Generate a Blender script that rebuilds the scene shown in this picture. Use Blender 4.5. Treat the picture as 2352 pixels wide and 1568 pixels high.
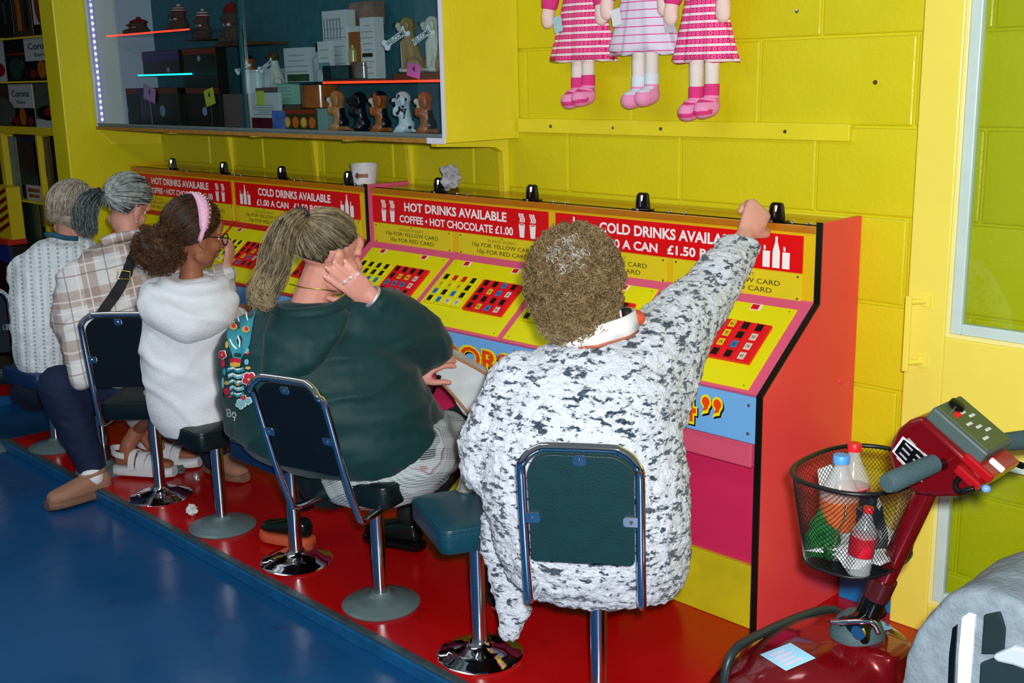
import bpy, bmesh, math, random
import numpy as np
from mathutils import Vector, Matrix, noise
from mathutils.bvhtree import BVHTree
random.seed(7)
PI = math.pi
SC = bpy.context.scene
COL = SC.collection
for o in list(bpy.data.objects):
    bpy.data.objects.remove(o)

# ---------------------------------------------------------------- camera
CAM = bpy.data.cameras.new('camera')
CAM.sensor_width = 36.0
CAM.lens = 2633.0779 / 2352 * 36.0
CAM.clip_start = 0.05
CAM.clip_end = 100
cam_o = bpy.data.objects.new('camera', CAM)
COL.objects.link(cam_o)
_y, _p, _r = (math.radians(a) for a in (46.0405, 13.1119, -1.2745))
_f = Vector((-math.sin(_y) * math.cos(_p), math.cos(_y) * math.cos(_p), -math.sin(_p)))
_x = Vector((math.cos(_y), math.sin(_y), 0))
_u = _x.cross(_f)
_rx = _x * math.cos(_r) + _u * math.sin(_r)
_ru = -_x * math.sin(_r) + _u * math.cos(_r)
CAMPOS = Vector((1.7041, -2.5913, 1.62))
m = Matrix((_rx, _ru, -_f)).transposed().to_4x4()
m.translation = CAMPOS
cam_o.matrix_world = m
SC.camera = cam_o

# ---------------------------------------------------------------- light
SC.view_settings.view_transform = 'Standard'
SC.view_settings.look = 'None'
SC.view_settings.gamma = 1.0
SC.view_settings.use_curve_mapping = False
SC.view_settings.exposure = 0.0
WORLD = bpy.data.worlds.new('arcade_ambience')
SC.world = WORLD
WORLD.use_nodes = True
bg = WORLD.node_tree.nodes['Background']
bg.inputs[0].default_value = (0.80, 0.92, 1.0, 1)
bg.inputs[1].default_value = 0.15

def lamp(name, kind, loc, power, size=0.1, color=(1, 1, 1), target=None, size_y=None):
    d = bpy.data.lights.new(name, kind)
    d.energy = power
    d.color = color
    if kind == 'AREA':
        d.shape = 'RECTANGLE'
        d.size = size
        d.size_y = size_y or size
    else:
        d.shadow_soft_size = size
    o = bpy.data.objects.new(name, d)
    COL.objects.link(o)
    o.location = loc
    if target is not None:
        o.rotation_euler = (Vector(target) - Vector(loc)).to_track_quat('-Z', 'Y').to_euler()
    return o

# the photographer's flash, just above and left of the lens
FL = lamp('camera_flash', 'SPOT', CAMPOS + _rx * 0.05 + _ru * 0.07, 430, 0.035, (1.0, 0.98, 0.95), (-1.1, 0.0, 0.75))
FL.data.spot_size = math.radians(95)
FL.data.spot_blend = 0.6
# unseen area lamp added above the aisle for soft ambient light
lamp('ambient_area_lamp', 'AREA', (-1.6, -1.6, 2.7), 22, 3.2, (0.92, 0.97, 1.0), (-1.6, -1.5, 0), 0.3)

# ---------------------------------------------------------------- materials
MATS = {}
def lin(c):
    return tuple((v / 12.92 if v <= 0.04045 else ((v + 0.055) / 1.055) ** 2.4) for v in c)
def rgb(r, g, b):
    return lin((r / 255, g / 255, b / 255)) + (1,)

def mat(name, col, rough=0.5, metal=0.0, var=0.0, vscale=8.0, bump=0.0, bscale=60.0, coat=0.0, emit=None, estr=0.0,
        trans=0.0, ior=1.45, spec=0.5, alpha=1.0, sheen=0.0, rvar=0.0):
    """principled material; col is sRGB 0-255; var = noise variation of the colour, bump = fine relief"""
    if name in MATS:
        return MATS[name]
    mt = bpy.data.materials.new(name)
    mt.use_nodes = True
    nt = mt.node_tree
    b = nt.nodes['Principled BSDF']
    c = rgb(*col)
    b.inputs['Base Color'].default_value = c
    b.inputs['Roughness'].default_value = rough
    b.inputs['Metallic'].default_value = metal
    b.inputs['Coat Weight'].default_value = coat
    b.inputs['Coat Roughness'].default_value = 0.08
    b.inputs['Transmission Weight'].default_value = trans
    b.inputs['IOR'].default_value = ior
    b.inputs['Specular IOR Level'].default_value = spec
    b.inputs['Alpha'].default_value = alpha
    b.inputs['Sheen Weight'].default_value = sheen
    if emit:
        b.inputs['Emission Color'].default_value = rgb(*emit)
        b.inputs['Emission Strength'].default_value = estr
    tc = nt.nodes.new('ShaderNodeTexCoord')
    n = nt.nodes.new('ShaderNodeTexNoise')
    n.inputs['Scale'].default_value = vscale
    n.inputs['Detail'].default_value = 5
    nt.links.new(tc.outputs['Object'], n.inputs['Vector'])
    v = var if var else 0.03
    mx = nt.nodes.new('ShaderNodeMixRGB')
    mx.blend_type = 'MULTIPLY'
    mx.inputs[1].default_value = c
    rp = nt.nodes.new('ShaderNodeValToRGB')
    rp.color_ramp.elements[0].position = 0.3
    rp.color_ramp.elements[1].position = 0.7
    rp.color_ramp.elements[0].color = (1 - v, 1 - v, 1 - v, 1)
    rp.color_ramp.elements[1].color = (1, 1, 1, 1)
    mx.inputs[0].default_value = 1.0
    nt.links.new(n.outputs['Fac'], rp.inputs[0])
    nt.links.new(rp.outputs[0], mx.inputs[2])
    nt.links.new(mx.outputs[0], b.inputs['Base Color'])
    if rvar:
        mr = nt.nodes.new('ShaderNodeMapRange')
        mr.inputs[1].default_value = 0.35
        mr.inputs[2].default_value = 0.65
        mr.inputs[3].default_value = max(0.02, rough - rvar)
        mr.inputs[4].default_value = min(1, rough + rvar)
        nt.links.new(n.outputs['Fac'], mr.inputs[0])
        nt.links.new(mr.outputs[0], b.inputs['Roughness'])
    if bump:
        n2 = nt.nodes.new('ShaderNodeTexNoise')
        n2.inputs['Scale'].default_value = bscale
        n2.inputs['Detail'].default_value = 3
        nt.links.new(tc.outputs['Object'], n2.inputs['Vector'])
        bp = nt.nodes.new('ShaderNodeBump')
        bp.inputs['Strength'].default_value = bump
        bp.inputs['Distance'].default_value = 0.01
        nt.links.new(n2.outputs['Fac'], bp.inputs['Height'])
        nt.links.new(bp.outputs[0], b.inputs['Normal'])
    MATS[name] = mt
    return mt

# ---------------------------------------------------------------- objects
def wm(o):
    mtx = Matrix.Identity(4)
    while o is not None:
        mtx = o.matrix_basis @ mtx
        o = o.parent
    return mtx

def tag(o, label=None, cat=None, group=None, kind=None):
    if label: o['label'] = label
    if cat: o['category'] = cat
    if group: o['group'] = group
    if kind: o['kind'] = kind
    return o

def thing(name, label, cat, loc=(0, 0, 0), rotz=0.0, group=None):
    o = bpy.data.objects.new(name, None)
    o.empty_display_size = 0.05
    COL.objects.link(o)
    o.location = loc
    o.rotation_euler = (0, 0, rotz)
    return tag(o, label, cat, group)

def copy_tree(o, parent=None):
    c = o.copy()
    COL.objects.link(c)
    c.parent = parent
    for ch in list(o.children):
        copy_tree(ch, c)
    return c

class MB:
    """collects closed shapes; build() links them as one mesh object (world coordinates unless local)"""
    def __init__(s):
        s.v = []
        s.f = []
    def add(s, vs, fs):
        n = len(s.v)
        s.v.extend(Vector(p) for p in vs)
        s.f.extend([tuple(i + n for i in f) for f in fs])
        return s
    def box(s, a, b):
        x0, y0, z0 = (min(a[i], b[i]) for i in range(3))
        x1, y1, z1 = (max(a[i], b[i]) for i in range(3))
        return s.add([(x0, y0, z0), (x1, y0, z0), (x1, y1, z0), (x0, y1, z0), (x0, y0, z1), (x1, y0, z1), (x1, y1, z1), (x0, y1, z1)],
                     [(0, 3, 2, 1), (4, 5, 6, 7), (0, 1, 5, 4), (1, 2, 6, 5), (2, 3, 7, 6), (3, 0, 4, 7)])
    def obox(s, c, ex, ey, ez):
        """oriented box: centre and three half-extent vectors"""
        c, ex, ey, ez = Vector(c), Vector(ex), Vector(ey), Vector(ez)
        vs = [c + ex * i + ey * j + ez * k for k in (-1, 1) for (i, j) in ((-1, -1), (1, -1), (1, 1), (-1, 1))]
        return s.add(vs, [(0, 3, 2, 1), (4, 5, 6, 7), (0, 1, 5, 4), (1, 2, 6, 5), (2, 3, 7, 6), (3, 0, 4, 7)])
    def rings(s, rs, cap=True, closed=False):
        """list of rings (each a list of points, same count) skinned together"""
        n = len(rs[0])
        vs = [p for r in rs for p in r]
        fs = []
        m_ = len(rs)
        for i in range(m_ if closed else m_ - 1):
            a, b = i * n, ((i + 1) % m_) * n
            for j in range(n):
                k = (j + 1) % n
                fs.append((a + j, a + k, b + k, b + j))
        if cap and not closed:
            fs.append(tuple(range(n - 1, -1, -1)))
            fs.append(tuple((m_ - 1) * n + j for j in range(n)))
        return s.add(vs, fs)
    def cyl(s, p0, p1, r0, r1=None, n=16):
        r1 = r0 if r1 is None else r1
        p0, p1 = Vector(p0), Vector(p1)
        a, b = frame(p1 - p0)
        return s.rings([[p + a * (r * math.cos(2 * PI * j / n)) + b * (r * math.sin(2 * PI * j / n)) for j in range(n)] for p, r in ((p0, r0), (p1, r1))])
    def lathe(s, prof, c=(0, 0, 0), n=24, ax=(0, 0, 1)):
        """prof: list of (radius, height)"""
        c, ax = Vector(c), Vector(ax).normalized()
        a, b = frame(ax)
        return s.rings([[c + ax * h + a * (max(r, 1e-4) * math.cos(2 * PI * j / n)) + b * (max(r, 1e-4) * math.sin(2 * PI * j / n)) for j in range(n)] for r, h in prof])
    def tube(s, path, r, n=8, closed=False):
        path = [Vector(p) for p in path]
        m_ = len(path)
        rs = []
        up = None
        for i, p in enumerate(path):
            if closed:
                t = path[(i + 1) % m_] - path[i - 1]
            else:
                t = path[min(i + 1, m_ - 1)] - path[max(i - 1, 0)]
            t.normalize()
            if up is None:
                a, b = frame(t)
            else:
                a = (up - t * up.dot(t)).normalized()
                b = t.cross(a)
            up = a
            rr = r[i] if isinstance(r, (list, tuple)) else r
            rs.append([p + a * (rr * math.cos(2 * PI * j / n)) + b * (rr * math.sin(2 * PI * j / n)) for j in range(n)])
        return s.rings(rs, closed=closed)
    def ell(s, c, u, v, w, n=12, k=8):
        """ellipsoid: centre, three half-axis vectors (or three radii)"""
        c = Vector(c)
        if not hasattr(u, '__len__'):
            u, v, w = Vector((u, 0, 0)), Vector((0, v, 0)), Vector((0, 0, w))
        u, v, w = Vector(u), Vector(v), Vector(w)
        rs = []
        for i in range(k + 1):
            t = PI * i / k
            sr, h = max(math.sin(t), 1e-3), -math.cos(t)
            rs.append([c + w * h + u * (sr * math.cos(2 * PI * j / n)) + v * (sr * math.sin(2 * PI * j / n)) for j in range(n)])
        return s.rings(rs)
    def cap(s, p0, r0, p1, r1, n=12):
        """tapered capsule"""
        p0, p1 = Vector(p0), Vector(p1)
        d = p1 - p0
        L = d.length
        if L < 1e-6:
            return s.ell(p0, r0, r0, r0)
        d /= L
        a, b = frame(d)
        rs = []
        for i in range(5):
            t = PI / 2 * i / 4
            rr = max(r0 * math.sin(t), 1e-4)
            rs.append([p0 - d * (r0 * math.cos(t)) + a * (rr * math.cos(2 * PI * j / n)) + b * (rr * math.sin(2 * PI * j / n)) for j in range(n)])
        for i in range(5):
            t = PI / 2 * (4 - i) / 4
            rr = max(r1 * math.sin(t), 1e-4)
            rs.append([p1 + d * (r1 * math.cos(t)) + a * (rr * math.cos(2 * PI * j / n)) + b * (rr * math.sin(2 * PI * j / n)) for j in range(n)])
        return s.rings(rs)
    def chain(s, pts, n=12):
        """pts: list of (point, radius): a limb of tapered capsules"""
        for (p, r), (q, t) in zip(pts[:-1], pts[1:]):
            s.cap(p, r, q, t, n)
        return s
    def loft(s, rs, n=24, pw=2.0):
        """rings given as (centre, half-width vector, half-depth vector)"""
        out = []
        for c, u, v in rs:
            c, u, v = Vector(c), Vector(u), Vector(v)
            ring = []
            for j in range(n):
                t = 2 * PI * j / n
                ct, st = math.cos(t), math.sin(t)
                e = 2.0 / pw
                ring.append(c + u * (math.copysign(abs(ct) ** e, ct)) + v * (math.copysign(abs(st) ** e, st)))
            out.append(ring)
        return s.rings(out)
    def prism(s, poly, o, eu, ev, en):
        """2D polygon at origin o with axes eu, ev, extruded by the vector en"""
        o, eu, ev, en = Vector(o), Vector(eu), Vector(ev), Vector(en)
        a = [o + eu * x + ev * y for x, y in poly]
        b = [p + en for p in a]
        n = len(a)
        return s.add(a + b, [tuple(range(n - 1, -1, -1)), tuple(range(n, 2 * n))] + [(i, (i + 1) % n, n + (i + 1) % n, n + i) for i in range(n)])
    def poly(s, pts):
        return s.add(pts, [tuple(range(len(pts)))])
    def xf(s, mtx):
        s.v = [mtx @ p for p in s.v]
        return s
    def mesh(s, name):
        me = bpy.data.meshes.new(name)
        me.from_pydata([tuple(p) for p in s.v], [], s.f)
        bm = bmesh.new()
        bm.from_mesh(me)
        bmesh.ops.recalc_face_normals(bm, faces=bm.faces)
        bm.to_mesh(me)
        bm.free()
        return me
    def build(s, name, mt, parent=None, smooth=False, bevel=0.0, seg=2, local=False, sub=0):
        me = s.mesh(name)
        if parent is not None and not local:
            me.transform(wm(parent).inverted())
        return link_mesh(name, me, mt, parent, smooth, bevel, seg, sub)

def link_mesh(name, me, mt, parent=None, smooth=False, bevel=0.0, seg=2, sub=0):
    if mt is not None:
        for q in (mt if isinstance(mt, (list, tuple)) else [mt]):
            me.materials.append(q)
    o = bpy.data.objects.new(name, me)
    COL.objects.link(o)
    o.parent = parent
    if smooth:
        me.polygons.foreach_set('use_smooth', [True] * len(me.polygons))
        if smooth == 'auto':
            me.set_sharp_from_angle(angle=math.radians(38))
    if bevel:
        md = o.modifiers.new('bevel', 'BEVEL')
        md.width = bevel
        md.segments = seg
        md.limit_method = 'ANGLE'
        md.angle_limit = math.radians(40)
        md.harden_normals = False
    if sub:
        md = o.modifiers.new('sub', 'SUBSURF')
        md.levels = sub
        md.render_levels = sub
    return o

def frame(d):
    d = Vector(d).normalized()
    h = Vector((0, 0, 1)) if abs(d.z) < 0.9 else Vector((1, 0, 0))
    a = h.cross(d).normalized()
    return a, d.cross(a)

def arc(c, u, v, a0, a1, n):
    c, u, v = Vector(c), Vector(u), Vector(v)
    return [c + u * math.cos(a0 + (a1 - a0) * i / n) + v * math.sin(a0 + (a1 - a0) * i / n) for i in range(n + 1)]

def smooth_path(pts, k=6, closed=False):
    """Catmull-Rom through pts"""
    pts = [Vector(p) for p in pts]
    out = []
    n = len(pts)
    rng = range(n) if closed else range(n - 1)
    for i in rng:
        if closed:
            p0, p1, p2, p3 = pts[i - 1], pts[i], pts[(i + 1) % n], pts[(i + 2) % n]
        else:
            p0, p1, p2, p3 = pts[max(i - 1, 0)], pts[i], pts[i + 1], pts[min(i + 2, n - 1)]
        for j in range(k):
            t = j / k
            out.append(0.5 * ((2 * p1) + (p2 - p0) * t + (2 * p0 - 5 * p1 + 4 * p2 - p3) * t * t + (3 * p1 - p0 - 3 * p2 + p3) * t ** 3))
    if not closed:
        out.append(pts[-1])
    return out

_TXT = {}
def text_geo(body, bold=0.0, shear=0.0, res=3):
    """flat letters at cap height 1, centred on x=0, baseline y=0: (verts, faces, width)"""
    key = (body, bold, shear)
    if key in _TXT:
        return _TXT[key]
    cu = bpy.data.curves.new('txt', 'FONT')
    cu.body = body
    cu.size = 1.0
    cu.offset = bold
    cu.shear = shear
    cu.resolution_u = res
    o = bpy.data.objects.new('txt', cu)
    COL.objects.link(o)
    dg = bpy.context.evaluated_depsgraph_get()
    me = bpy.data.meshes.new_from_object(o.evaluated_get(dg))
    vs = [(v.co.x, v.co.y) for v in me.vertices]
    fs = [tuple(p.vertices) for p in me.polygons]
    bpy.data.objects.remove(o)
    bpy.data.meshes.remove(me)
    x0 = min(v[0] for v in vs)
    x1 = max(v[0] for v in vs)
    cap = 0.729
    vs = [((x - (x0 + x1) / 2) / cap, y / cap) for x, y in vs]
    _TXT[key] = (vs, fs, (x1 - x0) / cap)
    return _TXT[key]

def put_text(mb, body, o, eu, ev, h, width=None, bold=0.0, align='c'):
    """letters of cap height h at baseline centre o; eu, ev unit vectors; width squeezes the line"""
    vs, fs, w = text_geo(body, bold)
    o, eu, ev = Vector(o), Vector(eu), Vector(ev)
    sx = (width / w) if width else h
    sh = {'c': 0, 'l': w / 2, 'r': -w / 2}[align]
    mb.add([o + eu * ((x + sh) * sx) + ev * (y * h) for x, y in vs], fs)
    return w * sx

def remesh(mb, vox, it=6, lam=0.5, name='skin'):
    """fuse overlapping closed shapes into one continuous surface, then relax it"""
    me = mb.mesh(name)
    o = bpy.data.objects.new('tmp_remesh', me)
    COL.objects.link(o)
    md = o.modifiers.new('r', 'REMESH')
    md.mode = 'VOXEL'
    md.voxel_size = vox
    dg = bpy.context.evaluated_depsgraph_get()
    out = bpy.data.meshes.new_from_object(o.evaluated_get(dg))
    bpy.data.objects.remove(o)
    relax(out, it, lam)
    out.name = name
    return out

def relax(me, it, lam=0.5):
    n = len(me.vertices)
    co = np.empty(n * 3)
    me.vertices.foreach_get('co', co)
    co = co.reshape(-1, 3)
    ed = np.empty(len(me.edges) * 2, dtype=np.int32)
    me.edges.foreach_get('vertices', ed)
    ed = ed.reshape(-1, 2)
    deg = np.bincount(ed.ravel(), minlength=n).astype(float)
    deg[deg == 0] = 1
    for k in range(it):
        acc = np.zeros_like(co)
        for a, b in ((0, 1), (1, 0)):
            for c in range(3):
                acc[:, c] += np.bincount(ed[:, a], weights=co[ed[:, b], c], minlength=n)
        co = co + lam * (acc / deg[:, None] - co)
    me.vertices.foreach_set('co', co.ravel())
    me.update()

def displace(me, fn):
    """move every vertex along its normal by fn(co, normal)"""
    me.update()
    out = np.empty(len(me.vertices) * 3)
    nr = [v.normal.copy() for v in me.vertices]
    for i, v in enumerate(me.vertices):
        p = v.co + nr[i] * fn(v.co, nr[i])
        out[3 * i:3 * i + 3] = p
    me.vertices.foreach_set('co', out)
    me.update()

def vx(*a):
    return Vector(a)

_F = 2633.0779
def at(px, py, **k):
    """point on the view ray of a measured photo position, at a known world x, y or z"""
    d = _f + _rx * ((px - 1176) / _F) - _ru * ((py - 784) / _F)
    (a, v), = k.items()
    i = 'xyz'.index(a)
    return CAMPOS + d * ((v - CAMPOS[i]) / d[i])

class NT:
    """tiny helper for procedural node graphs"""
    def __init__(s, mt):
        s.mt = mt
        s.nt = mt.node_tree
        s.b = s.nt.nodes['Principled BSDF']
        s.tc = [n for n in s.nt.nodes if n.type == 'TEX_COORD'][0]
    def m(s, op, a, b=None, c=None):
        n = s.nt.nodes.new('ShaderNodeMath')
        n.operation = op
        for i, v in enumerate((a, b, c)):
            if v is None:
                continue
            if isinstance(v, (int, float)):
                n.inputs[i].default_value = v
            else:
                s.nt.links.new(v, n.inputs[i])
        return n.outputs[0]
    def xyz(s, rot=(0, 0, 0), src='Object'):
        mp = s.nt.nodes.new('ShaderNodeMapping')
        mp.inputs['Rotation'].default_value = rot
        s.nt.links.new(s.tc.outputs[src], mp.inputs[0])
        sp = s.nt.nodes.new('ShaderNodeSeparateXYZ')
        s.nt.links.new(mp.outputs[0], sp.inputs[0])
        return sp.outputs
    def noise(s, scale, detail=3, rough=0.5, stretch=None):
        n = s.nt.nodes.new('ShaderNodeTexNoise')
        n.inputs['Scale'].default_value = scale
        n.inputs['Detail'].default_value = detail
        n.inputs['Roughness'].default_value = rough
        if stretch:
            mp = s.nt.nodes.new('ShaderNodeMapping')
            mp.inputs['Scale'].default_value = stretch
            s.nt.links.new(s.tc.outputs['Object'], mp.inputs[0])
            s.nt.links.new(mp.outputs[0], n.inputs['Vector'])
        else:
            s.nt.links.new(s.tc.outputs['Object'], n.inputs['Vector'])
        return n.outputs['Fac']
    def band(s, v, period, duty, phase=0.0):
        """1 where fract(v/period+phase) < duty"""
        return s.m('LESS_THAN', s.m('FRACT', s.m('ADD', s.m('DIVIDE', v, period), phase + 100.0)), duty)
    def ramp(s, v, a, b):
        n = s.nt.nodes.new('ShaderNodeMapRange')
        n.inputs[1].default_value = a
        n.inputs[2].default_value = b
        s.nt.links.new(v, n.inputs[0])
        return n.outputs[0]
    def mix(s, f, a, b, blend='MIX'):
        n = s.nt.nodes.new('ShaderNodeMixRGB')
        n.blend_type = blend
        for i, v in ((0, f), (1, a), (2, b)):
            if isinstance(v, (int, float)):
                n.inputs[i].default_value = v
            elif isinstance(v, tuple):
                n.inputs[i].default_value = rgb(*v)
            else:
                s.nt.links.new(v, n.inputs[i])
        return n.outputs[0]
    def color(s, c):
        s.nt.links.new(c, s.b.inputs['Base Color'])
    def bump(s, h, strength, dist=0.01):
        n = s.nt.nodes.new('ShaderNodeBump')
        n.inputs['Strength'].default_value = strength
        n.inputs['Distance'].default_value = dist
        s.nt.links.new(h, n.inputs['Height'])
        s.nt.links.new(n.outputs[0], s.b.inputs['Normal'])

def paint(me, mats, fn):
    """several materials on one surface: fn(face centre) -> slot"""
    for mm in mats:
        me.materials.append(mm)
    me.polygons.foreach_set('material_index', [fn(p.center) for p in me.polygons])

# ================================================================ the setting
YELLOW = mat('yellow_wall_paint', (216, 208, 20), 0.36, var=0.10, vscale=3, bump=0.16, bscale=60, rvar=0.08)
YELLOW2 = mat('yellow_gloss_paint', (232, 220, 40), 0.28, var=0.07, vscale=5, bump=0.15, bscale=30)
YDOOR = mat('pale_yellow_door_paint', (238, 224, 92), 0.30, var=0.05, vscale=4, bump=0.10, bscale=25)

def floor_mat(name, c1, c2, spots, rough):
    mt = mat(name, c1, rough, var=0.2, vscale=1.7, bump=0.12, bscale=14, rvar=0.12)
    nt = mt.node_tree
    b = nt.nodes['Principled BSDF']
    src = b.inputs['Base Color'].links[0].from_socket
    tc = [n for n in nt.nodes if n.type == 'TEX_COORD'][0]
    n3 = nt.nodes.new('ShaderNodeTexNoise')
    n3.inputs['Scale'].default_value = spots
    n3.inputs['Detail'].default_value = 8
    n3.inputs['Roughness'].default_value = 0.7
    nt.links.new(tc.outputs['Object'], n3.inputs['Vector'])
    rp = nt.nodes.new('ShaderNodeValToRGB')
    rp.color_ramp.elements[0].position = 0.60
    rp.color_ramp.elements[1].position = 0.72
    rp.color_ramp.elements[0].color = (0, 0, 0, 1)
    rp.color_ramp.elements[1].color = (0.8, 0.8, 0.8, 1)
    nt.links.new(n3.outputs['Fac'], rp.inputs[0])
    mx = nt.nodes.new('ShaderNodeMixRGB')
    mx.inputs[2].default_value = rgb(*c2)
    nt.links.new(rp.outputs[0], mx.inputs[0])
    nt.links.new(src, mx.inputs[1])
    nt.links.new(mx.outputs[0], b.inputs['Base Color'])
    return mt

BLUEF = floor_mat('blue_floor_paint', (16, 78, 130), (10, 54, 96), 5.0, 0.27)
REDF = floor_mat('red_platform_paint', (190, 12, 14), (96, 14, 18), 6.0, 0.22)
ZF = -0.045

fl = MB().box((-9, -6, ZF - 0.1), (5, 0.62, ZF)).build('floor', BLUEF)
tag(fl, kind='structure')
pf = MB().box((-3.66, -0.725, ZF + 0.001), (1.5, 0.5, 0)).build('floor_platform', REDF, bevel=0.004)
tag(pf, kind='structure')
EDGE = mat('blue_platform_edging', (22, 96, 150), 0.35, var=0.35, vscale=14)
STRIP = mat('worn_metal_nosing', (96, 120, 128), 0.38, metal=0.6, var=0.4, vscale=20)
e = MB().box((-3.68, -0.752, ZF), (1.5, -0.725, -0.004)).box((-3.682, -0.725, ZF), (-3.66, 0.3, -0.004)).build('trim_1', EDGE, bevel=0.003)
tag(e, kind='structure')
e = MB().box((-3.68, -0.742, -0.004), (1.5, -0.715, 0.003)).build('trim_2', STRIP, bevel=0.002)
tag(e, kind='structure')

# back wall of painted concrete blocks, every block its own piece
wb = MB().box((-4.45, 0.507, ZF), (2.6, 0.62, 2.75)).build('wall_back', YELLOW)
tag(wb, kind='structure')
bl = MB().box((-0.2525, 0.499, 0), (0.2525, 0.52, 0.250))
BLOCKME = bl.mesh('block')
BLOCKME.materials.append(YELLOW)
zc = 0.168
row = 0
zs = [1.192 + 0.2575 * k for k in range(-5, 6)]
for k, z in enumerate(zs):
    off = -1.184 if (k % 2 == 1) else -1.393
    i0 = -6
    for i in range(-6, 8):
        x = off + 0.5115 * i + 0.256
        if x - 0.26 < -4.42 or x + 0.26 > 2.6:
            continue
        # only where the photo can see the wall: above the machines, right of them
        if z < 1.1 and x < -0.35:
            continue
        o = bpy.data.objects.new('block', BLOCKME)
        COL.objects.link(o)
        o.parent = wb
        o.location = (x, random.uniform(-0.0015, 0.0015), z + 0.0035)
        md = o.modifiers.new('bevel', 'BEVEL')
        md.width = 0.006
        md.segments = 2

# short return wall closing the row on the left
wl = MB().box((-4.42, -0.035, ZF), (-4.25, 0.507, 2.75)).build('wall_left', YELLOW, bevel=0.006)
tag(wl, kind='structure')

# thin batten screwed to the wall under the dolls
bt = MB().box((-1.423, 0.478, 1.407), (-0.043, 0.4985, 1.458)).build('trim_3', YELLOW2, bevel=0.003)
tag(bt, kind='structure')
SCREW = mat('steel_screw', (190, 195, 200), 0.3, metal=1.0)
DARKM = mat('dark_screw_hole', (70, 60, 30), 0.6)
for x, mm in ((-0.95, SCREW), (-1.25, DARKM), (-0.74, DARKM), (-0.26, DARKM)):
    MB().lathe([(0.0, 0), (0.006, 0.0), (0.005, 0.003), (0.0, 0.004)], (x, 0.478, 1.432), 10, (0, -1, 0)).build('screw', mm, bt)
for x, z, mm in ((-0.245, 1.785, SCREW), (0.02, 1.575, DARKM)):
    MB().lathe([(0.0, 0), (0.007, 0.0), (0.006, 0.003), (0.0, 0.004)], (x, 0.499, z), 10, (0, -1, 0)).build('screw', mm, wb)

# ---------------------------------------------------------------- open glazed door leaf at the right
GASK = mat('pale_blue_glazing_strip', (196, 218, 214), 0.4, var=0.08, vscale=20)
GLASS = mat('window_glass', (240, 250, 245), 0.02, trans=1.0, ior=1.1, spec=0.5)
def thin_glass(name, tint=(1, 1, 1), gl=0.06):
    mt = bpy.data.materials.new(name)
    mt.use_nodes = True
    nt = mt.node_tree
    nt.nodes.remove(nt.nodes['Principled BSDF'])
    out = nt.nodes['Material Output']
    tr = nt.nodes.new('ShaderNodeBsdfTransparent')
    tr.inputs[0].default_value = tint + (1,)
    gs = nt.nodes.new('ShaderNodeBsdfGlossy')
    gs.inputs['Roughness'].default_value = 0.02
    lw = nt.nodes.new('ShaderNodeLayerWeight')
    pw = nt.nodes.new('ShaderNodeMath')
    pw.operation = 'POWER'
    pw.inputs[1].default_value = 4.0
    nt.links.new(lw.outputs['Facing'], pw.inputs[0])
    ma = nt.nodes.new('ShaderNodeMath')
    ma.operation = 'MULTIPLY_ADD'
    ma.inputs[1].default_value = 0.6
    ma.inputs[2].default_value = gl * 0.5
    nt.links.new(pw.outputs[0], ma.inputs[0])
    mx = nt.nodes.new('ShaderNodeMixShader')
    nt.links.new(ma.outputs[0], mx.inputs[0])
    nt.links.new(tr.outputs[0], mx.inputs[1])
    nt.links.new(gs.outputs[0], mx.inputs[2])
    nt.links.new(mx.outputs[0], out.inputs[0])
    MATS[name] = mt
    return mt
PANE = thin_glass('clear_door_pane', (0.86, 0.92, 0.84))
dx0, dx1, y0, y1 = 0.205, 1.12, 0.40, 0.445
dr = MB()
dr.box((dx0, y0, 0.0), (0.318, y1, 2.6))
dr.box((1.01, y0, 0.0), (dx1, y1, 2.6))
dr.box((0.318, y0, 0.0), (1.01, y1, 0.092))
dr.box((0.318, y0, 0.585), (1.01, y1, 0.888))
dr.box((0.318, y0, 2.38), (1.01, y1, 2.6))
dro = dr.build('door_1', YDOOR, bevel=0.004)
tag(dro, kind='structure')
PALE = mat('cream_glazing_bead', (240, 232, 150), 0.35)
for (za, zb) in ((0.092, 0.585), (0.888, 2.38)):
    def fr(inset, w, ya, yb):
        a, b, c, d = 0.318 + inset, 1.01 - inset, za + inset, zb - inset
        return (MB().box((a, ya, c), (a + w, yb, d)).box((b - w, ya, c), (b, yb, d))
                .box((a + w, ya, c), (b - w, yb, c + w)).box((a + w, ya, d - w), (b - w, yb, d)))
    fr(0.0, 0.012, 0.404, 0.44).build('glazing_bead', PALE, dro, bevel=0.002)
    fr(0.012, 0.030, 0.408, 0.436).build('glazing_strip', GASK, dro, bevel=0.003)
    MB().box((0.358, 0.420, za + 0.04), (0.972, 0.424, zb - 0.04)).build('pane', PANE, dro)
HND = mat('painted_handle', (240, 226, 84), 0.3)
h = MB().box((0.222, 0.352, 0.785), (0.240, 0.362, 1.0)).build('door_handle', HND, dro, bevel=0.003)
for z in (0.983, 0.81):
    MB().cyl((0.231, 0.362, z), (0.262, 0.40, z), 0.008, n=10).box((0.248, 0.393, z - 0.016), (0.275, 0.401, z + 0.016)).build('handle_bracket', HND, h, bevel=0.002)
# blue skirting piece between machine and door
sk = MB().box((0.012, 0.44, 0.0), (0.205, 0.497, 0.112)).build('trim_4', mat('blue_skirting', (20, 120, 190), 0.4), bevel=0.003)
tag(sk, kind='structure')

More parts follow.
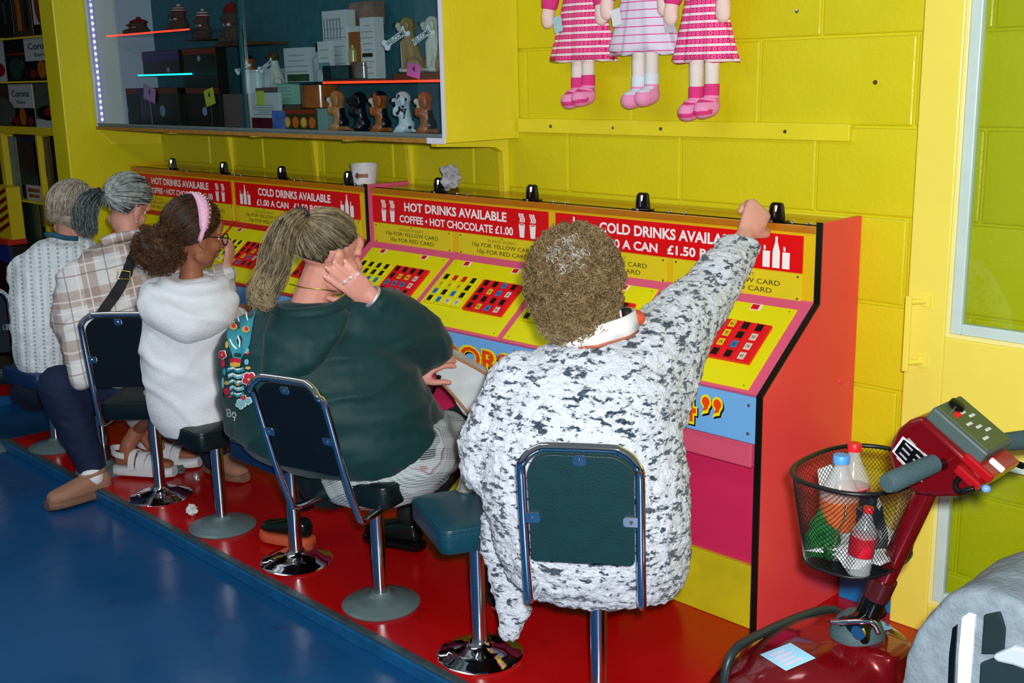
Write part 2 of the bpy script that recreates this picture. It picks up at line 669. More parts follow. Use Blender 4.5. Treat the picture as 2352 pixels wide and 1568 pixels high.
# ================================================================ bingo machines
L = 2.105
WDW = np.array((0.0, 0.277, 0.2186)); WDW = WDW / np.linalg.norm(WDW)
DU = Vector((1, 0, 0)); DV = Vector(tuple(WDW)); DN = Vector((0, -WDW[2], WDW[1]))
FY = 0.285     # fascia plane
CORAL = mat('coral_laminate', (248, 72, 76), 0.32, var=0.06, vscale=2.2, bump=0.05, bscale=20)
BLACKT = mat('black_edge_trim', (10, 14, 14), 0.35)
PINK = mat('pink_laminate', (226, 92, 130), 0.28)
REDL = mat('red_laminate', (206, 26, 34), 0.28)
MUST = mat('mustard_fascia', (226, 186, 18), 0.35, var=0.05)
ORNG = mat('orange_wood_top', (186, 112, 14), 0.18, var=0.12, vscale=6, coat=0.3)
PLATE = mat('yellow_plate', (224, 204, 30), 0.35, var=0.04)
ACID = mat('acid_yellow_panel', (232, 228, 6), 0.30)
SIGNR = mat('red_sign_plastic', (222, 10, 18), 0.3)
WHITE = mat('white_print', (244, 244, 248), 0.5)
INK = mat('black_print', (36, 34, 16), 0.6)
INKS = mat('worn_black_print', (120, 112, 30), 0.6)
SKYB = mat('sky_blue_panel', (112, 176, 236), 0.3)
MAGE = mat('magenta_laminate', (206, 40, 92), 0.35, var=0.05)
MAGL = mat('pink_tray_laminate', (212, 84, 116), 0.33)
KICK = mat('yellow_kick_board', (206, 196, 22), 0.5, var=0.22, vscale=9)
CARDY = mat('yellow_card_plastic', (228, 220, 10), 0.3)
CARDR = mat('red_card_plastic', (226, 26, 34), 0.3)
TBLACK = mat('dark_number_window', (14, 12, 12), 0.3)
TYEL = mat('yellow_number_tile', (220, 200, 20), 0.4)
TBLU = mat('blue_number_tile', (36, 130, 190), 0.4)
TWHT = mat('white_number_tile', (214, 212, 196), 0.4)
TRED = mat('red_number_tile', (220, 30, 24), 0.4)
CHROME = mat('polished_chrome', (235, 238, 240), 0.07, metal=1.0)
BPLAS = mat('black_gloss_plastic', (10, 12, 14), 0.15)
ORL = mat('orange_red_letter', (238, 70, 14), 0.4)
YLL = mat('yellow_letter_outline', (240, 226, 20), 0.4)

TILE = MB().box((-0.0105, -0.0125, 0.0005), (0.0105, 0.0125, 0.005)).mesh('number_tile')
TILES = {}
for k_, mm in (('k', TBLACK), ('y', TYEL), ('b', TBLU), ('w', TWHT), ('r', TRED)):
    t_ = TILE.copy()
    t_.materials.append(mm)
    TILES[k_] = t_
FRMB = MB()
for (a, b, c, d) in ((-0.0125, 0.0145, -0.010, -0.0115), ):
    pass
HOLDER = MB().box((-0.014, -0.0155, 0), (-0.0105, 0.0155, 0.0065)).box((0.0105, -0.0155, 0), (0.014, 0.0155, 0.004)).box((-0.0105, 0.0125, 0), (0.0105, 0.0155, 0.004)).box((-0.0105, -0.0155, 0), (0.0105, -0.0125, 0.004))
HOLD_Y = HOLDER.mesh('window_frame'); HOLD_Y.materials.append(CARDY)
HOLD_R = HOLDER.mesh('window_frame'); HOLD_R.materials.append(CARDR)

def desk(x, s, off=0.0):
    return Vector((x, 0.006, 0.742)) + DV * s + DN * off

def icon_cup(mb, x, z, h, y):
    w = h * 0.28
    mb.poly([(x - w * .45, y, z), (x + w * .45, y, z), (x + w * .62, y, z + h * .5), (x - w * .62, y, z + h * .5)])
    # rim ellipse drawn as ring
    n = 14
    ro = [(x + w * .66 * math.cos(2 * PI * i / n), y, z + h * .52 + h * .05 * math.sin(2 * PI * i / n)) for i in range(n)]
    ri = [(x + w * .5 * math.cos(2 * PI * i / n), y - 0.0002, z + h * .52 + h * .025 * math.sin(2 * PI * i / n)) for i in range(n)]
    mb.add(ro + ri, [(i, (i + 1) % n, n + (i + 1) % n, n + i) for i in range(n)])
    for sx in (-0.38, 0, 0.38):
        pts = [(x + w * (sx + 0.16 * math.sin(t * 5.2)), z + h * (.62 + .36 * t)) for t in (0, .2, .4, .6, .8, 1)]
        th = w * .13
        for (a, b), (c, d) in zip(pts[:-1], pts[1:]):
            mb.poly([(a - th, y, b), (a + th, y, b), (c + th, y, d), (c - th, y, d)])

def icon_bottles(mb, x, z, h, y):
    w = h * 0.29
    for sx in (-1.25, 1.25):
        c = x + w * sx
        mb.poly([(c - w * .46, y, z), (c + w * .46, y, z), (c + w * .46, y, z + h * .52), (c - w * .46, y, z + h * .52)])
        mb.poly([(c - w * .34, y, z + h * .56), (c - w * .10, y, z + h * .54), (c - w * .12, y, z + h * .68), (c - w * .36, y, z + h * .70)])
    mb.poly([(x - w * .46, y, z), (x + w * .46, y, z), (x + w * .46, y, z + h * .52), (x + w * .15, y, z + h * .84), (x + w * .15, y, z + h), (x - w * .15, y, z + h), (x - w * .15, y, z + h * .84), (x - w * .46, y, z + h * .52)])

def make_machine(X, label, strip_mat, text):
    """X = world x of the right-hand outer face"""
    root = thing('bingo_machine', label, 'game machine', (X - L / 2, 0.25, 0), 0, 'four-player bingo machines along the wall')
    x = lambda v: X + v
    prof = [(0, 0.001), (0, 0.742), (0.277, 0.9605), (0.277, 1.194), (0.497, 1.194), (0.497, 0.001)]
    inn = [(0.004, 0.001), (0.004, 0.740), (0.281, 0.959), (0.281, 1.191), (0.497, 1.191), (0.497, 0.001)]
    for s, xa, xb in ((0, -0.018, 0.0), (1, -L, -L + 0.018)):
        sp = MB().prism(inn, (x(xa), 0, 0), (0, 1, 0), (0, 0, 1), (xb - xa, 0, 0)).build('side_panel', CORAL if s == 0 else (strip_mat if text else MUST), root, bevel=0.0015)
        # T-moulding along the front edge
        tr = MB()
        f1 = prof[:4]
        f2 = [(p[0] + 0.0055, p[1] - 0.002) for p in f1]
        pts = f1 + f2[::-1]
        n4 = 4
        for i in range(3):
            quad = [f1[i], f1[i + 1], f2[i + 1], f2[i]]
            tr.prism(quad, (x(xa) - 0.0005, 0, 0), (0, 1, 0), (0, 0, 1), (xb - xa + 0.001, 0, 0))
        tr.build('edge_trim', BLACKT if s == 0 else (strip_mat if text else MUST), sp)
    # small plug and scuffs on the visible side
    if X > -0.5:
        MB().ell((0.001, 0.415, 0.705), 0.004, 0.012, 0.012).build('plug', CORAL, root, smooth=True)
    xa, xb = x(-L + 0.018), x(-0.018)
    MB().box((xa, 0.275, 1.160), (xb, 0.497, 1.181)).build('top_panel', ORNG, root, bevel=0.002)
    MB().box((xa, FY, 0.955), (xb, 0.31, 1.181)).build('fascia', MUST, root, bevel=0.0015)
    MB().prism([(0.0, -0.012), (0.356, -0.012), (0.356, 0.0), (0.0, 0.0)], (xa, 0.006, 0.742), tuple(DV), tuple(DN), (xb - xa, 0, 0)).build('desk_panel', strip_mat, root)
    # signs
    def sign(a, b, l1, l2, hot):
        s = MB().box((x(a), FY - 0.004, 1.041), (x(b), FY + 0.002, 1.150)).build('drinks_sign', SIGNR, root, bevel=0.0008)
        y = FY - 0.0047
        t = MB()
        cx = x((a + b) / 2)
        tw = (b - a)
        put_text(t, l1, (cx, y, 1.100), DU, (0, 0, 1), 0.034, tw * 0.585, 0.03)
        t.build('lettering', WHITE, s)
        t = MB()
        if hot:
            put_text(t, l2, (cx, y, 1.053), DU, (0, 0, 1), 0.029, tw * 0.65, 0.028)
            t.build('lettering', WHITE, s)
        else:
            for part, dx_, w_ in zip(l2.split('   '), (-0.175, 0.155), (0.27, 0.31)):
                t = MB()
                put_text(t, part, (cx + dx_ * tw, y, 1.053), DU, (0, 0, 1), 0.029, tw * w_, 0.028)
                t.build('lettering', WHITE, s)
        if hot:
            for c in (a + 0.075, a + 0.13, b - 0.13, b - 0.075):
                ic = MB()
                icon_cup(ic, x(c), 1.049, 0.088, y)
                ic.build('cup_pictogram', WHITE, s)
        else:
            for c in (a + 0.088, b - 0.088):
                ic = MB()
                icon_bottles(ic, x(c), 1.049, 0.093, y)
                ic.build('bottles_pictogram', WHITE, s)
    sign(-2.083, -1.08, 'HOT DRINKS AVAILABLE', 'COFFEE \u2022 HOT CHOCOLATE \u00a31.00', True)
    sign(-1.044, -0.062, 'COLD DRINKS AVAILABLE', '\u00a31.00 A CAN   \u00a31.50 BOTTLE', False)
    # instruction plates
    for a, b in ((-2.078, -1.598), (-1.556, -1.076), (-1.04, -0.558), (-0.531, -0.064)):
        pl = MB().box((x(a), FY - 0.003, 0.957), (x(b), FY + 0.002, 1.038)).build('instruction_plate', PLATE, root, bevel=0.0006)
        y = FY - 0.0035
        t = MB()
        c = x((a + b) / 2)
        put_text(t, 'PLEASE INSERT', (c, y, 1.017), DU, (0, 0, 1), 0.0105, 0.15)
        t.build('worn_lettering', INKS, pl)
        t = MB()
        put_text(t, '10p FOR YELLOW CARD', (c, y, 0.996), DU, (0, 0, 1), 0.0155, 0.325)
        put_text(t, '10p FOR RED CARD', (c, y, 0.972), DU, (0, 0, 1), 0.0155, 0.27)
        t.build('lettering', INK, pl)
        sc = MB()
        for u in (a + 0.012, b - 0.012):
            for v in (0.965, 1.030):
                sc.ell((x(u), y, v), 0.0032, 0.002, 0.0032, 8, 5)
        sc.ell((x((a + b) / 2), y, 1.033), 0.003, 0.002, 0.003, 8, 5)
        tag(sc.build('screws', BLACKT, pl), kind='stuff')
    # player panels, cards and number tiles
    pats = [('kkyk kkky kkbk kkbw', 'kkbk kybb kybb kwwk'), ('kybk rykb rybw kkkw', 'kkkk kyky bbkb kwkw'),
            ('kkyk kykb kkbw kkwk', 'kkky kkyb kybk kwwk'), ('kykb kkyb kkbw kwwk', 'rrrk yyyk kkbk kwww')]
    rnd = random.Random(3 + int(X * 10))
    for k in range(4):
        a = -2.058 + 0.5085 * k
        b = a + 0.478
        pp = MB().prism([(0.010, 0), (0.316, 0), (0.316, 0.004), (0.010, 0.004)], (x(a), 0.006, 0.742), tuple(DV), tuple(DN), (b - a, 0, 0)).build('player_panel', ACID, root, bevel=0.001)
        for u in (a + 0.085, a + 0.345):
            tx = MB()
            rd = MB()
            c = desk(x(u), 0.303, 0.0046)
            tx.poly([c + DU * i * 0.0185 + DV * j * 0.012 for i, j in ((-1, -1), (1, -1), (1, 1), (-1, 1))])
            rd.poly([c + DN * 0.0004 + DU * (i * 0.013 - 0.003) + DV * j * 0.0095 for i, j in ((-1, -1), (1, -1), (1, 1), (-1, 1))])
            tx.build('card_slot_label', WHITE, pp)
            rd.build('card_slot_mark', SIGNR, pp)
        sc = MB()
        for u in (a + 0.02, b - 0.02):
            for v in (0.022, 0.304):
                sc.ell(desk(x(u), v, 0.004), 0.003, 0.003, 0.002, 8, 5)
        sc.build('screws', mat('dull_screw', (130, 128, 60), 0.4, metal=0.6), pp)['kind'] = 'stuff'
        for q, (ca, cb, cm, hold, mk) in enumerate(((a + 0.018, a + 0.228, CARDY, HOLD_Y, 'yellow'), (a + 0.236, a + 0.438, CARDR, HOLD_R, 'red'))):
            cd = MB().prism([(0.092, 0.003), (0.238, 0.003), (0.238, 0.013), (0.092, 0.013)], (x(ca), 0.006, 0.742), tuple(DV), tuple(DN), (cb - ca, 0, 0)).build('number_card', cm, root, bevel=0.0015)
            cd['label'] = mk + ' number card'
            pat = pats[k][q].split()
            num = MB()
            for i in range(4):
                for j in range(4):
                    c = desk(x(ca + 0.031 + (cb - ca - 0.062) * i / 3), 0.219 - 0.036 * j, 0.013)
                    mtx = Matrix((DU, DV, DN)).transposed().to_4x4()
                    mtx.translation = wm(root).inverted() @ c
                    kind = pat[i][j]
                    for nm, me in (('number_tile', TILES[kind]), ('window_frame', hold)):
                        o = bpy.data.objects.new(nm, me)
                        COL.objects.link(o)
                        o.parent = cd
                        o.matrix_basis = mtx
                    if kind != 'k':
                        put_text(num, str(rnd.randint(1, 90)), c + DN * 0.0056 - DV * 0.0055, DU, DV, 0.011, 0.011, 0.01)
            if num.v:
                num.build('numerals', INK if k % 2 else TBLACK, cd)['kind'] = 'stuff'
    # blue name panel
    bp_ = MB().box((xa, 0.004, 0.600), (xb, 0.03, 0.735)).build('name_panel', SKYB, root, bevel=0.002)
    sc = MB()
    for u in (-L + 0.045, -0.045):
        for v in (0.628, 0.710):
            sc.ell((x(u), 0.004, v), 0.0055, 0.003, 0.0055, 10, 6)
    sc.build('bolts', SCREW, bp_)['kind'] = 'stuff'
    if text:
        def flush(o_, f_, s_):
            s_.build('letter_shadow', BLACKT, bp_)
            o_.build('letter_outline', YLL, bp_)
            f_.build('lettering', ORL, bp_)
        for body, u, w, hgt in (('DORS', -1.175, 0.345, 0.077), ('4', -0.262, 0.075, 0.090)):
            outl, fill, shad = MB(), MB(), MB()
            put_text(shad, body, (x(u) + 0.004, 0.0036, 0.620), DU, (0, 0, 1), hgt, w * 1.12, 0.075)
            put_text(outl, body, (x(u), 0.0031, 0.624), DU, (0, 0, 1), hgt, w * 1.12, 0.07)
            put_text(fill, body, (x(u), 0.0024, 0.626), DU, (0, 0, 1), hgt * 0.96, w, 0.02)
            flush(outl, fill, shad)
        for u in (-0.190, -0.150):
            def comma(mb, s, yy, dx=0, dz=0):
                cx, cz = x(u) + dx, 0.692 + dz
                pts = []
                for i in range(22):
                    t = -0.9 + 4.3 * i / 21
                    pts.append((cx + s * math.cos(t), yy, cz + s * 1.15 * math.sin(t)))
                pts.append((cx - s * 0.35, yy, cz - s * 1.1))
                pts.append((cx - s * 0.9, yy, cz - s * 2.1))
                pts.append((cx + s * 0.45, yy, cz - s * 1.6))
                mb.poly(pts)
            outl, fill, shad = MB(), MB(), MB()
            comma(shad, 0.0195, 0.0036, 0.004, -0.005)
            comma(outl, 0.0195, 0.0031)
            comma(fill, 0.0135, 0.0024)
            flush(outl, fill, shad)
    MB().box((xa, 0.085, 0.195), (xb, 0.10, 0.603)).build('lower_panel', MAGE, root)
    MB().box((x(-L + 0.05), 0.022, 0.520), (x(-0.045), 0.085, 0.592)).build('tray_front', MAGL, root, bevel=0.004)
    MB().box((xa, 0.068, 0.001), (xb, 0.086, 0.199)).build('kick_board', KICK, root, bevel=0.002)
    # coin entries and their chrome studs
    for k in range(4):
        u = -1.695 + 0.507 * k
        c = Vector((x(u), 0.315, 1.181))
        ce = MB().box(c + vx(-0.036, -0.016, 0), c + vx(0.036, 0.016, 0.005)).build('coin_entry', BPLAS, root, bevel=0.003)
        b2 = MB()
        b2.rings([[c + vx(-w, -d, z), c + vx(w, -d, z), c + vx(w, d + e2, z), c + vx(-w, d + e2, z)] for w, d, e2, z in
                  ((0.023, 0.012, 0.0, 0.004), (0.021, 0.011, 0.0, 0.03), (0.018, 0.008, 0.002, 0.052), (0.013, 0.004, 0.002, 0.056))])
        b2.build('coin_chute', BPLAS, ce, bevel=0.003)
        MB().box(c + vx(-0.003, -0.0135, 0.012), c + vx(0.003, -0.009, 0.048)).build('coin_slot', CHROME, ce)
        for dx in ((0.118, 0.175) if k < 3 else (0.062, 0.112)):
            MB().lathe([(0.0085, 0), (0.0085, 0.002), (0.007, 0.006), (0.003, 0.009), (0, 0.0095)], c + vx(dx, -0.012, 0), 12).build('chrome_stud', CHROME, root, smooth=True)
        MB().lathe([(0.007, 0), (0.006, 0.004), (0, 0.006)], c + vx(-0.004, -0.022, 0), 10).build('chrome_stud', CHROME, root, smooth=True)
    return root

make_machine(0.0, 'coral-sided bingo machine with orange-lettered blue front, nearest the yellow door', PINK, True)
make_machine(-L - 0.004, 'red-trimmed bingo machine against the left return wall under the display cabinet', REDL, False)

# ================================================================ stools
VTEAL = mat('dark_teal_vinyl', (16, 66, 84), 0.34, var=0.12, vscale=12, bump=0.12, bscale=160)
VBLUE = mat('navy_blue_vinyl', (12, 50, 92), 0.36, var=0.12, vscale=12, bump=0.12, bscale=160)
VBLACK = mat('black_vinyl', (10, 26, 30), 0.36, var=0.12, vscale=12, bump=0.12, bscale=160)
BACKB = mat('black_back_board', (8, 22, 34), 0.6, var=0.2, vscale=18, bump=0.05, bscale=120, spec=.25)
BACKN = mat('dark_green_back_board', (12, 52, 58), 0.5, var=0.15, vscale=25, bump=0.2, bscale=220)
STEEL = mat('brushed_steel_pole', (205, 212, 220), 0.16, metal=1.0, var=0.08)
GREYB = mat('grey_painted_base', (112, 136, 140), 0.38, metal=0.35, var=0.18, vscale=9)

def rounded_poly(w, h, r, n=5, top_only=False, rt=None):
    pts = []
    rt = rt or r
    for cx, cy, a0, rr in ((w - rt, h - rt, 0, rt), (-w + rt, h - rt, PI / 2, rt), (-w + r, -h + r, PI, r), (w - r, -h + r, 1.5 * PI, r)):
        for i in range(n + 1):
            a = a0 + PI / 2 * i / n
            pts.append((cx + rr * math.cos(a), cy + rr * math.sin(a)))
    return pts

def make_stool(x, y, rot, seat_mat, base_mat, back, label, board=None, tint=0, zt=0.46):
    root = thing('bar_stool', label, 'stool', (x, y, 0.0), math.radians(rot), 'fixed pedestal stools in front of the bingo machines')
    b = dict(parent=root, local=True)
    MB().lathe([(0.0, 0.0), (0.122, 0.0), (0.124, 0.006), (0.116, 0.012), (0.098, 0.016), (0.092, 0.021), (0.070, 0.027), (0.045, 0.031), (0.032, 0.040), (0.028, 0.046)], (0, 0, 0.001), 40).build('base', base_mat, smooth='auto', **b)
    MB().cyl((0, 0, 0.03), (0, 0, zt - 0.08), 0.0225, n=24).build('pole', STEEL, smooth='auto', **b)
    MB().box((-0.09, -0.09, zt - 0.086), (0.09, 0.09, zt - 0.078)).build('seat_plate', BLACKT, **b)
    # padded seat with soft edges
    st = MB()
    w = 0.148
    for z, k, r in ((zt - 0.078, 0.93, 0.03), (zt - 0.070, 0.98, 0.035), (zt - 0.02, 1.0, 0.035), (zt - 0.006, 0.975, 0.035), (zt, 0.90, 0.03), (zt + 0.004, 0.6, 0.03)):
        pass
    rs = []
    for z, k in ((zt - 0.078, 0.90), (zt - 0.074, 0.96), (zt - 0.062, 1.0), (zt - 0.018, 1.0), (zt - 0.006, 0.975), (zt - 0.001, 0.90), (zt + 0.003, 0.55)):
        rs.append([Vector((px, py, z)) for px, py in rounded_poly(w * k, w * k, 0.03 * k)])
    st.rings(rs)
    seat = st.build('seat', seat_mat, smooth='auto', **b)
    pip = [Vector((px, py, zt - 0.012)) for px, py in rounded_poly(w * 0.994, w * 0.994, 0.03)]
    MB().tube(pip, 0.0028, 6, closed=True).build('piping', seat_mat, seat, smooth=True, local=True)
    if back:
        yo, ln, zb, ztp, hw = back
        yb = lambda z: -yo - ln * max(0, (z - zb)) / (ztp - zb)
        pth = [(-hw * 0.9, 0.06, zb + 0.004), (-hw * 0.95, -yo + 0.08, zb), (-hw, -yo + 0.022, zb + 0.004), (-hw, -yo + 0.002, zb + 0.03), (-hw, yb(zb + 0.15), zb + 0.15), (-hw, yb(ztp - 0.07), ztp - 0.07)]
        pth = [Vector(p) for p in pth]
        top = [Vector((-hw + 0.065 - 0.065 * math.cos(a), yb(ztp), ztp - 0.065 + 0.065 * math.sin(a))) for a in (0.4, 0.8, 1.2, PI / 2)]
        half = pth + top
        full = half + [Vector((-p.x, p.y, p.z)) for p in reversed(half)]
        fr = MB().tube(smooth_path(full, 4), 0.0105, 10).build('back_frame', CHROME, smooth=True, **b)
        bm = board or BACKB
        poly = []
        for px, pz in rounded_poly(hw - 0.014, 0.138, 0.012, 6, rt=0.055):
            poly.append((px, pz))
        zc_ = ztp - 0.153
        o_ = Vector((0, yb(zc_), zc_))
        ev = Vector((0, yb(zc_ + 0.1) - yb(zc_), 0.1)).normalized()
        en = Vector((0, ev.z, -ev.y))
        bd = MB().prism(poly, o_ - en * 0.004, (1, 0, 0), ev, en * 0.012).build('back_board', bm, bevel=0.002, **b)
        MB().prism([(px * 0.99, pz * 0.985) for px, pz in poly], o_ + en * 0.009, (1, 0, 0), ev, en * 0.026).build('back_cushion', seat_mat, bevel=0.012, seg=3, **b)
        for (px, pz, ax) in ((0, 0.128, 'v'), (-hw + 0.02, -0.022, 'h'), (hw - 0.02, -0.022, 'h')):
            c = o_ + Vector((px, 0, 0)) + ev * pz - en * 0.0075
            du, dv = (0.015, 0.013) if ax == 'v' else (0.019, 0.013)
            tabs = MB()
            tabs.prism(rounded_poly(du, dv, 0.008), c, (1, 0, 0), ev, en * 0.003)
            tabs.ell(c - en * 0.001, 0.004, 0.003, 0.004, 8, 6)
            tabs.build('bracket_tab', CHROME, bevel=0.001, **b)
    return root

PX = [-3.372, -2.894, -2.412, -1.945, -1.470, -1.000, -0.533, -0.096]
make_stool(PX[0], -0.612, 8, VBLUE, GREYB, False, 'navy-seated stool on grey base at the far left, under the person in white knit', zt=0.395)
make_stool(PX[1], -0.602, 12, VBLUE, GREYB, False, 'navy-seated stool on grey base under the person in the plaid shirt')
make_stool(PX[2], -0.597, 44, VBLACK, CHROME, (0.175, 0.09, 0.352, 0.803, 0.142), 'stool on shiny chrome base, its dark backrest between the plaid shirt and the white hoodie', BACKB, 0, 0.44)
make_stool(PX[3], -0.592, 0, VBLACK, GREYB, False, 'black-seated backless stool on grey base under the person in the white hoodie', zt=0.43)
make_stool(PX[4], -0.583, 0, VBLUE, CHROME, False, 'blue-seated backless stool on chrome base left of the dark jacket')
make_stool(PX[5], -0.583, 16, VBLACK, GREYB, (0.25, 0.134, 0.382, 0.828, 0.125), 'chrome-framed stool with tilted backrest, under the person in the dark jacket', BACKB)
make_stool(PX[6], -0.588, -23, VTEAL, CHROME, False, 'empty teal-blue square stool on chrome base, beside the speckled cardigan')
make_stool(PX[7], -0.570, 35.5, VTEAL, GREYB, (0.285, 0.08, 0.425, 0.838, 0.130), 'nearest stool, its dark green backrest facing the viewer', BACKN, 0, 0.485)

# ================================================================ display cabinet on the wall
TEALB = mat('teal_back_panel', (58, 112, 124), 0.6, var=0.25, vscale=30)
CHIP = mat('chipboard_edge', (176, 124, 48), 0.7, var=0.25, vscale=40)
SILL = mat('grey_cabinet_floor', (104, 120, 122), 0.5, var=0.15, vscale=10)
WFR = mat('white_cabinet_edging', (214, 220, 236), 0.4)
CABG = thin_glass('cabinet_glass', (0.86, 0.93, 0.95), 0.10)
GEDGE = mat('green_glass_edge', (20, 84, 88), 0.2)
ca, cb, cy, cw, cz, ct = -4.238, -1.432, 0.127, 0.497, 1.385, 2.45
cab = thing('display_cabinet', 'yellow wall-hung display cabinet with glass front full of figurines and gift boxes', 'display cabinet', ((ca + cb) / 2, 0.31, cz))
MB().box((cb - 0.018, cy, cz), (cb, cw, ct)).build('side_panel', YELLOW2, cab, bevel=0.002)
MB().box((ca, cy, cz), (ca + 0.018, cw, ct)).build('side_panel', WFR, cab)
MB().box((ca + 0.018, cw - 0.008, cz), (cb - 0.018, cw, ct)).build('back_panel', TEALB, cab)
MB().box((ca, cy, ct), (cb, cw, ct + 0.02)).build('top_panel', YELLOW2, cab)
fp = MB().box((ca + 0.018, cy + 0.002, cz), (cb - 0.018, cw - 0.008, cz + 0.020)).build('floor_panel', SILL, cab)
MB().box((ca, cy - 0.004, cz - 0.002), (cb - 0.1, cy + 0.003, cz + 0.014)).build('chipboard_edging', CHIP, fp, bevel=0.001)
MB().box((ca + 0.018, cy - 0.002, cz + 0.0205), (cb - 0.018, cy + 0.012, cz + 0.032)).build('sliding_track', SILL, fp, bevel=0.001)
MB().box((cb - 0.10, cy - 0.005, cz - 0.003), (cb - 0.002, cy + 0.003, cz + 0.018)).box((cb - 0.014, cy - 0.005, cz + 0.018), (cb + 0.001, cy + 0.004, ct)).build('white_edging', WFR, cab, bevel=0.001)
GX = at(552, 150, y=0.135).x
for a, b, y in ((ca + 0.02, GX + 0.03, 0.130), (GX, cb - 0.016, 0.138)):
    g = MB().box((a, y, cz + 0.026), (b, y + 0.004, ct - 0.01)).build('glass_pane', CABG, cab)
    e_ = b if a < -4 else a
    MB().box((e_ - 0.0035, y - 0.001, cz + 0.026), (e_ + 0.0035, y + 0.005, ct - 0.01)).build('glass_edge', GEDGE, g)
# LED strip, then glowing tubes added in place of reflections in the glass
LEDM = mat('violet_led', (200, 190, 255), 0.4, emit=(176, 160, 255), estr=5.0)
led = MB()
for i in range(26):
    z = cz + 0.05 + i * 0.0305
    led.ell((ca + 0.030, cy + 0.022, z), 0.007, 0.005, 0.008, 8, 6)
ledo = led.build('led_strip', LEDM, cab, smooth=True)
tag(ledo, kind='stuff')
MB().box((ca + 0.019, cy + 0.014, cz + 0.03), (ca + 0.026, cy + 0.032, ct - 0.02)).build('led_tape', mat('white_led_tape', (206, 208, 236), 0.5), cab)
def neon(p0, p1, col, name, s=3.0):  # added emissive tube, stands for a coloured reflection in the cabinet glass
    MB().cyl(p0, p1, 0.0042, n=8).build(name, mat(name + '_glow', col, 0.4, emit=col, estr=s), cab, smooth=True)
def shelf(a, b, z, y0=0.17, y1=0.487, mm=None, name='glass_shelf', t=0.006):
    return MB().box((a, y0, z - t), (b, y1, z)).build(name, mm or CABG, cab)
P = lambda px, py, y: at(px, py, y=y)
zr = P(870, 186, 0.20).z
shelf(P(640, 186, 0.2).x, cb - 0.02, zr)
neon((P(742, 186, 0.196).x, 0.196, zr - 0.003), (cb - 0.02, 0.196, zr - 0.003), (255, 50, 20), 'red_reflection_tube')
zr2 = P(340, 74, 0.2).z
shelf(P(243, 80, 0.2).x, P(440, 72, 0.2).x, zr2, 0.2)  # shelf put in to carry the coral reflection tube
neon((P(245, 80, 0.196).x, 0.196, zr2 - 0.003), (P(434, 72, 0.196).x, 0.196, zr2 - 0.003), (255, 60, 36), 'coral_reflection_tube', 2.0)
zr3 = P(380, 170, 0.2).z
shelf(P(315, 171, 0.2).x, P(450, 169, 0.2).x, zr3, 0.2)  # shelf put in to carry the turquoise reflection tube
neon((P(317, 171, 0.196).x, 0.196, zr3 - 0.003), (P(440, 169, 0.196).x, 0.196, zr3 - 0.003), (30, 220, 214), 'turquoise_reflection_tube', 2.0)
BROWN = mat('brown_veneer', (96, 60, 28), 0.5, var=0.2, vscale=12)
for a, b in ((742, 885), (905, 1016)):
    xa_, xb_ = P(a, 190, 0.22).x, min(P(b, 190, 0.22).x, cb - 0.02)
    MB().box((xa_, 0.22, zr + 0.0005), (xb_, 0.47, zr + 0.028 if a > 900 else zr + 0.008)).build('display_plinth', BROWN, cab, bevel=0.001)
PLZ = zr + 0.0285
# brackets below
for px in (528, 722, 940):
    x_ = P(px, 330, 0.49).x
    br = MB().prism([(0.0, 0.0), (0.34, 0.0), (0.34, -0.008), (0.03, -0.014), (0.008, -0.30), (0.0, -0.30)], (x_ - 0.015, 0.4985, cz - 0.003), (0, -1, 0), (0, 0, 1), (0.03, 0, 0)).build('wall_bracket', YELLOW2, cab, bevel=0.002)
x_ = P(1158, 345, 0.49).x
MB().prism([(0.0, 0.0), (0.36, 0.0), (0.36, -0.012), (0.07, -0.030), (0.032, -0.05), (0.022, -0.30), (0.0, -0.30)], (x_ - 0.018, 0.4985, cz - 0.003), (0, -1, 0), (0, 0, 1), (0.036, 0, 0)).build('wall_bracket', YELLOW2, cab, bevel=0.003)
# corbel plate against the return wall
MB().prism([(0.49, 1.383), (0.112, 1.383), (0.20, 1.300), (0.49, 1.290)], (-4.2495, 0, 0), (0, 1, 0), (0, 0, 1), (0.011, 0, 0)).build('corbel_plate', YELLOW2, cab, bevel=0.002)

# ---------------------------------------------------------------- goods in the cabinet
CF = cz + 0.0205       # cabinet floor
PAPER = mat('white_card', (206, 210, 208), 0.6, var=0.05)
def rect(px0, py0, px1, py1, y):
    a, b = P(px0, py1, y), P(px1, py1, y)
    c = P((px0 + px1) / 2, py0, y)
    return a.x, b.x, a.z, c.z
def gift_box(px0, py0, px1, py1, y, label, mm, name='gift_box', z0=None, depth=0.06, cat='box', group=None):
    x0, x1, za, zb = rect(px0, py0, px1, py1, y)
    if z0 is not None:
        zb += z0 - za
        za = z0
    t = thing(name, label, cat, ((x0 + x1) / 2, y, za), 0, group)
    MB().box((x0, y, za + 0.0005), (x1, y + depth, zb)).build('carton', mm, t, bevel=0.0012)
    return t, x0, x1, za, zb
def strip(t, x0, x1, z0, z1, y, mm, name):
    MB().box((x0, y - 0.0012, z0), (x1, y - 0.0002, z1)).build(name, mm, t)
def lines(t, x0, x1, z0, z1, y, n, mm=None):
    q = MB()
    for i in range(n):
        z = z1 - (z1 - z0) * (i + 0.5) / n
        w = (x1 - x0) * (0.5 + 0.5 * abs(math.sin(i * 2.3 + x0 * 9))) / 2
        c = (x0 + x1) / 2
        q.box((c - w, y - 0.0008, z - 0.0012), (c + w, y - 0.0002, z + 0.0012))
    o = q.build('printed_lines', mm or mat('grey_print', (120, 126, 126), 0.7), t)
    tag(o, kind='stuff')
DKB = mat('dark_olive_box', (30, 26, 12), 0.4, var=0.3, vscale=12)
RST = mat('rust_band', (116, 44, 12), 0.5)
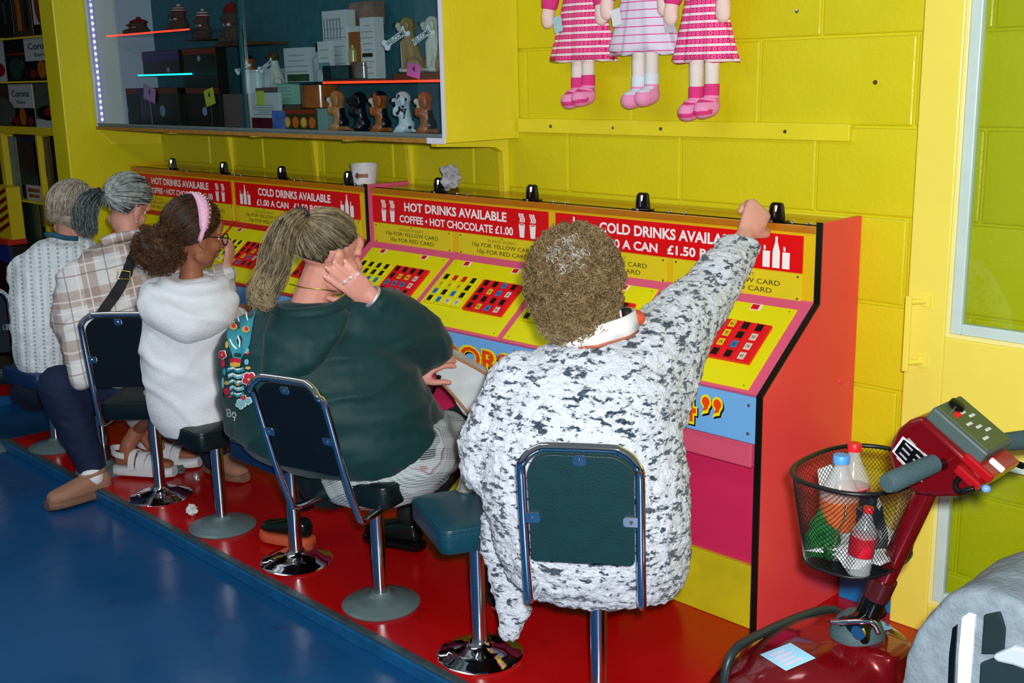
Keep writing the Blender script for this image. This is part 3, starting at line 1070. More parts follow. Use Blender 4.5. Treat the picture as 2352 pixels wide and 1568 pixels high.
NAV = mat('navy_band', (20, 44, 76), 0.5)
DISC = mat('pale_blue_disc', (130, 158, 176), 0.5)
dark = [(252, 198, 322, 278, 0.30, 'dark gift box with rust band and pale disc, first from the LED strip'),
        (324, 196, 412, 281, 0.27, 'dark gift box with rust band and large pale disc, beside the pink price tag'),
        (422, 196, 508, 284, 0.29, 'dark gift box with rust band behind the yellow price tag')]
zt_ = 0
for i, (a, b, c, d, y, lb) in enumerate(dark):
    t, x0, x1, z0, z1 = gift_box(a, b, c, d, y, lb, DKB, z0=CF, group='dark gift boxes in the display cabinet')
    strip(t, x0 + 0.05 * (i < 2), x1, z1 - 0.028, z1 - 0.002, y, RST, 'top_band')
    strip(t, x0, x0 + 0.045, z1 - 0.028, z1 - 0.002, y, NAV, 'corner_band')
    MB().lathe([(0, 0), (0.022 + 0.006 * (i == 1), 0), (0.02, 0.002), (0, 0.002)], ((x0 * .4 + x1 * .6), y, z0 + 0.072), 20, (0, -1, 0)).build('window_disc', DISC, t)
    zt_ = z1
t, x0, x1, z0, z1 = gift_box(330, 104, 412, 160, 0.30, 'dark gift box with rainbow band under the coral reflection tube', DKB, z0=zr3 + 0.001)
strip(t, x0, x1, z1 - 0.05, z1 - 0.004, 0.30, mat('violet_blue_print', (70, 40, 120), 0.4, var=0.6, vscale=25), 'printed_band')
MB().lathe([(0, 0), (0.014, 0), (0.013, 0.002), (0, 0.002)], (x0 * .3 + x1 * .7, 0.30, z0 + 0.02), 16, (0, -1, 0)).build('window_disc', DISC, t)
t, x0, x1, z0, z1 = gift_box(424, 100, 500, 192, 0.31, 'tall dark gift box with small pale disc near the glass joint', DKB, z0=zt_ + 0.001)
strip(t, x0, x1, z1 - 0.03, z1 - 0.004, 0.31, RST, 'top_band')
MB().lathe([(0, 0), (0.014, 0), (0.013, 0.002), (0, 0.002)], (x0 * .5 + x1 * .5, 0.31, z1 - 0.05), 16, (0, -1, 0)).build('window_disc', DISC, t)
# price tags standing in front
def price_tag(px0, py0, px1, py1, y, col, label, tilt=0.0, z0=CF):
    x0, x1, za, zb = rect(px0, py0, px1, py1, y)
    c = Vector(((x0 + x1) / 2, y, (za + zb) / 2))
    h, w = (zb - za) / 2, (x1 - x0) / 2
    eu = Vector((math.cos(tilt), 0, -math.sin(tilt)))
    ev = Vector((math.sin(tilt), 0, math.cos(tilt)))
    t = thing('price_tag', label, 'price tag', (c.x, y, za), 0, 'neon price tags')
    MB().obox(c, eu * w, Vector((0, 0.0006, 0)), ev * h).build('tag_card', mat('tag_%d_%d' % (col[0], col[1]), col, 0.6), t)
    s = MB()
    put_text(s, '4', c - ev * h * 0.1 - Vector((0, 0.001, 0)), eu, ev, h * 0.8, None, 0.02)
    s.build('price_mark', INK, t)
    # wire stem to whatever it stands on
    MB().cyl(c - ev * h * 0.9 + vx(0, 0.002, 0), (c.x, y + 0.002, min(z0, za) + 0.0005), 0.0008, n=5).build('stem', SCREW, t)
price_tag(332, 198, 358, 232, 0.262, (206, 150, 200), 'pink price tag among the dark gift boxes', 0.25, zt_ - 0.2 if False else CF)
price_tag(472, 204, 494, 242, 0.282, (214, 206, 60), 'yellow price tag among the dark gift boxes', -0.2)
price_tag(936, 146, 966, 178, 0.214, (226, 110, 190), 'pink price tag below the welcome dogs', 0.2, zr + 0.001)

# meerkat-like plush figures with bobble hats
FUR = mat('brown_plush_fur', (92, 70, 56), 0.9, var=0.3, vscale=60, bump=0.6, bscale=200)
WOOLW = mat('white_wool', (206, 206, 206), 0.9, bump=0.4, bscale=200)
WOOLR = mat('red_wool', (136, 22, 26), 0.9, bump=0.4, bscale=200)
def plush(px0, py0, px1, py1, y, label, z0, hat='striped'):
    x0, x1, za, zb = rect(px0, py0, px1, py1, y)
    zb += z0 - za
    za = z0
    h, w, cx = zb - za, (x1 - x0) / 2 * 0.72, (x0 + x1) / 2
    t = thing('plush_figure', label, 'plush toy', (cx, y, za), 0, 'small plush figures in the cabinet')
    b = MB()
    b.loft([((cx, y, za + 0.001), (w * .7, 0, 0), (0, w * .6, 0)), ((cx, y, za + h * .2), (w * .95, 0, 0), (0, w * .75, 0)), ((cx, y, za + h * .5), (w * .6, 0, 0), (0, w * .55, 0))])
    b.ell((cx, y, za + h * .66), w * .62, w * .6, h * .2)
    b.ell((cx - w * .3, y - w * .5, za + h * .62), w * .3, w * .35, h * .09)
    for s in (-1, 1):
        b.cap((cx + s * w * .5, y, za + h * .48), w * .2, (cx + s * w * .55, y - w * .6, za + h * .22), w * .16)
        b.cap((cx + s * w * .5, y - w * .3, za + w * .2), w * .22, (cx + s * w * .6, y - w * .8, za + w * .18), w * .2)
        b.ell((cx + s * w * .6, y, za + h * .72), w * .18, w * .1, w * .2)
    me = remesh(b, 0.004, 3)
    me.transform(wm(t).inverted())
    link_mesh('body', me, FUR, t, True)
    hs = MB()
    n = 5
    for i in range(n):
        z_ = za + h * (.74 + .045 * i)
        r_ = w * .66 * math.sqrt(max(0.05, 1 - (i / n) ** 2))
        MB().lathe([(r_ * 0.9, 0), (r_, h * 0.01), (r_, h * .036), (r_ * .9, h * .046)], (cx, y, z_), 14).build('hat_band', WOOLR if (i % 2 == 0 or hat == 'red') else WOOLW, t, smooth=True)
    MB().ell((cx, y, za + h * .97), w * .2, w * .2, w * .2).build('hat_bobble', WOOLW if hat == 'striped' else WOOLR, t, smooth=True)
    for i in range(5):
        a = -2.6 + i * 0.5
        MB().ell((cx + w * .6 * math.cos(a), y + w * .58 * math.sin(a), za + h * (.47 - .02 * (i % 2))), w * .2, w * .2, h * .045).build('scarf_patch', WOOLW if i % 2 else WOOLR, t, smooth=True)
plush(396, 14, 434, 74, 0.28, 'plush figure in striped hat and scarf, left of the pair on the coral shelf', zr2 + 0.0005)
plush(452, 6, 486, 74, 0.30, 'plush figure in striped hat and scarf, beside the glass joint', zr2 + 0.0005 if False else P(470, 100, 0.31).z + 0.022)
plush(300, 38, 342, 76, 0.30, 'dark plush figure in red hat near the LED strip', zr2 + 0.0005, 'red')
plush(516, 4, 560, 98, 0.32, 'large plush figure in red hat behind the glass joint', P(538, 98, 0.32).z, 'red')
# support riser behind for the large plush figure
zz = P(538, 98, 0.32).z
MB().box((P(500, 98, 0.32).x, 0.30, zz - 0.014), (P(590, 98, 0.32).x, 0.487, zz)).build('display_plinth', BROWN, cab)
zz2 = P(470, 100, 0.31).z + 0.0215
MB().box((P(440, 98, 0.32).x, 0.28, zz2 - 0.004), (P(500, 98, 0.32).x, 0.487, zz2)).build('display_plinth', BROWN, cab)

# middle group
TAUPE = mat('taupe_carton', (110, 88, 84), 0.6, var=0.1)
gift_box(512, 212, 590, 287, 0.31, 'plain taupe carton under the white canister', TAUPE, z0=CF, depth=0.09)
t0, x0, x1, za, ZC = gift_box(592, 196, 662, 287, 0.34, 'taupe carton behind the cherry card', TAUPE, z0=CF, depth=0.09)
def lathe_item(px0, py0, px1, py1, y, prof, mm, name, label, cat, z0):
    x0, x1, za, zb = rect(px0, py0, px1, py1, y)
    r, h = (x1 - x0) / 2, zb - za
    t = thing(name, label, cat, ((x0 + x1) / 2, y + r, z0))
    MB().lathe([(a * r, b * h) for a, b in prof], ((x0 + x1) / 2, y + r, z0 + 0.0005), 24).build('vessel', mm, t, smooth='auto')
    return t, (x0 + x1) / 2, r, h
CER = mat('white_ceramic', (196, 208, 206), 0.25, var=0.05)
zc1 = rect(512, 212, 590, 287, 0.31)
ztop1 = CF + (zc1[3] - zc1[2])
lathe_item(545, 157, 582, 212, 0.32, [(0, 0), (.95, 0), (1, .04), (.9, .9), (.98, .93), (.98, 1), (.86, 1), (.8, .1), (0, .08)], CER, 'canister', 'white ceramic canister beside the glass joint', 'canister', ztop1)
lathe_item(590, 150, 622, 194, 0.36, [(0, 0), (.95, 0), (1, .04), (.95, .9), (.98, 1), (.86, 1), (.8, .1), (0, .08)], CER, 'canister', 'white ceramic canister beside the brown-headed dog', 'canister', ZC)

# ---------------------------------------------------------------- dog figurines
def dog_upright(px0, py0, px1, py1, y, label, mats, fn, z0):
    """begging puppy looking to the left"""
    x0, x1, za, zb = rect(px0, py0, px1, py1, y)
    s = (zb - za)
    cx = (x0 + x1) / 2
    t = thing('dog_figurine', label, 'figurine', (cx, y, z0), 0, 'begging puppy figurines on the cabinet floor')
    b = MB()
    F = Vector((-0.86, -0.5, 0))
    S = Vector((0.5, -0.86, 0))
    Z = Vector((0, 0, 1))
    o = Vector((cx, y, z0 + 0.0005))
    p = lambda f, sd, z: o + F * (f * s) + S * (sd * s) + Z * (z * s)
    b.ell(p(-0.06, 0, 0.20), F * s * .20, S * s * .20, Z * s * .20)
    b.ell(p(-0.02, 0, 0.40), F * s * .16, S * s * .17, Z * s * .20)
    b.cap(p(-0.02, 0, 0.40), s * .15, p(0, 0, 0.66), s * .14)
    b.ell(p(0.0, 0, 0.78), F * s * .19, S * s * .18, Z * s * .175)
    b.cap(p(0.08, 0, 0.74), s * .10, p(0.22, 0, 0.73), s * .075)
    b.ell(p(0.14, 0, 0.67), F * s * .1, S * s * .08, Z * s * .06)
    for k in (-1, 1):
        b.ell(p(-0.05, k * .18, 0.72), F * s * .07, S * s * .045, Z * s * .15)
        b.cap(p(0.05, k * .12, 0.46), s * .07, p(0.19, k * .08, 0.44), s * .055)
        b.cap(p(0.19, k * .08, 0.44), s * .055, p(0.20, k * .06, 0.55), s * .05)
        b.ell(p(0.04, k * .14, 0.10), F * s * .15, S * s * .09, Z * s * .10)
        b.cap(p(0.05, k * .14, 0.05), s * .05, p(0.20, k * .13, 0.045), s * .045)
    b.cap(p(-0.2, 0, 0.05), s * .04, p(-0.30, .05, 0.06), s * .03)
    me = remesh(b, s * 0.026, 3)
    inv = wm(t).inverted()
    def slot(c):
        d = c - o
        return fn(d.dot(F) / s, d.dot(S) / s, d.z / s)
    paint(me, mats, slot)
    me.transform(inv)
    link_mesh('body', me, None, t, True)
    for k in (-1, 1):
        MB().ell(p(0.155, k * .085, 0.82), F * s * .03, S * s * .028, Z * s * .032).build('eye', BPLAS, t, smooth=True)
    MB().ell(p(0.29, 0, 0.76), F * s * .035, S * s * .045, Z * s * .035).build('nose', BPLAS, t, smooth=True)
    return t
TAN = mat('tan_dog_glaze', (196, 134, 74), 0.35, var=0.25, vscale=30)
RUS = mat('russet_dog_glaze', (176, 96, 40), 0.35, var=0.25, vscale=30)
BLK = mat('black_dog_glaze', (16, 20, 26), 0.3)
CRM = mat('cream_dog_glaze', (224, 206, 190), 0.35)
DAL = mat('white_dog_glaze', (206, 220, 226), 0.35)
def pat_tan(f, sd, z):
    if f > 0.13 and z > 0.6 or (f > 0.02 and 0.05 < z < 0.36 and abs(sd) < 0.1): return 2
    if f < -0.09 and z < 0.55 and z > 0.12: return 1
    return 0
dog_upright(752, 198, 806, 297, 0.25, 'tan and white puppy figurine with black back, first of the row', [TAN, BLK, CRM], pat_tan, CF)
dog_upright(802, 202, 856, 298, 0.27, 'black puppy figurine between the two brown ones', [BLK, RUS], lambda f, sd, z: 1 if (f > 0.2 and z > 0.6 and z < 0.7) or (z < 0.09 and f > .1) else 0, CF)
dog_upright(850, 198, 902, 299, 0.25, 'russet and cream puppy figurine with black ears, third of the row', [RUS, BLK, CRM], lambda f, sd, z: 1 if (z > 0.84 and f < 0.05) or (f < -0.09 and .12 < z < .55) else (2 if f > .14 and z > .6 or (f > .02 and .1 < z < .38 and abs(sd) < .1) else 0), CF)
def dalm(f, sd, z):
    v = noise.cell(Vector((f * 9 + 3, sd * 9, z * 9)))
    q = noise.noise(Vector((f * 8.5 + 5, sd * 8.5, z * 8.5)))
    return 1 if q > 0.36 else 0
dog_upright(902, 199, 957, 301, 0.25, 'white puppy figurine with black spots', [DAL, BLK], dalm, CF)
dog_upright(954, 199, 1006, 302, 0.25, 'dark russet puppy figurine at the right end of the row', [RUS, BLK, CRM], pat_tan, CF)
def dog_sitting(px0, py0, px1, py1, y, label, mats, fn, z0, bone=True, xlim=None):
    x0, x1, za, zb = rect(px0, py0, px1, py1, y)
    s = zb - za
    cx = (x0 + x1) / 2
    t = thing('dog_figurine', label, 'figurine', (cx, y, z0), 0, 'sitting dog figurines holding welcome bones')
    F = Vector((-0.95, -0.31, 0)); S = Vector((0.31, -0.95, 0)); Z = Vector((0, 0, 1))
    o = Vector((cx, y, z0 + 0.0005))
    p = lambda f, sd, z: o + F * (f * s) + S * (sd * s) + Z * (z * s)
    b = MB()
    b.cap(p(-0.10, 0, 0.16), s * .16, p(0.03, 0, 0.52), s * .14)
    b.cap(p(0.03, 0, 0.52), s * .13, p(0.04, 0, 0.74), s * .10)
    b.ell(p(0.06, 0, 0.84), F * s * .14, S * s * .12, Z * s * .13)
    b.cap(p(0.14, 0, 0.83), s * .075, p(0.26, 0, 0.82), s * .055)
    b.cap(p(0.14, 0, 0.78), s * .05, p(0.24, 0, 0.75), s * .04)
    for k in (-1, 1):
        b.cap(p(0.08, k * .09, 0.50), s * .075, p(0.10, k * .09, 0.06), s * .05)
        b.cap(p(0.10, k * .09, 0.045), s * .045, p(0.18, k * .09, 0.04), s * .04)
        b.ell(p(-0.12, k * .13, 0.13), F * s * .16, S * s * .08, Z * s * .14)
        b.cap(p(-0.04, k * .15, 0.04), s * .045, p(0.08, k * .16, 0.04), s * .04)
        b.ell(p(0.0, k * .12, 0.80), F * s * .06, S * s * .03, Z * s * .10)
    b.cap(p(-0.22, 0, 0.05), s * .04, p(-0.38, .05, 0.045), s * .03)
    me = remesh(b, s * 0.02, 3)
    paint(me, mats, lambda c: fn((c - o).dot(F) / s, (c - o).dot(S) / s, (c - o).z / s))
    me.transform(wm(t).inverted())
    link_mesh('body', me, None, t, True)
    for k in (-1, 1):
        MB().ell(p(0.165, k * .06, 0.885), F * s * .018, S * s * .02, Z * s * .02).build('eye', BPLAS, t, smooth=True)
    MB().ell(p(0.32, 0, 0.845), F * s * .028, S * s * .035, Z * s * .028).build('nose', BPLAS, t, smooth=True)
    # hanging bone
    c = p(0.20, 0.17, 0.60)
    eu = (S * 0.25 - F * 0.75 + Z * 0.42).normalized()
    eu = (Vector((0.80, 0.60, 0)) * 0.84 + Z * 0.54).normalized()
    ev = (Z - eu * Z.dot(eu)).normalized()
    en = eu.cross(ev)
    bm_ = MB().obox(c, eu * s * .21, ev * s * .055, en * s * .014)
    for i in (-1, 1):
        for j in (-1, 1):
            bm_.ell(c + eu * s * .22 * i + ev * s * .05 * j, eu * s * .065, ev * s * .062, en * s * .018)
    me = remesh(bm_, s * .012, 2)
    me.transform(wm(t).inverted())
    bo = link_mesh('bone_sign', me, mat('white_bone_sign', (226, 230, 236), 0.5), t, True)
    q = MB()
    nn = en if en.y < 0 else -en
    put_text(q, 'WELCOME', c + nn * s * .021 - ev * s * .04, eu, ev, s * .085, s * .40, 0.01)
    q.build('lettering', INK, bo)
LABM = mat('golden_dog_glaze', (168, 136, 84), 0.4, var=0.35, vscale=25)
LABW = mat('pale_dog_glaze', (206, 206, 190), 0.4, var=0.1)
labf = lambda f, sd, z: 1 if (f > 0.10 and z < 0.8) or z < 0.06 or (f > .16) else 0
dog_sitting(916, 31, 976, 165, 0.29, 'golden sitting dog figurine with its bone sign fully visible', [LABM, LABW], labf, PLZ)
dog_sitting(976, 30, 1030, 165, 0.35, 'pale sitting dog figurine at the right edge of the cabinet', [LABW, LABM], lambda f, sd, z: 1 if f < -0.1 else 0, PLZ)
dog_sitting(622, 108, 652, 194, 0.38, 'small brown-headed dog figurine beside the white canister', [LABW, mat('brown_dog_glaze', (92, 66, 26), 0.4)], lambda f, sd, z: 1 if z > 0.72 else 0, ZC)
dog_sitting(566, 112, 594, 190, 0.42, 'russet dog figurine standing behind the white canister', [RUS, BLK], lambda f, sd, z: 1 if z > .85 and f < .05 else 0, zz + 0.0005 - 0.098 if False else ZC)

# boxes, bottles and cards right of the glass joint
t, x0, x1, z0, z1 = gift_box(576, 205, 646, 288, 0.24, 'white card with cherry picture and lime price tag', PAPER, 'scent_card', CF, 0.012, 'box')
strip(t, x0 + 0.01, x1 - 0.004, z0 + 0.004, z0 + 0.05, 0.24, mat('dark_cherry_print', (112, 16, 36), 0.4, var=0.7, vscale=22), 'cherry_picture')
lines(t, x0 + 0.03, x1 - 0.04, z0 + 0.06, z1 - 0.05, 0.24, 5)
MB().box((x0 + 0.07, 0.237, z1 - 0.055), (x0 + 0.13, 0.2385, z1 + 0.008)).build('price_label', mat('lime_label', (196, 214, 70), 0.6), t)
t, x0, x1, z0, z1 = gift_box(640, 192, 674, 240, 0.30, 'mint green carton beside the orange mug', mat('mint_carton', (150, 200, 176), 0.5), z0=P(660, 240, 0.30).z, depth=0.04)
lines(t, x0, x1, z0 + .02, z1 - .01, 0.30, 4)
t, x0, x1, z0, z1 = gift_box(626, 246, 650, 290, 0.215, 'small blue and lilac carton in front', mat('blue_lilac_carton', (96, 130, 214), 0.4, var=0.5, vscale=30), z0=CF, depth=0.03)
t, x0, x1, z0, z1 = gift_box(651, 243, 726, 291, 0.23, 'carton printed with halved oranges', mat('dark_green_carton', (52, 60, 14), 0.5), z0=CF, depth=0.06)
strip(t, x0, x1, z1 - 0.02, z1 - 0.001, 0.23, mat('brick_red_band', (150, 52, 24), 0.5), 'top_band')
for i in range(4):
    cx_ = x0 + (x1 - x0) * (0.14 + 0.25 * i)
    cz_ = z0 + 0.034
    MB().lathe([(0, 0), (0.024, 0), (0.0235, 0.0012), (0, 0.0013)], (cx_, 0.2298, cz_), 18, (0, -1, 0)).build('printed_orange', mat('printed_orange', (228, 106, 24), 0.5) , t)
    if i % 2 == 0:
        MB().lathe([(0, 0), (0.019, 0), (0.0185, 0.0007), (0, 0.0008)], (cx_, 0.2284, cz_), 18, (0, -1, 0)).build('printed_orange_flesh', mat('printed_orange_flesh', (236, 190, 70), 0.5), t)
OMZ = z1
t, cx_, r_, h_ = lathe_item(676, 186, 726, 240, 0.23, [(0, 0), (.9, 0), (1, .06), (1, 1), (.94, 1), (.92, .1), (0, .08)], mat('orange_glass_mug', (172, 92, 34), 0.15, var=0.3, vscale=30), 'candle_jar', 'amber orange candle jar on the oranges carton', 'jar', OMZ + 0.0005)
def tall_box(px0, py0, px1, py1, y, label, mm, z0, n=6, depth=0.05):
    t, x0, x1, za, zb = gift_box(px0, py0, px1, py1, y, label, mm, z0=z0, depth=depth)
    lines(t, x0 + .005, x1 - .005, za + .01, zb - .02, y, n)
    return t, x0, x1, za, zb
MZ = zr + 0.0005
t, x0, x1, za, zb = tall_box(655, 104, 712, 184, 0.34, 'white card box with green leaf print behind the mint carton', PAPER, MZ, 5)
strip(t, x0 + .02, x1 - .004, za + .004, za + .034, .34, mat('green_leaf_print', (56, 92, 52), .5, var=.6, vscale=30), 'leaf_picture')
PZ2 = zr + 0.0085
t, x0, x1, za, zb = tall_box(747, 22, 801, 182, 0.33, 'tall white incense box with striped window', PAPER, PZ2, 7)
for i in range(6):
    strip(t, x0 + .012 + .022 * i, x0 + .018 + .022 * i, zb - .12, zb - .03, .33, mat('grey_print', (120, 126, 126), .7), 'printed_stripe')
t, x0, x1, za, zb = tall_box(733, 93, 762, 182, 0.27, 'white card with teal print in front of the incense box', PAPER, PZ2, 4, 0.02)
strip(t, x0 + .005, x1 - .005, za + .03, za + .07, .27, mat('pale_teal_print', (120, 160, 160), .5, var=.4, vscale=30), 'teal_picture')
t, x0, x1, za, zb = gift_box(801, 60, 833, 182, 0.34, 'orange carton with a golden bottle in its window', mat('orange_carton', (166, 92, 34), 0.5, var=0.2), z0=PZ2, depth=0.05)
strip(t, x0, x1, zb - .022, zb, .34, PAPER, 'hang_label')
MB().lathe([(0, 0), (.018, 0), (.018, .045), (.007, .058), (.007, .066), (0, .066)], ((x0 + x1) / 2, .345, za + .07), 14).xf(Matrix.Translation((0, -.012, 0))).build('bottle', mat('golden_liquid', (176, 160, 90), .15), t, smooth='auto')
gift_box(803, 2, 858, 58, 0.40, 'peach and violet carton high in the cabinet', mat('peach_carton', (168, 130, 110), 0.5, var=0.5, vscale=18), z0=P(830, 58, 0.40).z)
t, x0, x1, za, zb = tall_box(832, 40, 864, 182, 0.28, 'narrow white box with barcode', PAPER, PZ2, 9)
strip(t, x0 + .01, x1 - .015, za + .085, za + .10, .28, INK, 'barcode_bars')
t, x0, x1, za, zb = gift_box(742, 150, 802, 183, 0.245, 'black gift carton on the shelf with the red reflection tube', mat('black_carton', (24, 36, 40), 0.4), z0=PZ2, depth=0.02)
strip(t, x0 + .06, x1 - .004, za + .003, zb - .003, .245, mat('dark_glass_print', (46, 84, 84), .3, var=.4, vscale=30), 'window_print')
lathe_item(804, 146, 832, 184, 0.25, [(0, 0), (.9, 0), (1, .06), (1, .8), (.9, .84), (.9, 1), (0, 1)], mat('grey_jar_glass', (118, 116, 106), 0.2, var=.4, vscale=50), 'jar', 'small grey jar on the shelf with the red reflection tube', 'jar', PZ2)
for k, (px, py0, py1, y) in enumerate(((722, 95, 182, 0.31), (728, 140, 184, 0.26), (733, 190, 240, 0.28))):
    z0 = MZ if k < 2 else OMZ
    t, cx_, r_, h_ = lathe_item(px - 7, py0, px + 9, py1, y, [(0, 0), (.95, 0), (1, .04), (1, .62), (.4, .72), (.4, .8), (0, .8)], mat('clear_bottle_glass', (170, 184, 182), .15, var=.2, vscale=40), 'bottle', ('tall clear bottle with black cap on the shelf', 'short clear bottle with black cap on the shelf', 'clear bottle with black cap below the shelf beside the candle jar')[k], 'bottle', z0 if k < 2 else CF + 0.09)
    MB().cyl((cx_, y + r_, (z0 if k < 2 else CF + .09) + h_ * .8), (cx_, y + r_, (z0 if k < 2 else CF + .09) + h_), r_ * .42, n=12).build('cap', BPLAS, t, smooth='auto')
t, x0, x1, za, zb = gift_box(727, 242, 752, 293, 0.24, 'pale green carton beside the first puppy', mat('pale_green_carton', (140, 172, 168), .5, var=.2), z0=CF, depth=0.05)

# ---------------------------------------------------------------- things on top of the machines
TZ = 1.181
tub = thing('paper_tub', 'white paper tub with small red printed band on the machine top', 'tub', (-2.245, 0.37, TZ))
hw_ = 0.060
MB().lathe([(0, 0), (.048, 0), (.050, .003), (.058, .078), (.061, .080), (.061, .084), (.056, .084), (.047, .006), (0, .006)], (-2.245, .37, TZ + .0005), 28).build('cup', mat('white_paper_cup', (226, 230, 236), .45), tub, smooth='auto')
lg = MB()
for i in range(9):
    a = -1.45 + i * 0.12
    a2 = a + 0.12
    for z in (0.036,):
        r_ = .0545
        lg.poly([(-2.245 + r_ * math.cos(q), .37 + r_ * math.sin(q), TZ + zz_) for q, zz_ in ((a, .030), (a2, .030), (a2, .046), (a, .046))])
lg.build('printed_band', mat('terracotta_print', (150, 92, 70), .5), tub)
lg = MB()
for i in range(8):
    a = -1.22 + 0.12 * math.cos(i * PI / 4)
    z = .038 + .016 * math.sin(i * PI / 4)
    p0 = Vector((-2.245 + .0552 * math.cos(-1.22), .37 + .0552 * math.sin(-1.22), TZ + .038))
    p1 = Vector((-2.245 + .0565 * math.cos(a - .0), .37 + .0565 * math.sin(a), TZ + z))
    lg.cyl(p0, p1, .0012, n=5)
lg.build('printed_burst', mat('dark_brown_print', (50, 40, 40), .5), tub)
def crumple(name, label, cat, c, r, mm, seed, flat=0.6, z0=0.0):
    b = bmesh.new()
    bmesh.ops.create_icosphere(b, subdivisions=3, radius=1)
    for v in b.verts:
        d = v.co.normalized()
        q = 0.72 + 0.55 * noise.noise(d * 1.9 + Vector((seed, 0, 0))) + 0.35 * abs(noise.noise(d * 4.5 + Vector((0, seed, 0)))) 
        v.co = Vector((d.x * r[0] * q, d.y * r[1] * q, d.z * r[2] * q))
    zm = min(v.co.z for v in b.verts)
    me = bpy.data.meshes.new(name)
    for v in b.verts:
        v.co.z -= zm
    b.to_mesh(me)
    b.free()
    o = link_mesh(name, me, mm)
    o.location = (c[0], c[1], c[2] + 0.0005)
    tag(o, label, cat)
    return o
TISS = mat('grey_white_tissue', (176, 178, 186), 0.8, var=0.2, vscale=40)
crumple('crumpled_tissue', 'crumpled grey-white tissue on the machine top beside a coin entry', 'tissue', (-1.655, 0.335, TZ), (0.055, 0.04, 0.05), TISS, 3.1)

# ================================================================ rag dolls hanging on the wall
SKINF = mat('pale_fabric_skin', (232, 224, 220), 0.9, bump=0.3, bscale=250)
SKINP = mat('peach_fabric_skin', (244, 214, 206), 0.9, bump=0.3, bscale=250)
HOTP = mat('hot_pink_fabric', (226, 54, 134), 0.85, bump=0.3, bscale=250)
BABYP = mat('baby_pink_felt', (240, 150, 196), 0.85, bump=0.3, bscale=250)
SOCKW = mat('pale_blue_sock', (222, 232, 244), 0.9, bump=0.3, bscale=250)
def dress_mat(name, base, line, period, duty, dots):
    mt = mat(name, base, 0.85)
    n = NT(mt)
    x, y, z = n.xyz()
    s = n.band(z, period, duty)
    c = n.mix(s, base, line)
    if dots:
        dx = n.m('SUBTRACT', n.m('FRACT', n.m('DIVIDE', x, period * .62)), 0.5)
        dz = n.m('SUBTRACT', n.m('FRACT', n.m('ADD', n.m('DIVIDE', z, period), 100.0)), duty * .5)
        dz = n.m('DIVIDE', dz, 0.62)
        r = n.m('SQRT', n.m('ADD', n.m('MULTIPLY', dx, dx), n.m('MULTIPLY', dz, dz)))
        ring = n.m('MULTIPLY', n.m('LESS_THAN', r, 0.36), n.m('GREATER_THAN', r, 0.2))
        c = n.mix(n.m('MULTIPLY', ring, s), c, (246, 120, 180))
    n.color(c)
    return mt
DRP = dress_mat('pink_striped_dress', (246, 226, 236), (222, 30, 112), 0.0235, 0.66, True)
DRL = dress_mat('lilac_checked_dress', (226, 218, 240), (222, 84, 150), 0.026, 0.13, False)

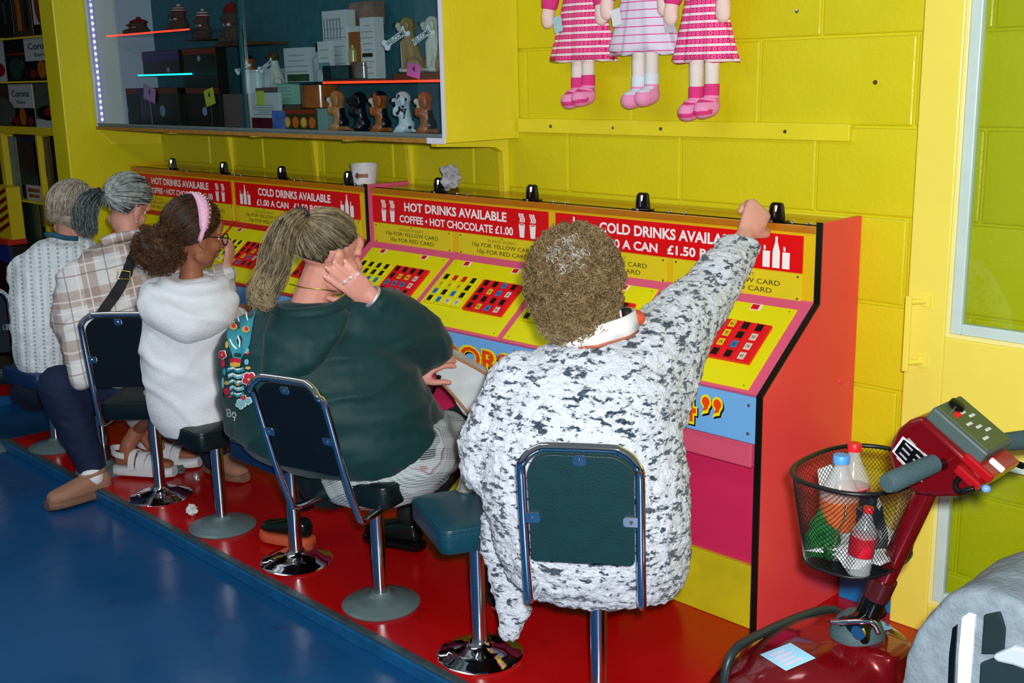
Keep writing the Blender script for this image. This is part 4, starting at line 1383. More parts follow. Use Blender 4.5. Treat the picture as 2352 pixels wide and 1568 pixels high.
def doll(pxc, py_hem, pw, py_sole, label, dress, feet, y=0.437, foot_dx=0.036, shoe='striped', tagc=None, hem_up=0.0):
    c = at(pxc, py_hem, y=y)
    sole = at(pxc, py_sole, y=y).z
    w = (at(pxc + pw / 2, py_hem, y=y).x - at(pxc - pw / 2, py_hem, y=y).x) / 2
    zh = c.z
    t = thing('rag_doll', label, 'doll', (c.x, y, sole), 0, 'rag dolls hanging on the yellow wall')
    top = zh + 0.30
    d = MB()
    rs = []
    n = 64
    for i in range(13):
        k = i / 12
        z = zh + (top - zh) * k
        rw = w * (1 - 0.62 * k ** 0.9)
        rd = 0.052 * (1 - 0.35 * k)
        ring = []
        for j in range(n):
            a = 2 * PI * j / n
            fold = 1 + 0.10 * (1 - k) ** 1.3 * math.sin(9 * a + 1.3 * pxc) + 0.05 * (1 - k) * math.sin(17 * a + 2)
            zz_ = z + (0.010 * math.sin(5 * a + pxc) * (1 - k))
            ring.append(Vector((c.x + rw * fold * math.cos(a), y + rd * fold * math.sin(a), zz_)))
        rs.append(ring)
    d.rings(rs)
    d.build('dress', dress, t, smooth=True)
    # arms with puffed pink sleeves
    for s in (-1, 1):
        sh = Vector((c.x + s * w * .45, y - .01, top - .02))
        el = Vector((c.x + s * w * .80, y - .035, zh + 0.225))
        hd = Vector((c.x + s * w * .86, y - .045, zh + 0.148))
        MB().chain([(sh, .028), (el, .032), (el.lerp(hd, .45), .030)], 14).build('sleeve', HOTP, t, smooth=True)
        b = MB().cap(el.lerp(hd, .3), .022, hd, .024).ell(hd - vx(0, 0, .012), .026, .02, .03)
        me = remesh(b, .005, 2)
        me.transform(wm(t).inverted())
        link_mesh('arm', me, SKINP, t, True)
    # legs, socks and shoes
    for i, fx in enumerate(feet):
        x = c.x + fx
        so = sole + (0.008 if i else 0.0)
        lz = so + 0.075
        MB().chain([((x, y, zh + .06), .024), ((x, y, so + .10), .022)], 16).build('leg', SKINF, t, smooth=True)
        sk = MB().lathe([(.0225, 0), (.0245, .004), (.0245, .034), (.0225, .038)], (x, y, so + .068), 18).build('sock', HOTP if shoe == 'striped' else SOCKW, t, smooth='auto')
        b = MB()
        b.cap((x, y, so + .065), .0255, (x, y - .006, so + .045), .029)
        b.cap((x, y - .008, so + .036), .033, (x - .004, y - .040, so + .028), .031)
        me = remesh(b, .0045, 4)
        zlo = so
        if shoe == 'striped':
            paint(me, [BABYP, HOTP], lambda p: 1 if ((.020 < p.z - zlo + (p.y - y) * -.15 < .034 and p.y < y - .03) or (p.z - zlo > .05 and p.z - zlo < .062 and p.y < y) ) else 0)
        else:
            paint(me, [BABYP, SOCKW], lambda p: 1 if (.046 < p.z - zlo < .064 and p.y < y - .012 and abs(p.x - x) < .02) else 0)
        me.transform(wm(t).inverted())
        link_mesh('shoe', me, None, t, True)
        if shoe == 'striped':
            MB().tube(smooth_path([(x - .030, y - .012, so + .054), (x - .014, y - .036, so + .060), (x + .014, y - .036, so + .060), (x + .030, y - .012, so + .054)], 4), .005, 6).build('shoe_strap', BABYP, t, smooth=True)
    # head above the frame
    b = MB().ell((c.x, y, top + .085), .066, .055, .075).cap((c.x, y, top), .022, (c.x, y, top + .05), .022)
    me = remesh(b, .006, 3)
    me.transform(wm(t).inverted())
    link_mesh('head', me, SKINP, t, True)
    MB().ell((c.x, y + .012, top + .10), .072, .056, .075).build('hair', mat('yarn_hair', (150, 90, 40), .9, bump=.6, bscale=120), t, smooth=True)
    MB().tube([(c.x, y + .02, top + .16), (c.x, y + .03, top + .2), (c.x, 0.4985, top + .22)], .002, 6).build('hanging_loop', WHITE, t)
    if tagc:
        tx, ty, mm = tagc
        p = at(tx, ty, y=y - .05)
        MB().obox(p, (.019, 0, .004), (0, .0008, 0), (-.005, 0, .026)).build('paper_tag', mm, t)
doll(1340, 137, 142, 249, 'left rag doll in magenta striped dress with striped pink shoes', DRP, (-.026, .022), tagc=(1281, 56, mat('pale_blue_paper', (170, 212, 222), .6)), foot_dx=.03)
doll(1478, 121, 152, 249, 'middle rag doll in pale lilac checked dress with plain pink shoes', DRL, (-.020, .036), y=.430, shoe='plain', tagc=(1415, 40, mat('white_paper', (232, 238, 242), .6)))
doll(1618, 138, 138, 277, 'right rag doll in magenta striped dress, longest legs of the three', DRP, (-.030, .030), y=.425, tagc=(1537, 56, mat('pale_pink_paper', (214, 206, 222), .6, var=.3, vscale=60)))

# ================================================================ dim shop corner beyond the return wall
DARKW = mat('dark_brown_wall', (38, 32, 14), 0.7, var=0.3)
OLIVE = mat('dull_yellow_rack_paint', (196, 176, 22), 0.4, var=0.1)
w = MB().box((-9.0, 0.12, ZF), (-4.42, 0.2, 2.75)).build('wall_shop', DARKW)
tag(w, kind='structure')
w = MB().box((-9.05, -6, ZF), (-9.0, 0.12, 2.75)).build('added_far_wall', mat('added_dark_wall', (10, 14, 24), 0.7))  # near-black wall put in so the far left reads as dark
tag(w, kind='structure')
w = MB().box((-8.9, -2.4, ZF + 0.001), (-4.47, -0.10, -0.002)).build('floor_platform_far', REDF)
tag(w, kind='structure')
w = MB().box((-4.47, -2.4, ZF), (-4.445, -0.10, 0.0)).build('trim_5', EDGE)
tag(w, kind='structure')
rack = thing('poster_rack', 'yellow wooden rack holding tin signs and posters in the dim corner', 'rack', (-5.0, 0.08, ZF))
q = lambda px, py: at(px, py, y=0.07)
def yb(n, x0, z0, x1, z1, ya=0.05, yc=0.12, mm=OLIVE):
    MB().box((x0, ya, z0), (x1, yc, z1)).build(n, mm, rack, bevel=0.002)
yb('rail', -6.2, 1.345, -4.425, 1.388)
yb('rail', -6.2, 1.632, -4.425, 1.642, 0.06)
yb('rail', -6.2, 1.872, -4.425, 1.882, 0.06)
xs = [q(10, 320).x, q(96, 400).x, q(148, 330).x]
yb('post', xs[0] - 0.05, ZF, xs[0] + 0.01, 1.345)
yb('post', xs[1] - 0.0, 0.35, xs[1] + 0.03, 1.345, 0.055)
yb('post', xs[2] - 0.02, ZF, -4.425, 1.345)
yb('crossbar', xs[0], q(80, 462).z - 0.012, xs[1], q(80, 462).z + 0.0, 0.055)
yb('backing', -6.2, 1.39, -4.43, 2.6, 0.105, 0.119, DARKW)
def sheet(px0, py0, px1, py1, label, mm, parts=(), name='tin_sign', y=0.075):
    a, b = at(px0, py1, y=y), at(px1, py1, y=y)
    zt2 = at((px0 + px1) / 2, py0, y=y).z
    t = thing(name, label, 'sign' if name == 'tin_sign' else 'poster', ((a.x + b.x) / 2, y, a.z), 0, 'signs and posters on the yellow rack')
    W, H = b.x - a.x, zt2 - a.z
    MB().box((a.x + .004, y, a.z), (b.x - .004, y + .006, zt2)).build('plate', mm, t, bevel=0.001)
    for k, pt in enumerate(parts):
        if pt[0] == 'rect':
            _, u0, v0, u1, v1, m2 = pt
            MB().box((a.x + W * u0, y - .001 - .0003 * k, a.z + H * v0), (a.x + W * u1, y - .0001, a.z + H * v1)).build('printed_area', m2, t)
        elif pt[0] == 'oval':
            _, u, v, ru, rv, m2 = pt
            MB().loft([((a.x + W * u, y - .0015 - .0004 * k, a.z + H * v), (W * ru, 0, 0), (0, 0, H * rv)), ((a.x + W * u, y - .0003, a.z + H * v), (W * ru, 0, 0), (0, 0, H * rv))]).build('printed_oval', m2, t)
        else:
            _, body, u, v, hh, ww, m2 = pt
            s = MB()
            put_text(s, body, (a.x + W * u, y - .0026, a.z + H * v), (1, 0, 0), (0, 0, 1), H * hh, W * ww, 0.01)
            s.build('lettering', m2, t)
TWH = mat('tin_white', (150, 160, 162), 0.35, var=0.15)
TBK = mat('tin_black', (16, 14, 10), 0.3, var=0.4, vscale=14)
TBN = mat('tin_brown', (58, 40, 14), 0.35, var=0.5, vscale=10)
TRD = mat('tin_red', (112, 20, 18), 0.35, var=0.3)
TGR = mat('tin_green', (20, 56, 48), 0.35, var=0.5, vscale=14)
TGY = mat('tin_grey', (64, 72, 62), 0.35, var=0.3)
TAM = mat('tin_amber', (150, 84, 16), 0.35, var=0.4, vscale=20)
TNV = mat('tin_navy_print', (16, 26, 54), 0.5)
cor = lambda: (('rect', 0, 0, 1, .46, TBK), ('oval', .5, .26, .13, .2, TAM), ('oval', .22, .16, .1, .1, TRD), ('oval', .8, .16, .1, .1, TRD), ('text', 'Corona', .5, .72, .15, .72, TNV), ('text', 'Extra', .5, .56, .08, .34, TNV))
sheet(64, 82, 137, 187, 'beer tin sign, white above dark, in the middle row beside the yellow wall', TWH, cor())
sheet(29, 193, 84, 293, 'beer tin sign, white above dark, in the bottom row', TWH, cor())
sheet(17, 88, 65, 188, 'dark tin sign with turquoise bottle glints in the middle row', TBK, (('oval', .5, .3, .3, .26, TGR), ('rect', .4, .3, .85, .5, TBN), ('rect', .1, .62, .9, .66, TRD)))
sheet(-60, 90, 19, 190, 'pale tin sign with red oval, cut by the photo edge in the middle row', TWH, (('oval', .8, .28, .16, .16, TRD),))
sheet(85, 191, 147, 293, 'grey tin sign with a dark red car over a white base', TGY, (('rect', 0, 0, 1, .2, TWH), ('oval', .5, .34, .42, .17, TBK), ('oval', .58, .36, .22, .1, TRD)))
sheet(-60, 194, 30, 293, 'brown tin sign cut by the photo edge in the bottom row', TBN, (('oval', .8, .4, .3, .3, TGY),))
sheet(80, -40, 124, 80, 'white tin sign with a tall red oval in the top row', TWH, (('oval', .42, .62, .28, .42, TRD), ('rect', 0, 0, 1, .2, TBK)))
sheet(36, -40, 78, 84, 'narrow dark brown tin sign in the top row', TBN, (('rect', .2, .1, .4, .9, TAM), ('rect', .6, .1, .85, .9, TBK)))
sheet(-60, -40, 35, 88, 'dark tin sign with green bottle in the top row', TBK, (('rect', .78, .2, .83, .6, TGR), ('oval', .85, .75, .08, .1, TGY)))
sheet(14, 314, 52, 458, 'pale poster with small figures on the yellow rack', mat('poster_pale', (104, 128, 116), .5, var=.5, vscale=16), (('rect', .3, .02, .9, .25, OLIVE),), 'poster', 0.085)
sheet(50, 312, 94, 424, 'dark red and green poster on the yellow rack', mat('poster_dark', (44, 22, 20), .5, var=.7, vscale=14), (('rect', 0, .88, 1, 1, TNV), ('rect', .1, .02, .9, .25, TGR)), 'poster', 0.085)
sheet(62, 426, 99, 458, 'small white notice with two red lines on the yellow rack', TWH, (('rect', .15, .55, .85, .8, TRD), ('rect', .2, .2, .8, .42, TRD)), 'poster', 0.084)
sheet(97, 314, 136, 520, 'black poster with pale figures on the yellow rack', TBK, (('rect', .15, .9, .85, .92, TGY), ('oval', .3, .7, .06, .08, TGY), ('oval', .6, .66, .05, .1, TGY)), 'poster', 0.085)
sheet(36, 464, 66, 600, 'dark mottled poster low on the yellow rack', mat('poster_mottled', (56, 40, 44), .5, var=.8, vscale=18), (), 'poster', 0.086)
sheet(68, 465, 104, 600, 'dark green poster low on the yellow rack', TGR, (), 'poster', 0.086)
# edge of a small arcade cabinet
ac = thing('arcade_cabinet', 'dim arcade cabinet with red and yellow stripes at the left photo edge', 'game machine', (-5.75, -0.05, ZF))
xe = at(24, 560, y=-0.05).x
MB().box((-6.2, -0.05, ZF), (xe, 0.05, 0.70)).build('lower_cabinet', mat('dark_cabinet', (18, 12, 14), .5), ac, bevel=.003)
MB().box((-6.2, -0.06, 0.60), (xe - .01, -0.05, 0.705)).build('blue_panel', mat('blue_cabinet_panel', (14, 40, 120), .4), ac)
MB().box((-6.2, -0.065, 0.705), (xe, 0.05, 0.735)).build('red_band', mat('red_cabinet_band', (170, 40, 20), .4), ac)
MB().box((-6.2, -0.03, 0.735), (xe - .02, 0.05, 1.04)).build('upper_panel', OLIVE, ac)
for i in range(5):
    MB().obox((xe - .12, -0.032, .80 + .05 * i), (.09, 0, .03), (0, .002, 0), (-.004, 0, .01)).build('red_stripe', TRD, ac)
far_st = make_stool(-3.735, -0.79, 75, VBLACK, GREYB, (0.225, 0.02, 0.36, 0.79, 0.143), 'dark stool with chrome-edged backrest at the left photo edge', BACKB, 0, 0.41)
far_st.location.z = ZF
bpy.context.view_layer.update()

# ================================================================ mobility scooter
MRED = mat('metallic_dark_red', (116, 6, 15), 0.22, metal=0.35, coat=0.8, var=0.1)
GRIP = mat('dark_grey_rubber', (60, 84, 90), 0.6, bump=0.2, bscale=200)
DGREY = mat('grey_console_plastic', (66, 82, 82), 0.45)
OLVP = mat('console_display_film', (78, 92, 58), 0.35, var=0.1)
WIREB = mat('black_wire', (16, 18, 20), 0.4)
CY = -0.46
sc = thing('mobility_scooter', 'dark red mobility scooter with wire basket parked beside the machine', 'mobility scooter', (0.7, CY, 0.0))
# front shroud
b = MB()
b.loft([((x, CY, zc), (0, hw, 0), (0, 0, hz)) for x, hw, zc, hz in
        ((0.215, 0.06, 0.15, 0.03), (0.235, 0.12, 0.155, 0.06), (0.28, 0.175, 0.175, 0.10), (0.35, 0.215, 0.20, 0.14), (0.44, 0.235, 0.215, 0.170), (0.53, 0.225, 0.225, 0.182), (0.60, 0.19, 0.225, 0.180), (0.645, 0.165, 0.215, 0.165), (0.665, 0.15, 0.20, 0.13))], 28, 2.7)
b.box((0.55, CY - 0.055, 0.2), (0.675, CY + 0.055, 0.412))
b.box((0.60, CY - 0.22, 0.075), (1.35, CY + 0.22, 0.125))
me = remesh(b, 0.011, 5)
me.transform(wm(sc).inverted())
link_mesh('front_shroud', me, MRED, sc, True)
MB().box((0.68, CY - 0.20, 0.126), (1.30, CY + 0.20, 0.134)).build('deck_mat', GRIP, sc, bevel=0.003)
# vents on the nose
for i in range(4):
    MB().tube(smooth_path([at(1716 - 7 * i, 1568 - 6 * i, y=CY - .12 - .012 * i), at(1722 - 7 * i, 1520 - 4 * i, y=CY - .09 - .012 * i), at(1744 - 8 * i, 1488 - 4 * i, y=CY - .02 - .012 * i)], 4), .0045, 6).build('nose_rib', MRED, sc, smooth=True)
# sticker on the nose
def on_surface(o, p0, d):
    pass
dgs = [c for c in sc.children if c.name.startswith('front_shroud')][0]
_bv = BVHTree.FromPolygons([wm(sc) @ v.co for v in dgs.data.vertices], [tuple(p.vertices) for p in dgs.data.polygons])
def cast(px, py):
    d = (_f + _rx * ((px - 1176) / _F) - _ru * ((py - 784) / _F)).normalized()
    h = _bv.ray_cast(CAMPOS, d)
    return (h[0] if h[0] else at(px, py, y=CY)), (h[1] if h[0] else Vector((0, 0, 1)))
def decal(quad, mm, name, n=6, lift=0.0015):
    q = MB()
    gr = []
    for i in range(n + 1):
        for j in range(n + 1):
            u, v = i / n, j / n
            a = [quad[0][k] * (1 - u) * (1 - v) + quad[1][k] * u * (1 - v) + quad[2][k] * u * v + quad[3][k] * (1 - u) * v for k in (0, 1)]
            p, nn = cast(*a)
            gr.append(p + nn * lift)
    q.add(gr, [(i * (n + 1) + j, (i + 1) * (n + 1) + j, (i + 1) * (n + 1) + j + 1, i * (n + 1) + j + 1) for i in range(n) for j in range(n)])
    return q.build(name, mm, sc, smooth=True)
st = decal([(1746, 1504), (1816, 1477), (1874, 1512), (1806, 1541)], mat('pale_blue_sticker', (150, 208, 240), .4), 'sticker')
for i in range(4):
    k = 0.18 + 0.19 * i
    A = [1746 + (1806 - 1746) * k, 1504 + (1541 - 1504) * k]
    B = [1816 + (1874 - 1816) * k, 1477 + (1512 - 1477) * k]
    e = lambda t, dk: (A[0] + (B[0] - A[0]) * t + 60 * dk, A[1] + (B[1] - A[1]) * t + 37 * dk)
    decal([e(.15, 0), e(.62 + .1 * (i % 2), 0), e(.62 + .1 * (i % 2), .08), e(.15, .08)], mat('pale_pink_print', (226, 190, 210), .5), 'sticker_line', 3, 0.0025)
decal([(2008, 1424), (2036, 1430), (2052, 1444), (2022, 1452)], mat('pale_blue_sticker', (150, 208, 240), .4), 'sticker')
# bumper hoop
MB().tube(smooth_path([at(1672, 1640, y=CY - .18), at(1664, 1560, y=CY - .19), at(1688, 1492, y=CY - .15), at(1760, 1449, y=CY - .02), at(1850, 1411, y=CY + .14), at(1905, 1399, y=CY + .22), at(1930, 1412, y=CY + .25), at(1945, 1460, y=CY + .24)], 6), .0105, 10).build('bumper_bar', mat('black_rubber_tube', (30, 46, 50), .4), sc, smooth=True)
# steering column
c0, c1 = Vector((0.583, CY, 0.455)), Vector((0.708, CY, 0.795))
cd = (c1 - c0).normalized()
MB().lathe([(0, 0), (.058, 0), (.060, .012), (.055, .028), (.046, .046), (.034, .058), (0, .06)], (0.563, CY, 0.398), 24, (0.12, 0, 1)).build('column_boot', GRIP, sc, smooth='auto')
MB().cyl(c0 - cd * .05, c0 + cd * .06, .026, n=16).build('column_joint', BPLAS, sc, smooth='auto')
MB().cyl(c0 + vx(.0, -.05, .0), c0 + vx(0, .05, 0), .022, n=16).build('folding_hinge', BPLAS, sc, smooth='auto')
MB().cyl(c0 + vx(.012, -.056, -.012), c0 + vx(.012, -.049, -.012), .016, n=14).build('hinge_bolt', CHROME, sc, smooth='auto')
MB().tube(smooth_path([c0 + vx(-.055, -.05, -.012), c0 + vx(-.02, -.062, .004), c0 + vx(.02, -.062, .020), c0 + vx(.045, -.055, .024), c0 + vx(.055, -.045, .0)], 5), .006, 8).build('release_lever', CHROME, sc, smooth=True)
MB().cyl(c0 + cd * .06, c0 + cd * .11, .0275, n=20).build('column_collar', mat('dark_collar', (70, 20, 24), .3), sc, smooth='auto')
MB().cyl(c0 + cd * .10, c1 + cd * .05, .0225, n=20).build('steering_column', MRED, sc, smooth='auto')
MB().obox(c0 + vx(-.008, -.012, -.02), (.032, 0, .006), (0, .034, 0), (-.005, 0, .026)).build('hinge_block', BPLAS, sc, bevel=.007)
# tiller head
near, far = CY - 0.062, CY + 0.068
def hp(px, py):
    p = at(px, py, y=near)
    return (p.x, p.z)
outl = [hp(*p) for p in ((2117, 955), (2085, 966), (2060, 986), (2044, 1015), (2040, 1045), (2048, 1080), (2070, 1112), (2100, 1136), (2150, 1143), (2205, 1141), (2248, 1126), (2262, 1104), (2240, 1068))]
MB().prism(outl, (0, near, 0), (1, 0, 0), (0, 0, 1), (0, far - near, 0)).build('tiller_head', MRED, sc, bevel=0.012, seg=3, smooth='auto')
t0, t1 = hp(2120, 957), hp(2244, 1066)
u = Vector((t1[0] - t0[0], 0, t1[1] - t0[1]))
lu = u.length
u.normalize()
nrm = Vector((-u.z, 0, u.x))
base = Vector((t0[0], CY + 0.003, t0[1]))
cons = MB().obox(base + u * lu * .52 + nrm * .012, u * (lu * .5), Vector((0, .058, 0)), nrm * .016).build('console', DGREY, sc, bevel=0.005)
MB().obox(base + u * lu * .52 + nrm * .0285, u * (lu * .46), Vector((0, .05, 0)), nrm * .0012).build('console_film', OLVP, cons, bevel=0.0008)
MB().lathe([(.017, 0), (.016, .010), (.012, .012), (0, .012)], base + u * lu * .17 + nrm * .029, 18, nrm).build('speed_dial', BPLAS, cons, smooth='auto')
MB().obox(base + u * lu * .30 + nrm * .031 + vx(0, -.022, 0), u * .006, Vector((0, .008, 0)), nrm * .002).build('red_switch', SIGNR, cons)
for i in range(4):
    MB().ell(base + u * (lu * (.98)) + nrm * .012 + vx(0, -.045 + .013 * i, 0), .005, .005, .005, 8, 6).build('indicator', WHITE, cons, smooth=True)
for i in range(6):
    MB().obox(base + u * lu * (.3 + .1 * i) + nrm * .030 + vx(0, .02 * math.sin(i * 2.1), 0), u * .003, Vector((0, .010, 0)), nrm * .0006).build('console_marking', PAPER, cons)
# name strip and badge on the near flank
bd = [hp(2064, 1010), hp(2098, 996), hp(2128, 1034), hp(2122, 1078), hp(2092, 1090), hp(2050, 1036)]
bdo = MB().prism([hp(2050, 1036), hp(2074, 1002), hp(2138, 1052), hp(2118, 1106)], (0, near - .0015, 0), (1, 0, 0), (0, 0, 1), (0, .0015, 0)).build('instruction_badge', WHITE, sc)
cxb = [sum(v) / 4 for v in zip(hp(2050, 1036), hp(2074, 1002), hp(2138, 1052), hp(2118, 1106))]
def shr(p, k):
    return (cxb[0] + (p[0] - cxb[0]) * k, cxb[1] + (p[1] - cxb[1]) * k)
MB().prism([shr(hp(*p), .88) for p in ((2050, 1036), (2074, 1002), (2138, 1052), (2118, 1106))], (0, near - .0022, 0), (1, 0, 0), (0, 0, 1), (0, .0007, 0)).build('badge_field', BPLAS, bdo)
tl = MB()
for i in range(5):
    for s_ in (-1, 1):
        c = (cxb[0] - .010 * (i - 2) * .55 + s_ * .012, cxb[1] + .011 * (2 - i) - s_ * .009)
        tl.obox((c[0], near - .0025, c[1]), (.008, 0, -.006), (0, .0003, 0), (.0012, 0, .0016))
tl.build('badge_print', mat('grey_badge_print', (150, 150, 156), .5), bdo)['kind'] = 'stuff'
# grips, stem and levers
gl = Vector((0.745, CY, 0.862))
MB().cyl(at(2165, 1066, y=near), at(2140, 1072, y=near - .05), .012, n=12).build('handlebar', BPLAS, sc, smooth='auto')
gA, gB = at(2150, 1062, y=near - .035), at(2056, 1103, y=near - .145)
gd = (gB - gA).normalized()
MB().lathe([(.012, 0), (.0185, .006), (.0195, .05), (.0205, .10), (.0205, .125), (.017, .137), (0, .138)], gA, 18, gd).build('grip', GRIP, sc, smooth='auto')
gA, gB = at(2280, 1018, y=far + .03), at(2352, 1010, y=far + .12)
MB().cyl(at(2235, 1045, y=far - .02), gA, .012, n=12).build('handlebar', BPLAS, sc, smooth='auto')
MB().lathe([(.012, 0), (.0185, .006), (.0195, .05), (.0205, .10), (.0205, .125), (.017, .137), (0, .138)], gA, 18, gB - gA).build('grip', GRIP, sc, smooth='auto')
MB().tube(smooth_path([at(2215, 1085, y=near), at(2195, 1110, y=near - .02), at(2205, 1128, y=near - .03), at(2238, 1120, y=near - .02)], 5), .0055, 8).build('throttle_lever', BPLAS, sc, smooth=True)
MB().tube(smooth_path([at(2290, 1060, y=far), at(2325, 1062, y=far + .03), at(2350, 1070, y=far + .05)], 5), .007, 8).build('throttle_lever', BPLAS, sc, smooth=True)
RED2 = mat('bright_red_plastic', (150, 12, 20), .2, coat=.5)
MB().obox((at(2275, 1058, y=CY)), u * .034, Vector((0, .062, 0)), nrm * .011).build('front_lip', RED2, sc, bevel=.005)
MB().obox((at(2290, 1068, y=near)), u * .016, Vector((0, .004, 0)), nrm * .006).build('reflector', PAPER, sc, bevel=.003)
MB().obox((at(2225, 1095, y=near - .004)), u * .028, Vector((0, .010, 0)), nrm * .010).build('lever_guard', RED2, sc, bevel=.004)
MB().ell(at(2265, 1122, y=near), .009, .009, .008).build('charging_plug', mat('blue_plug', (110, 150, 214), .3), sc, smooth=True)
# rear: seat post, seat and wheels out of frame
MB().cyl((1.18, CY, .12), (1.18, CY, .50), .03, n=14).build('seat_post', BPLAS, sc, smooth='auto')
MB().box((1.02, CY - .21, .50), (1.40, CY + .21, .56)).build('seat', BPLAS, sc, bevel=.02, seg=3)
for x, yy in ((.40, CY - .15), (.40, CY + .15), (1.25, CY - .2), (1.25, CY + .2)):
    MB().lathe([(.03, -.03), (.085, -.03), (.098, -.018), (.098, .018), (.085, .03), (.03, .03)], (x, yy, .099), 24, (0, 1, 0)).build('wheel', GRIP, sc, smooth='auto')

# ---------------------------------------------------------------- wire basket
BC, BZ0, BZ1 = Vector((0.553, CY + .005, 0)), 0.588, 0.787
def bring(z, n=64, k=0.0):
    t = (z - BZ0) / (BZ1 - BZ0)
    rx, ry = .095 + .027 * t + k, .125 + .035 * t + k
    out = []
    for j in range(n):
        a = 2 * PI * j / n
        ca_, sa_ = math.cos(a), math.sin(a)
        e = 2 / 2.6
        out.append(Vector((BC.x + rx * math.copysign(abs(ca_) ** e, ca_), BC.y + ry * math.copysign(abs(sa_) ** e, sa_), z)))
    return out
bk = thing('wire_basket', 'black wire mesh basket on the scooter tiller holding drinks', 'basket', (BC.x, BC.y, BZ0))
MB().tube(bring(BZ1, 64), .0052, 8, True).build('rim', WIREB, bk, smooth=True)
MB().tube(bring(BZ0 + .004, 64), .0035, 6, True).build('bottom_rim', WIREB, bk, smooth=True)
n_ = 88
levels = 17
rr = [bring(BZ0 + .004 + (BZ1 - BZ0 - .004) * i / levels, n_) for i in range(levels + 1)]
wires = MB()
for sgn in (1, -1):
    for j in range(n_):
        wires.tube([rr[i][(j + sgn * i) % n_] for i in range(0, levels + 1)], .00062, 3)
wo = wires.build('mesh_side', WIREB, bk)
wo['kind'] = 'stuff'
fl_ = MB().loft([((BC.x, BC.y, BZ0), (.093, 0, 0), (0, .123, 0)), ((BC.x, BC.y, BZ0 + .004), (.094, 0, 0), (0, .124, 0))], 40, 2.6).build('mesh_bottom', WIREB, bk)
# goods in the basket
PET = mat('frosted_pet_plastic', (214, 222, 224), .12, alpha=.27, spec=.9)
def bottle(px, py, y, z0, r, h, capm, labm, label, tilt=(0, 0)):
    p = at(px, py, y=y)
    o = Vector((p.x, y, z0))
    ax = Vector((tilt[0], tilt[1], 1)).normalized()
    t = thing('drink_bottle', label, 'bottle', tuple(o))
    MB().lathe([(0, 0), (r * .8, 0), (r, h * .04), (r, h * .60), (r * .96, h * .66), (r * .6, h * .78), (r * .36, h * .88), (r * .34, h * .93), (0, h * .93)], o, 24, ax).build('bottle_body', PET, t, smooth='auto')
    MB().lathe([(0, 0), (r * .42, 0), (r * .43, h * .06), (r * .38, h * .075), (0, h * .077)], o + ax * (h * .925), 16, ax).build('cap', capm, t, smooth='auto')
    MB().lathe([(r * 1.012, 0), (r * 1.015, h * .01), (r * 1.015, h * .27), (r * 1.012, h * .28)], o + ax * (h * .30), 24, ax).build('label', labm, t, smooth=True)
    return t, o, ax
CAPB = mat('blue_bottle_cap', (74, 150, 220), .4)
CAPR = mat('red_bottle_cap', (220, 22, 36), .4)
LBO = mat('orange_bottle_label', (216, 106, 50), .4, var=.35, vscale=35)
LBR = mat('red_bottle_label', (190, 20, 44), .4, var=.3, vscale=35)
zb_ = BZ0 + .006
bottle(1932, 1064, CY - .035, zb_, .041, .228, CAPB, LBO, 'clear bottle with blue cap and orange label in the basket')
bottle(1962, 1044, CY + .048, zb_, .036, .230, CAPR, LBR, 'clear bottle with red cap and red label in the basket', (0.0, 0.0))
bottle(1978, 1132, CY - .09, zb_, .026, .150, CAPR, LBR, 'small bottle with red cap leaning against the column in the basket', (.1, .05))
crumple('green_bag', 'dark green glossy bag at the bottom of the basket', 'bag', (at(1893, 1230, y=CY - .07).x, CY - .075, zb_), (.046, .05, .062), mat('green_plastic_bag', (34, 104, 50), .18), 1.3)
crumple('black_purse', 'black bag with chain in the middle of the basket', 'bag', (at(1985, 1230, y=CY - .02).x + .01, CY - .02, zb_), (.04, .03, .08), mat('black_bag_fabric', (14, 26, 32), .4), 5.3)
crumple('white_cloth', 'white cloth lining the basket bottom', 'cloth', (BC.x + .002, BC.y - .008, zb_ - .003), (.092, .118, .026), mat('white_cotton', (222, 226, 232), .9), 2.2)
MB().tube(smooth_path([at(1945, 1160, y=CY - .1), at(1940, 1190, y=CY - .105), at(1928, 1215, y=CY - .10), at(1912, 1260, y=CY - .10)], 5), .0022, 6).build('bead_chain', mat('brass_chain', (196, 186, 140), .3, metal=.8), None, smooth=True)
tag(bpy.data.objects['bead_chain'], 'thin brass bead chain hanging inside the basket', 'chain')

pc = thing('paper_card', 'white paper card standing against the far side of the basket', 'paper', tuple(at(1905, 1140, y=CY + .10)))
pq = [at(*p, y=CY + .09 - k) for p, k in (((1886, 1168), .0), ((1878, 1078), .0), ((1936, 1056), -.02), ((1944, 1150), -.02))]
MB().rings([pq, [p + vx(-.001, .001, 0) for p in pq]]).build('card_sheet', PAPER, pc)
# ---------------------------------------------------------------- grey bag in the footwell
GFAB = mat('grey_marl_fabric', (128, 144, 156), 0.9, var=0.25, vscale=40, bump=0.35, bscale=90)
bag = thing('grey_bag', 'grey fabric bag with white reflective strip on the scooter deck', 'bag', (0.88, CY - .03, .135))
def bgp(px, py, y):
    return at(px, py, y=y)
b = MB()
yn, yf = CY - .17, CY + .10
prof = []
for px, py in ((2052, 1700), (2056, 1640), (2066, 1560), (2086, 1490), (2118, 1430), (2160, 1385), (2210, 1364), (2262, 1362), (2310, 1376), (2356, 1404), (2400, 1450), (2430, 1520), (2440, 1600), (2440, 1700)):
    p = at(px, py, y=CY - .17)
    prof.append((p.x, p.z))
zmin = .136
prof = [(x, max(z, zmin)) for x, z in prof]
prof[0] = (prof[1][0], zmin); prof[-1] = (prof[-2][0], zmin)
b.prism(prof, (0, yn, 0), (1, 0, 0), (0, 0, 1), (0, yf - yn, 0))
me = remesh(b, .010, 7)
displace(me, lambda p, n: .006 * noise.noise(p * 14) + .003 * noise.noise(p * 34))
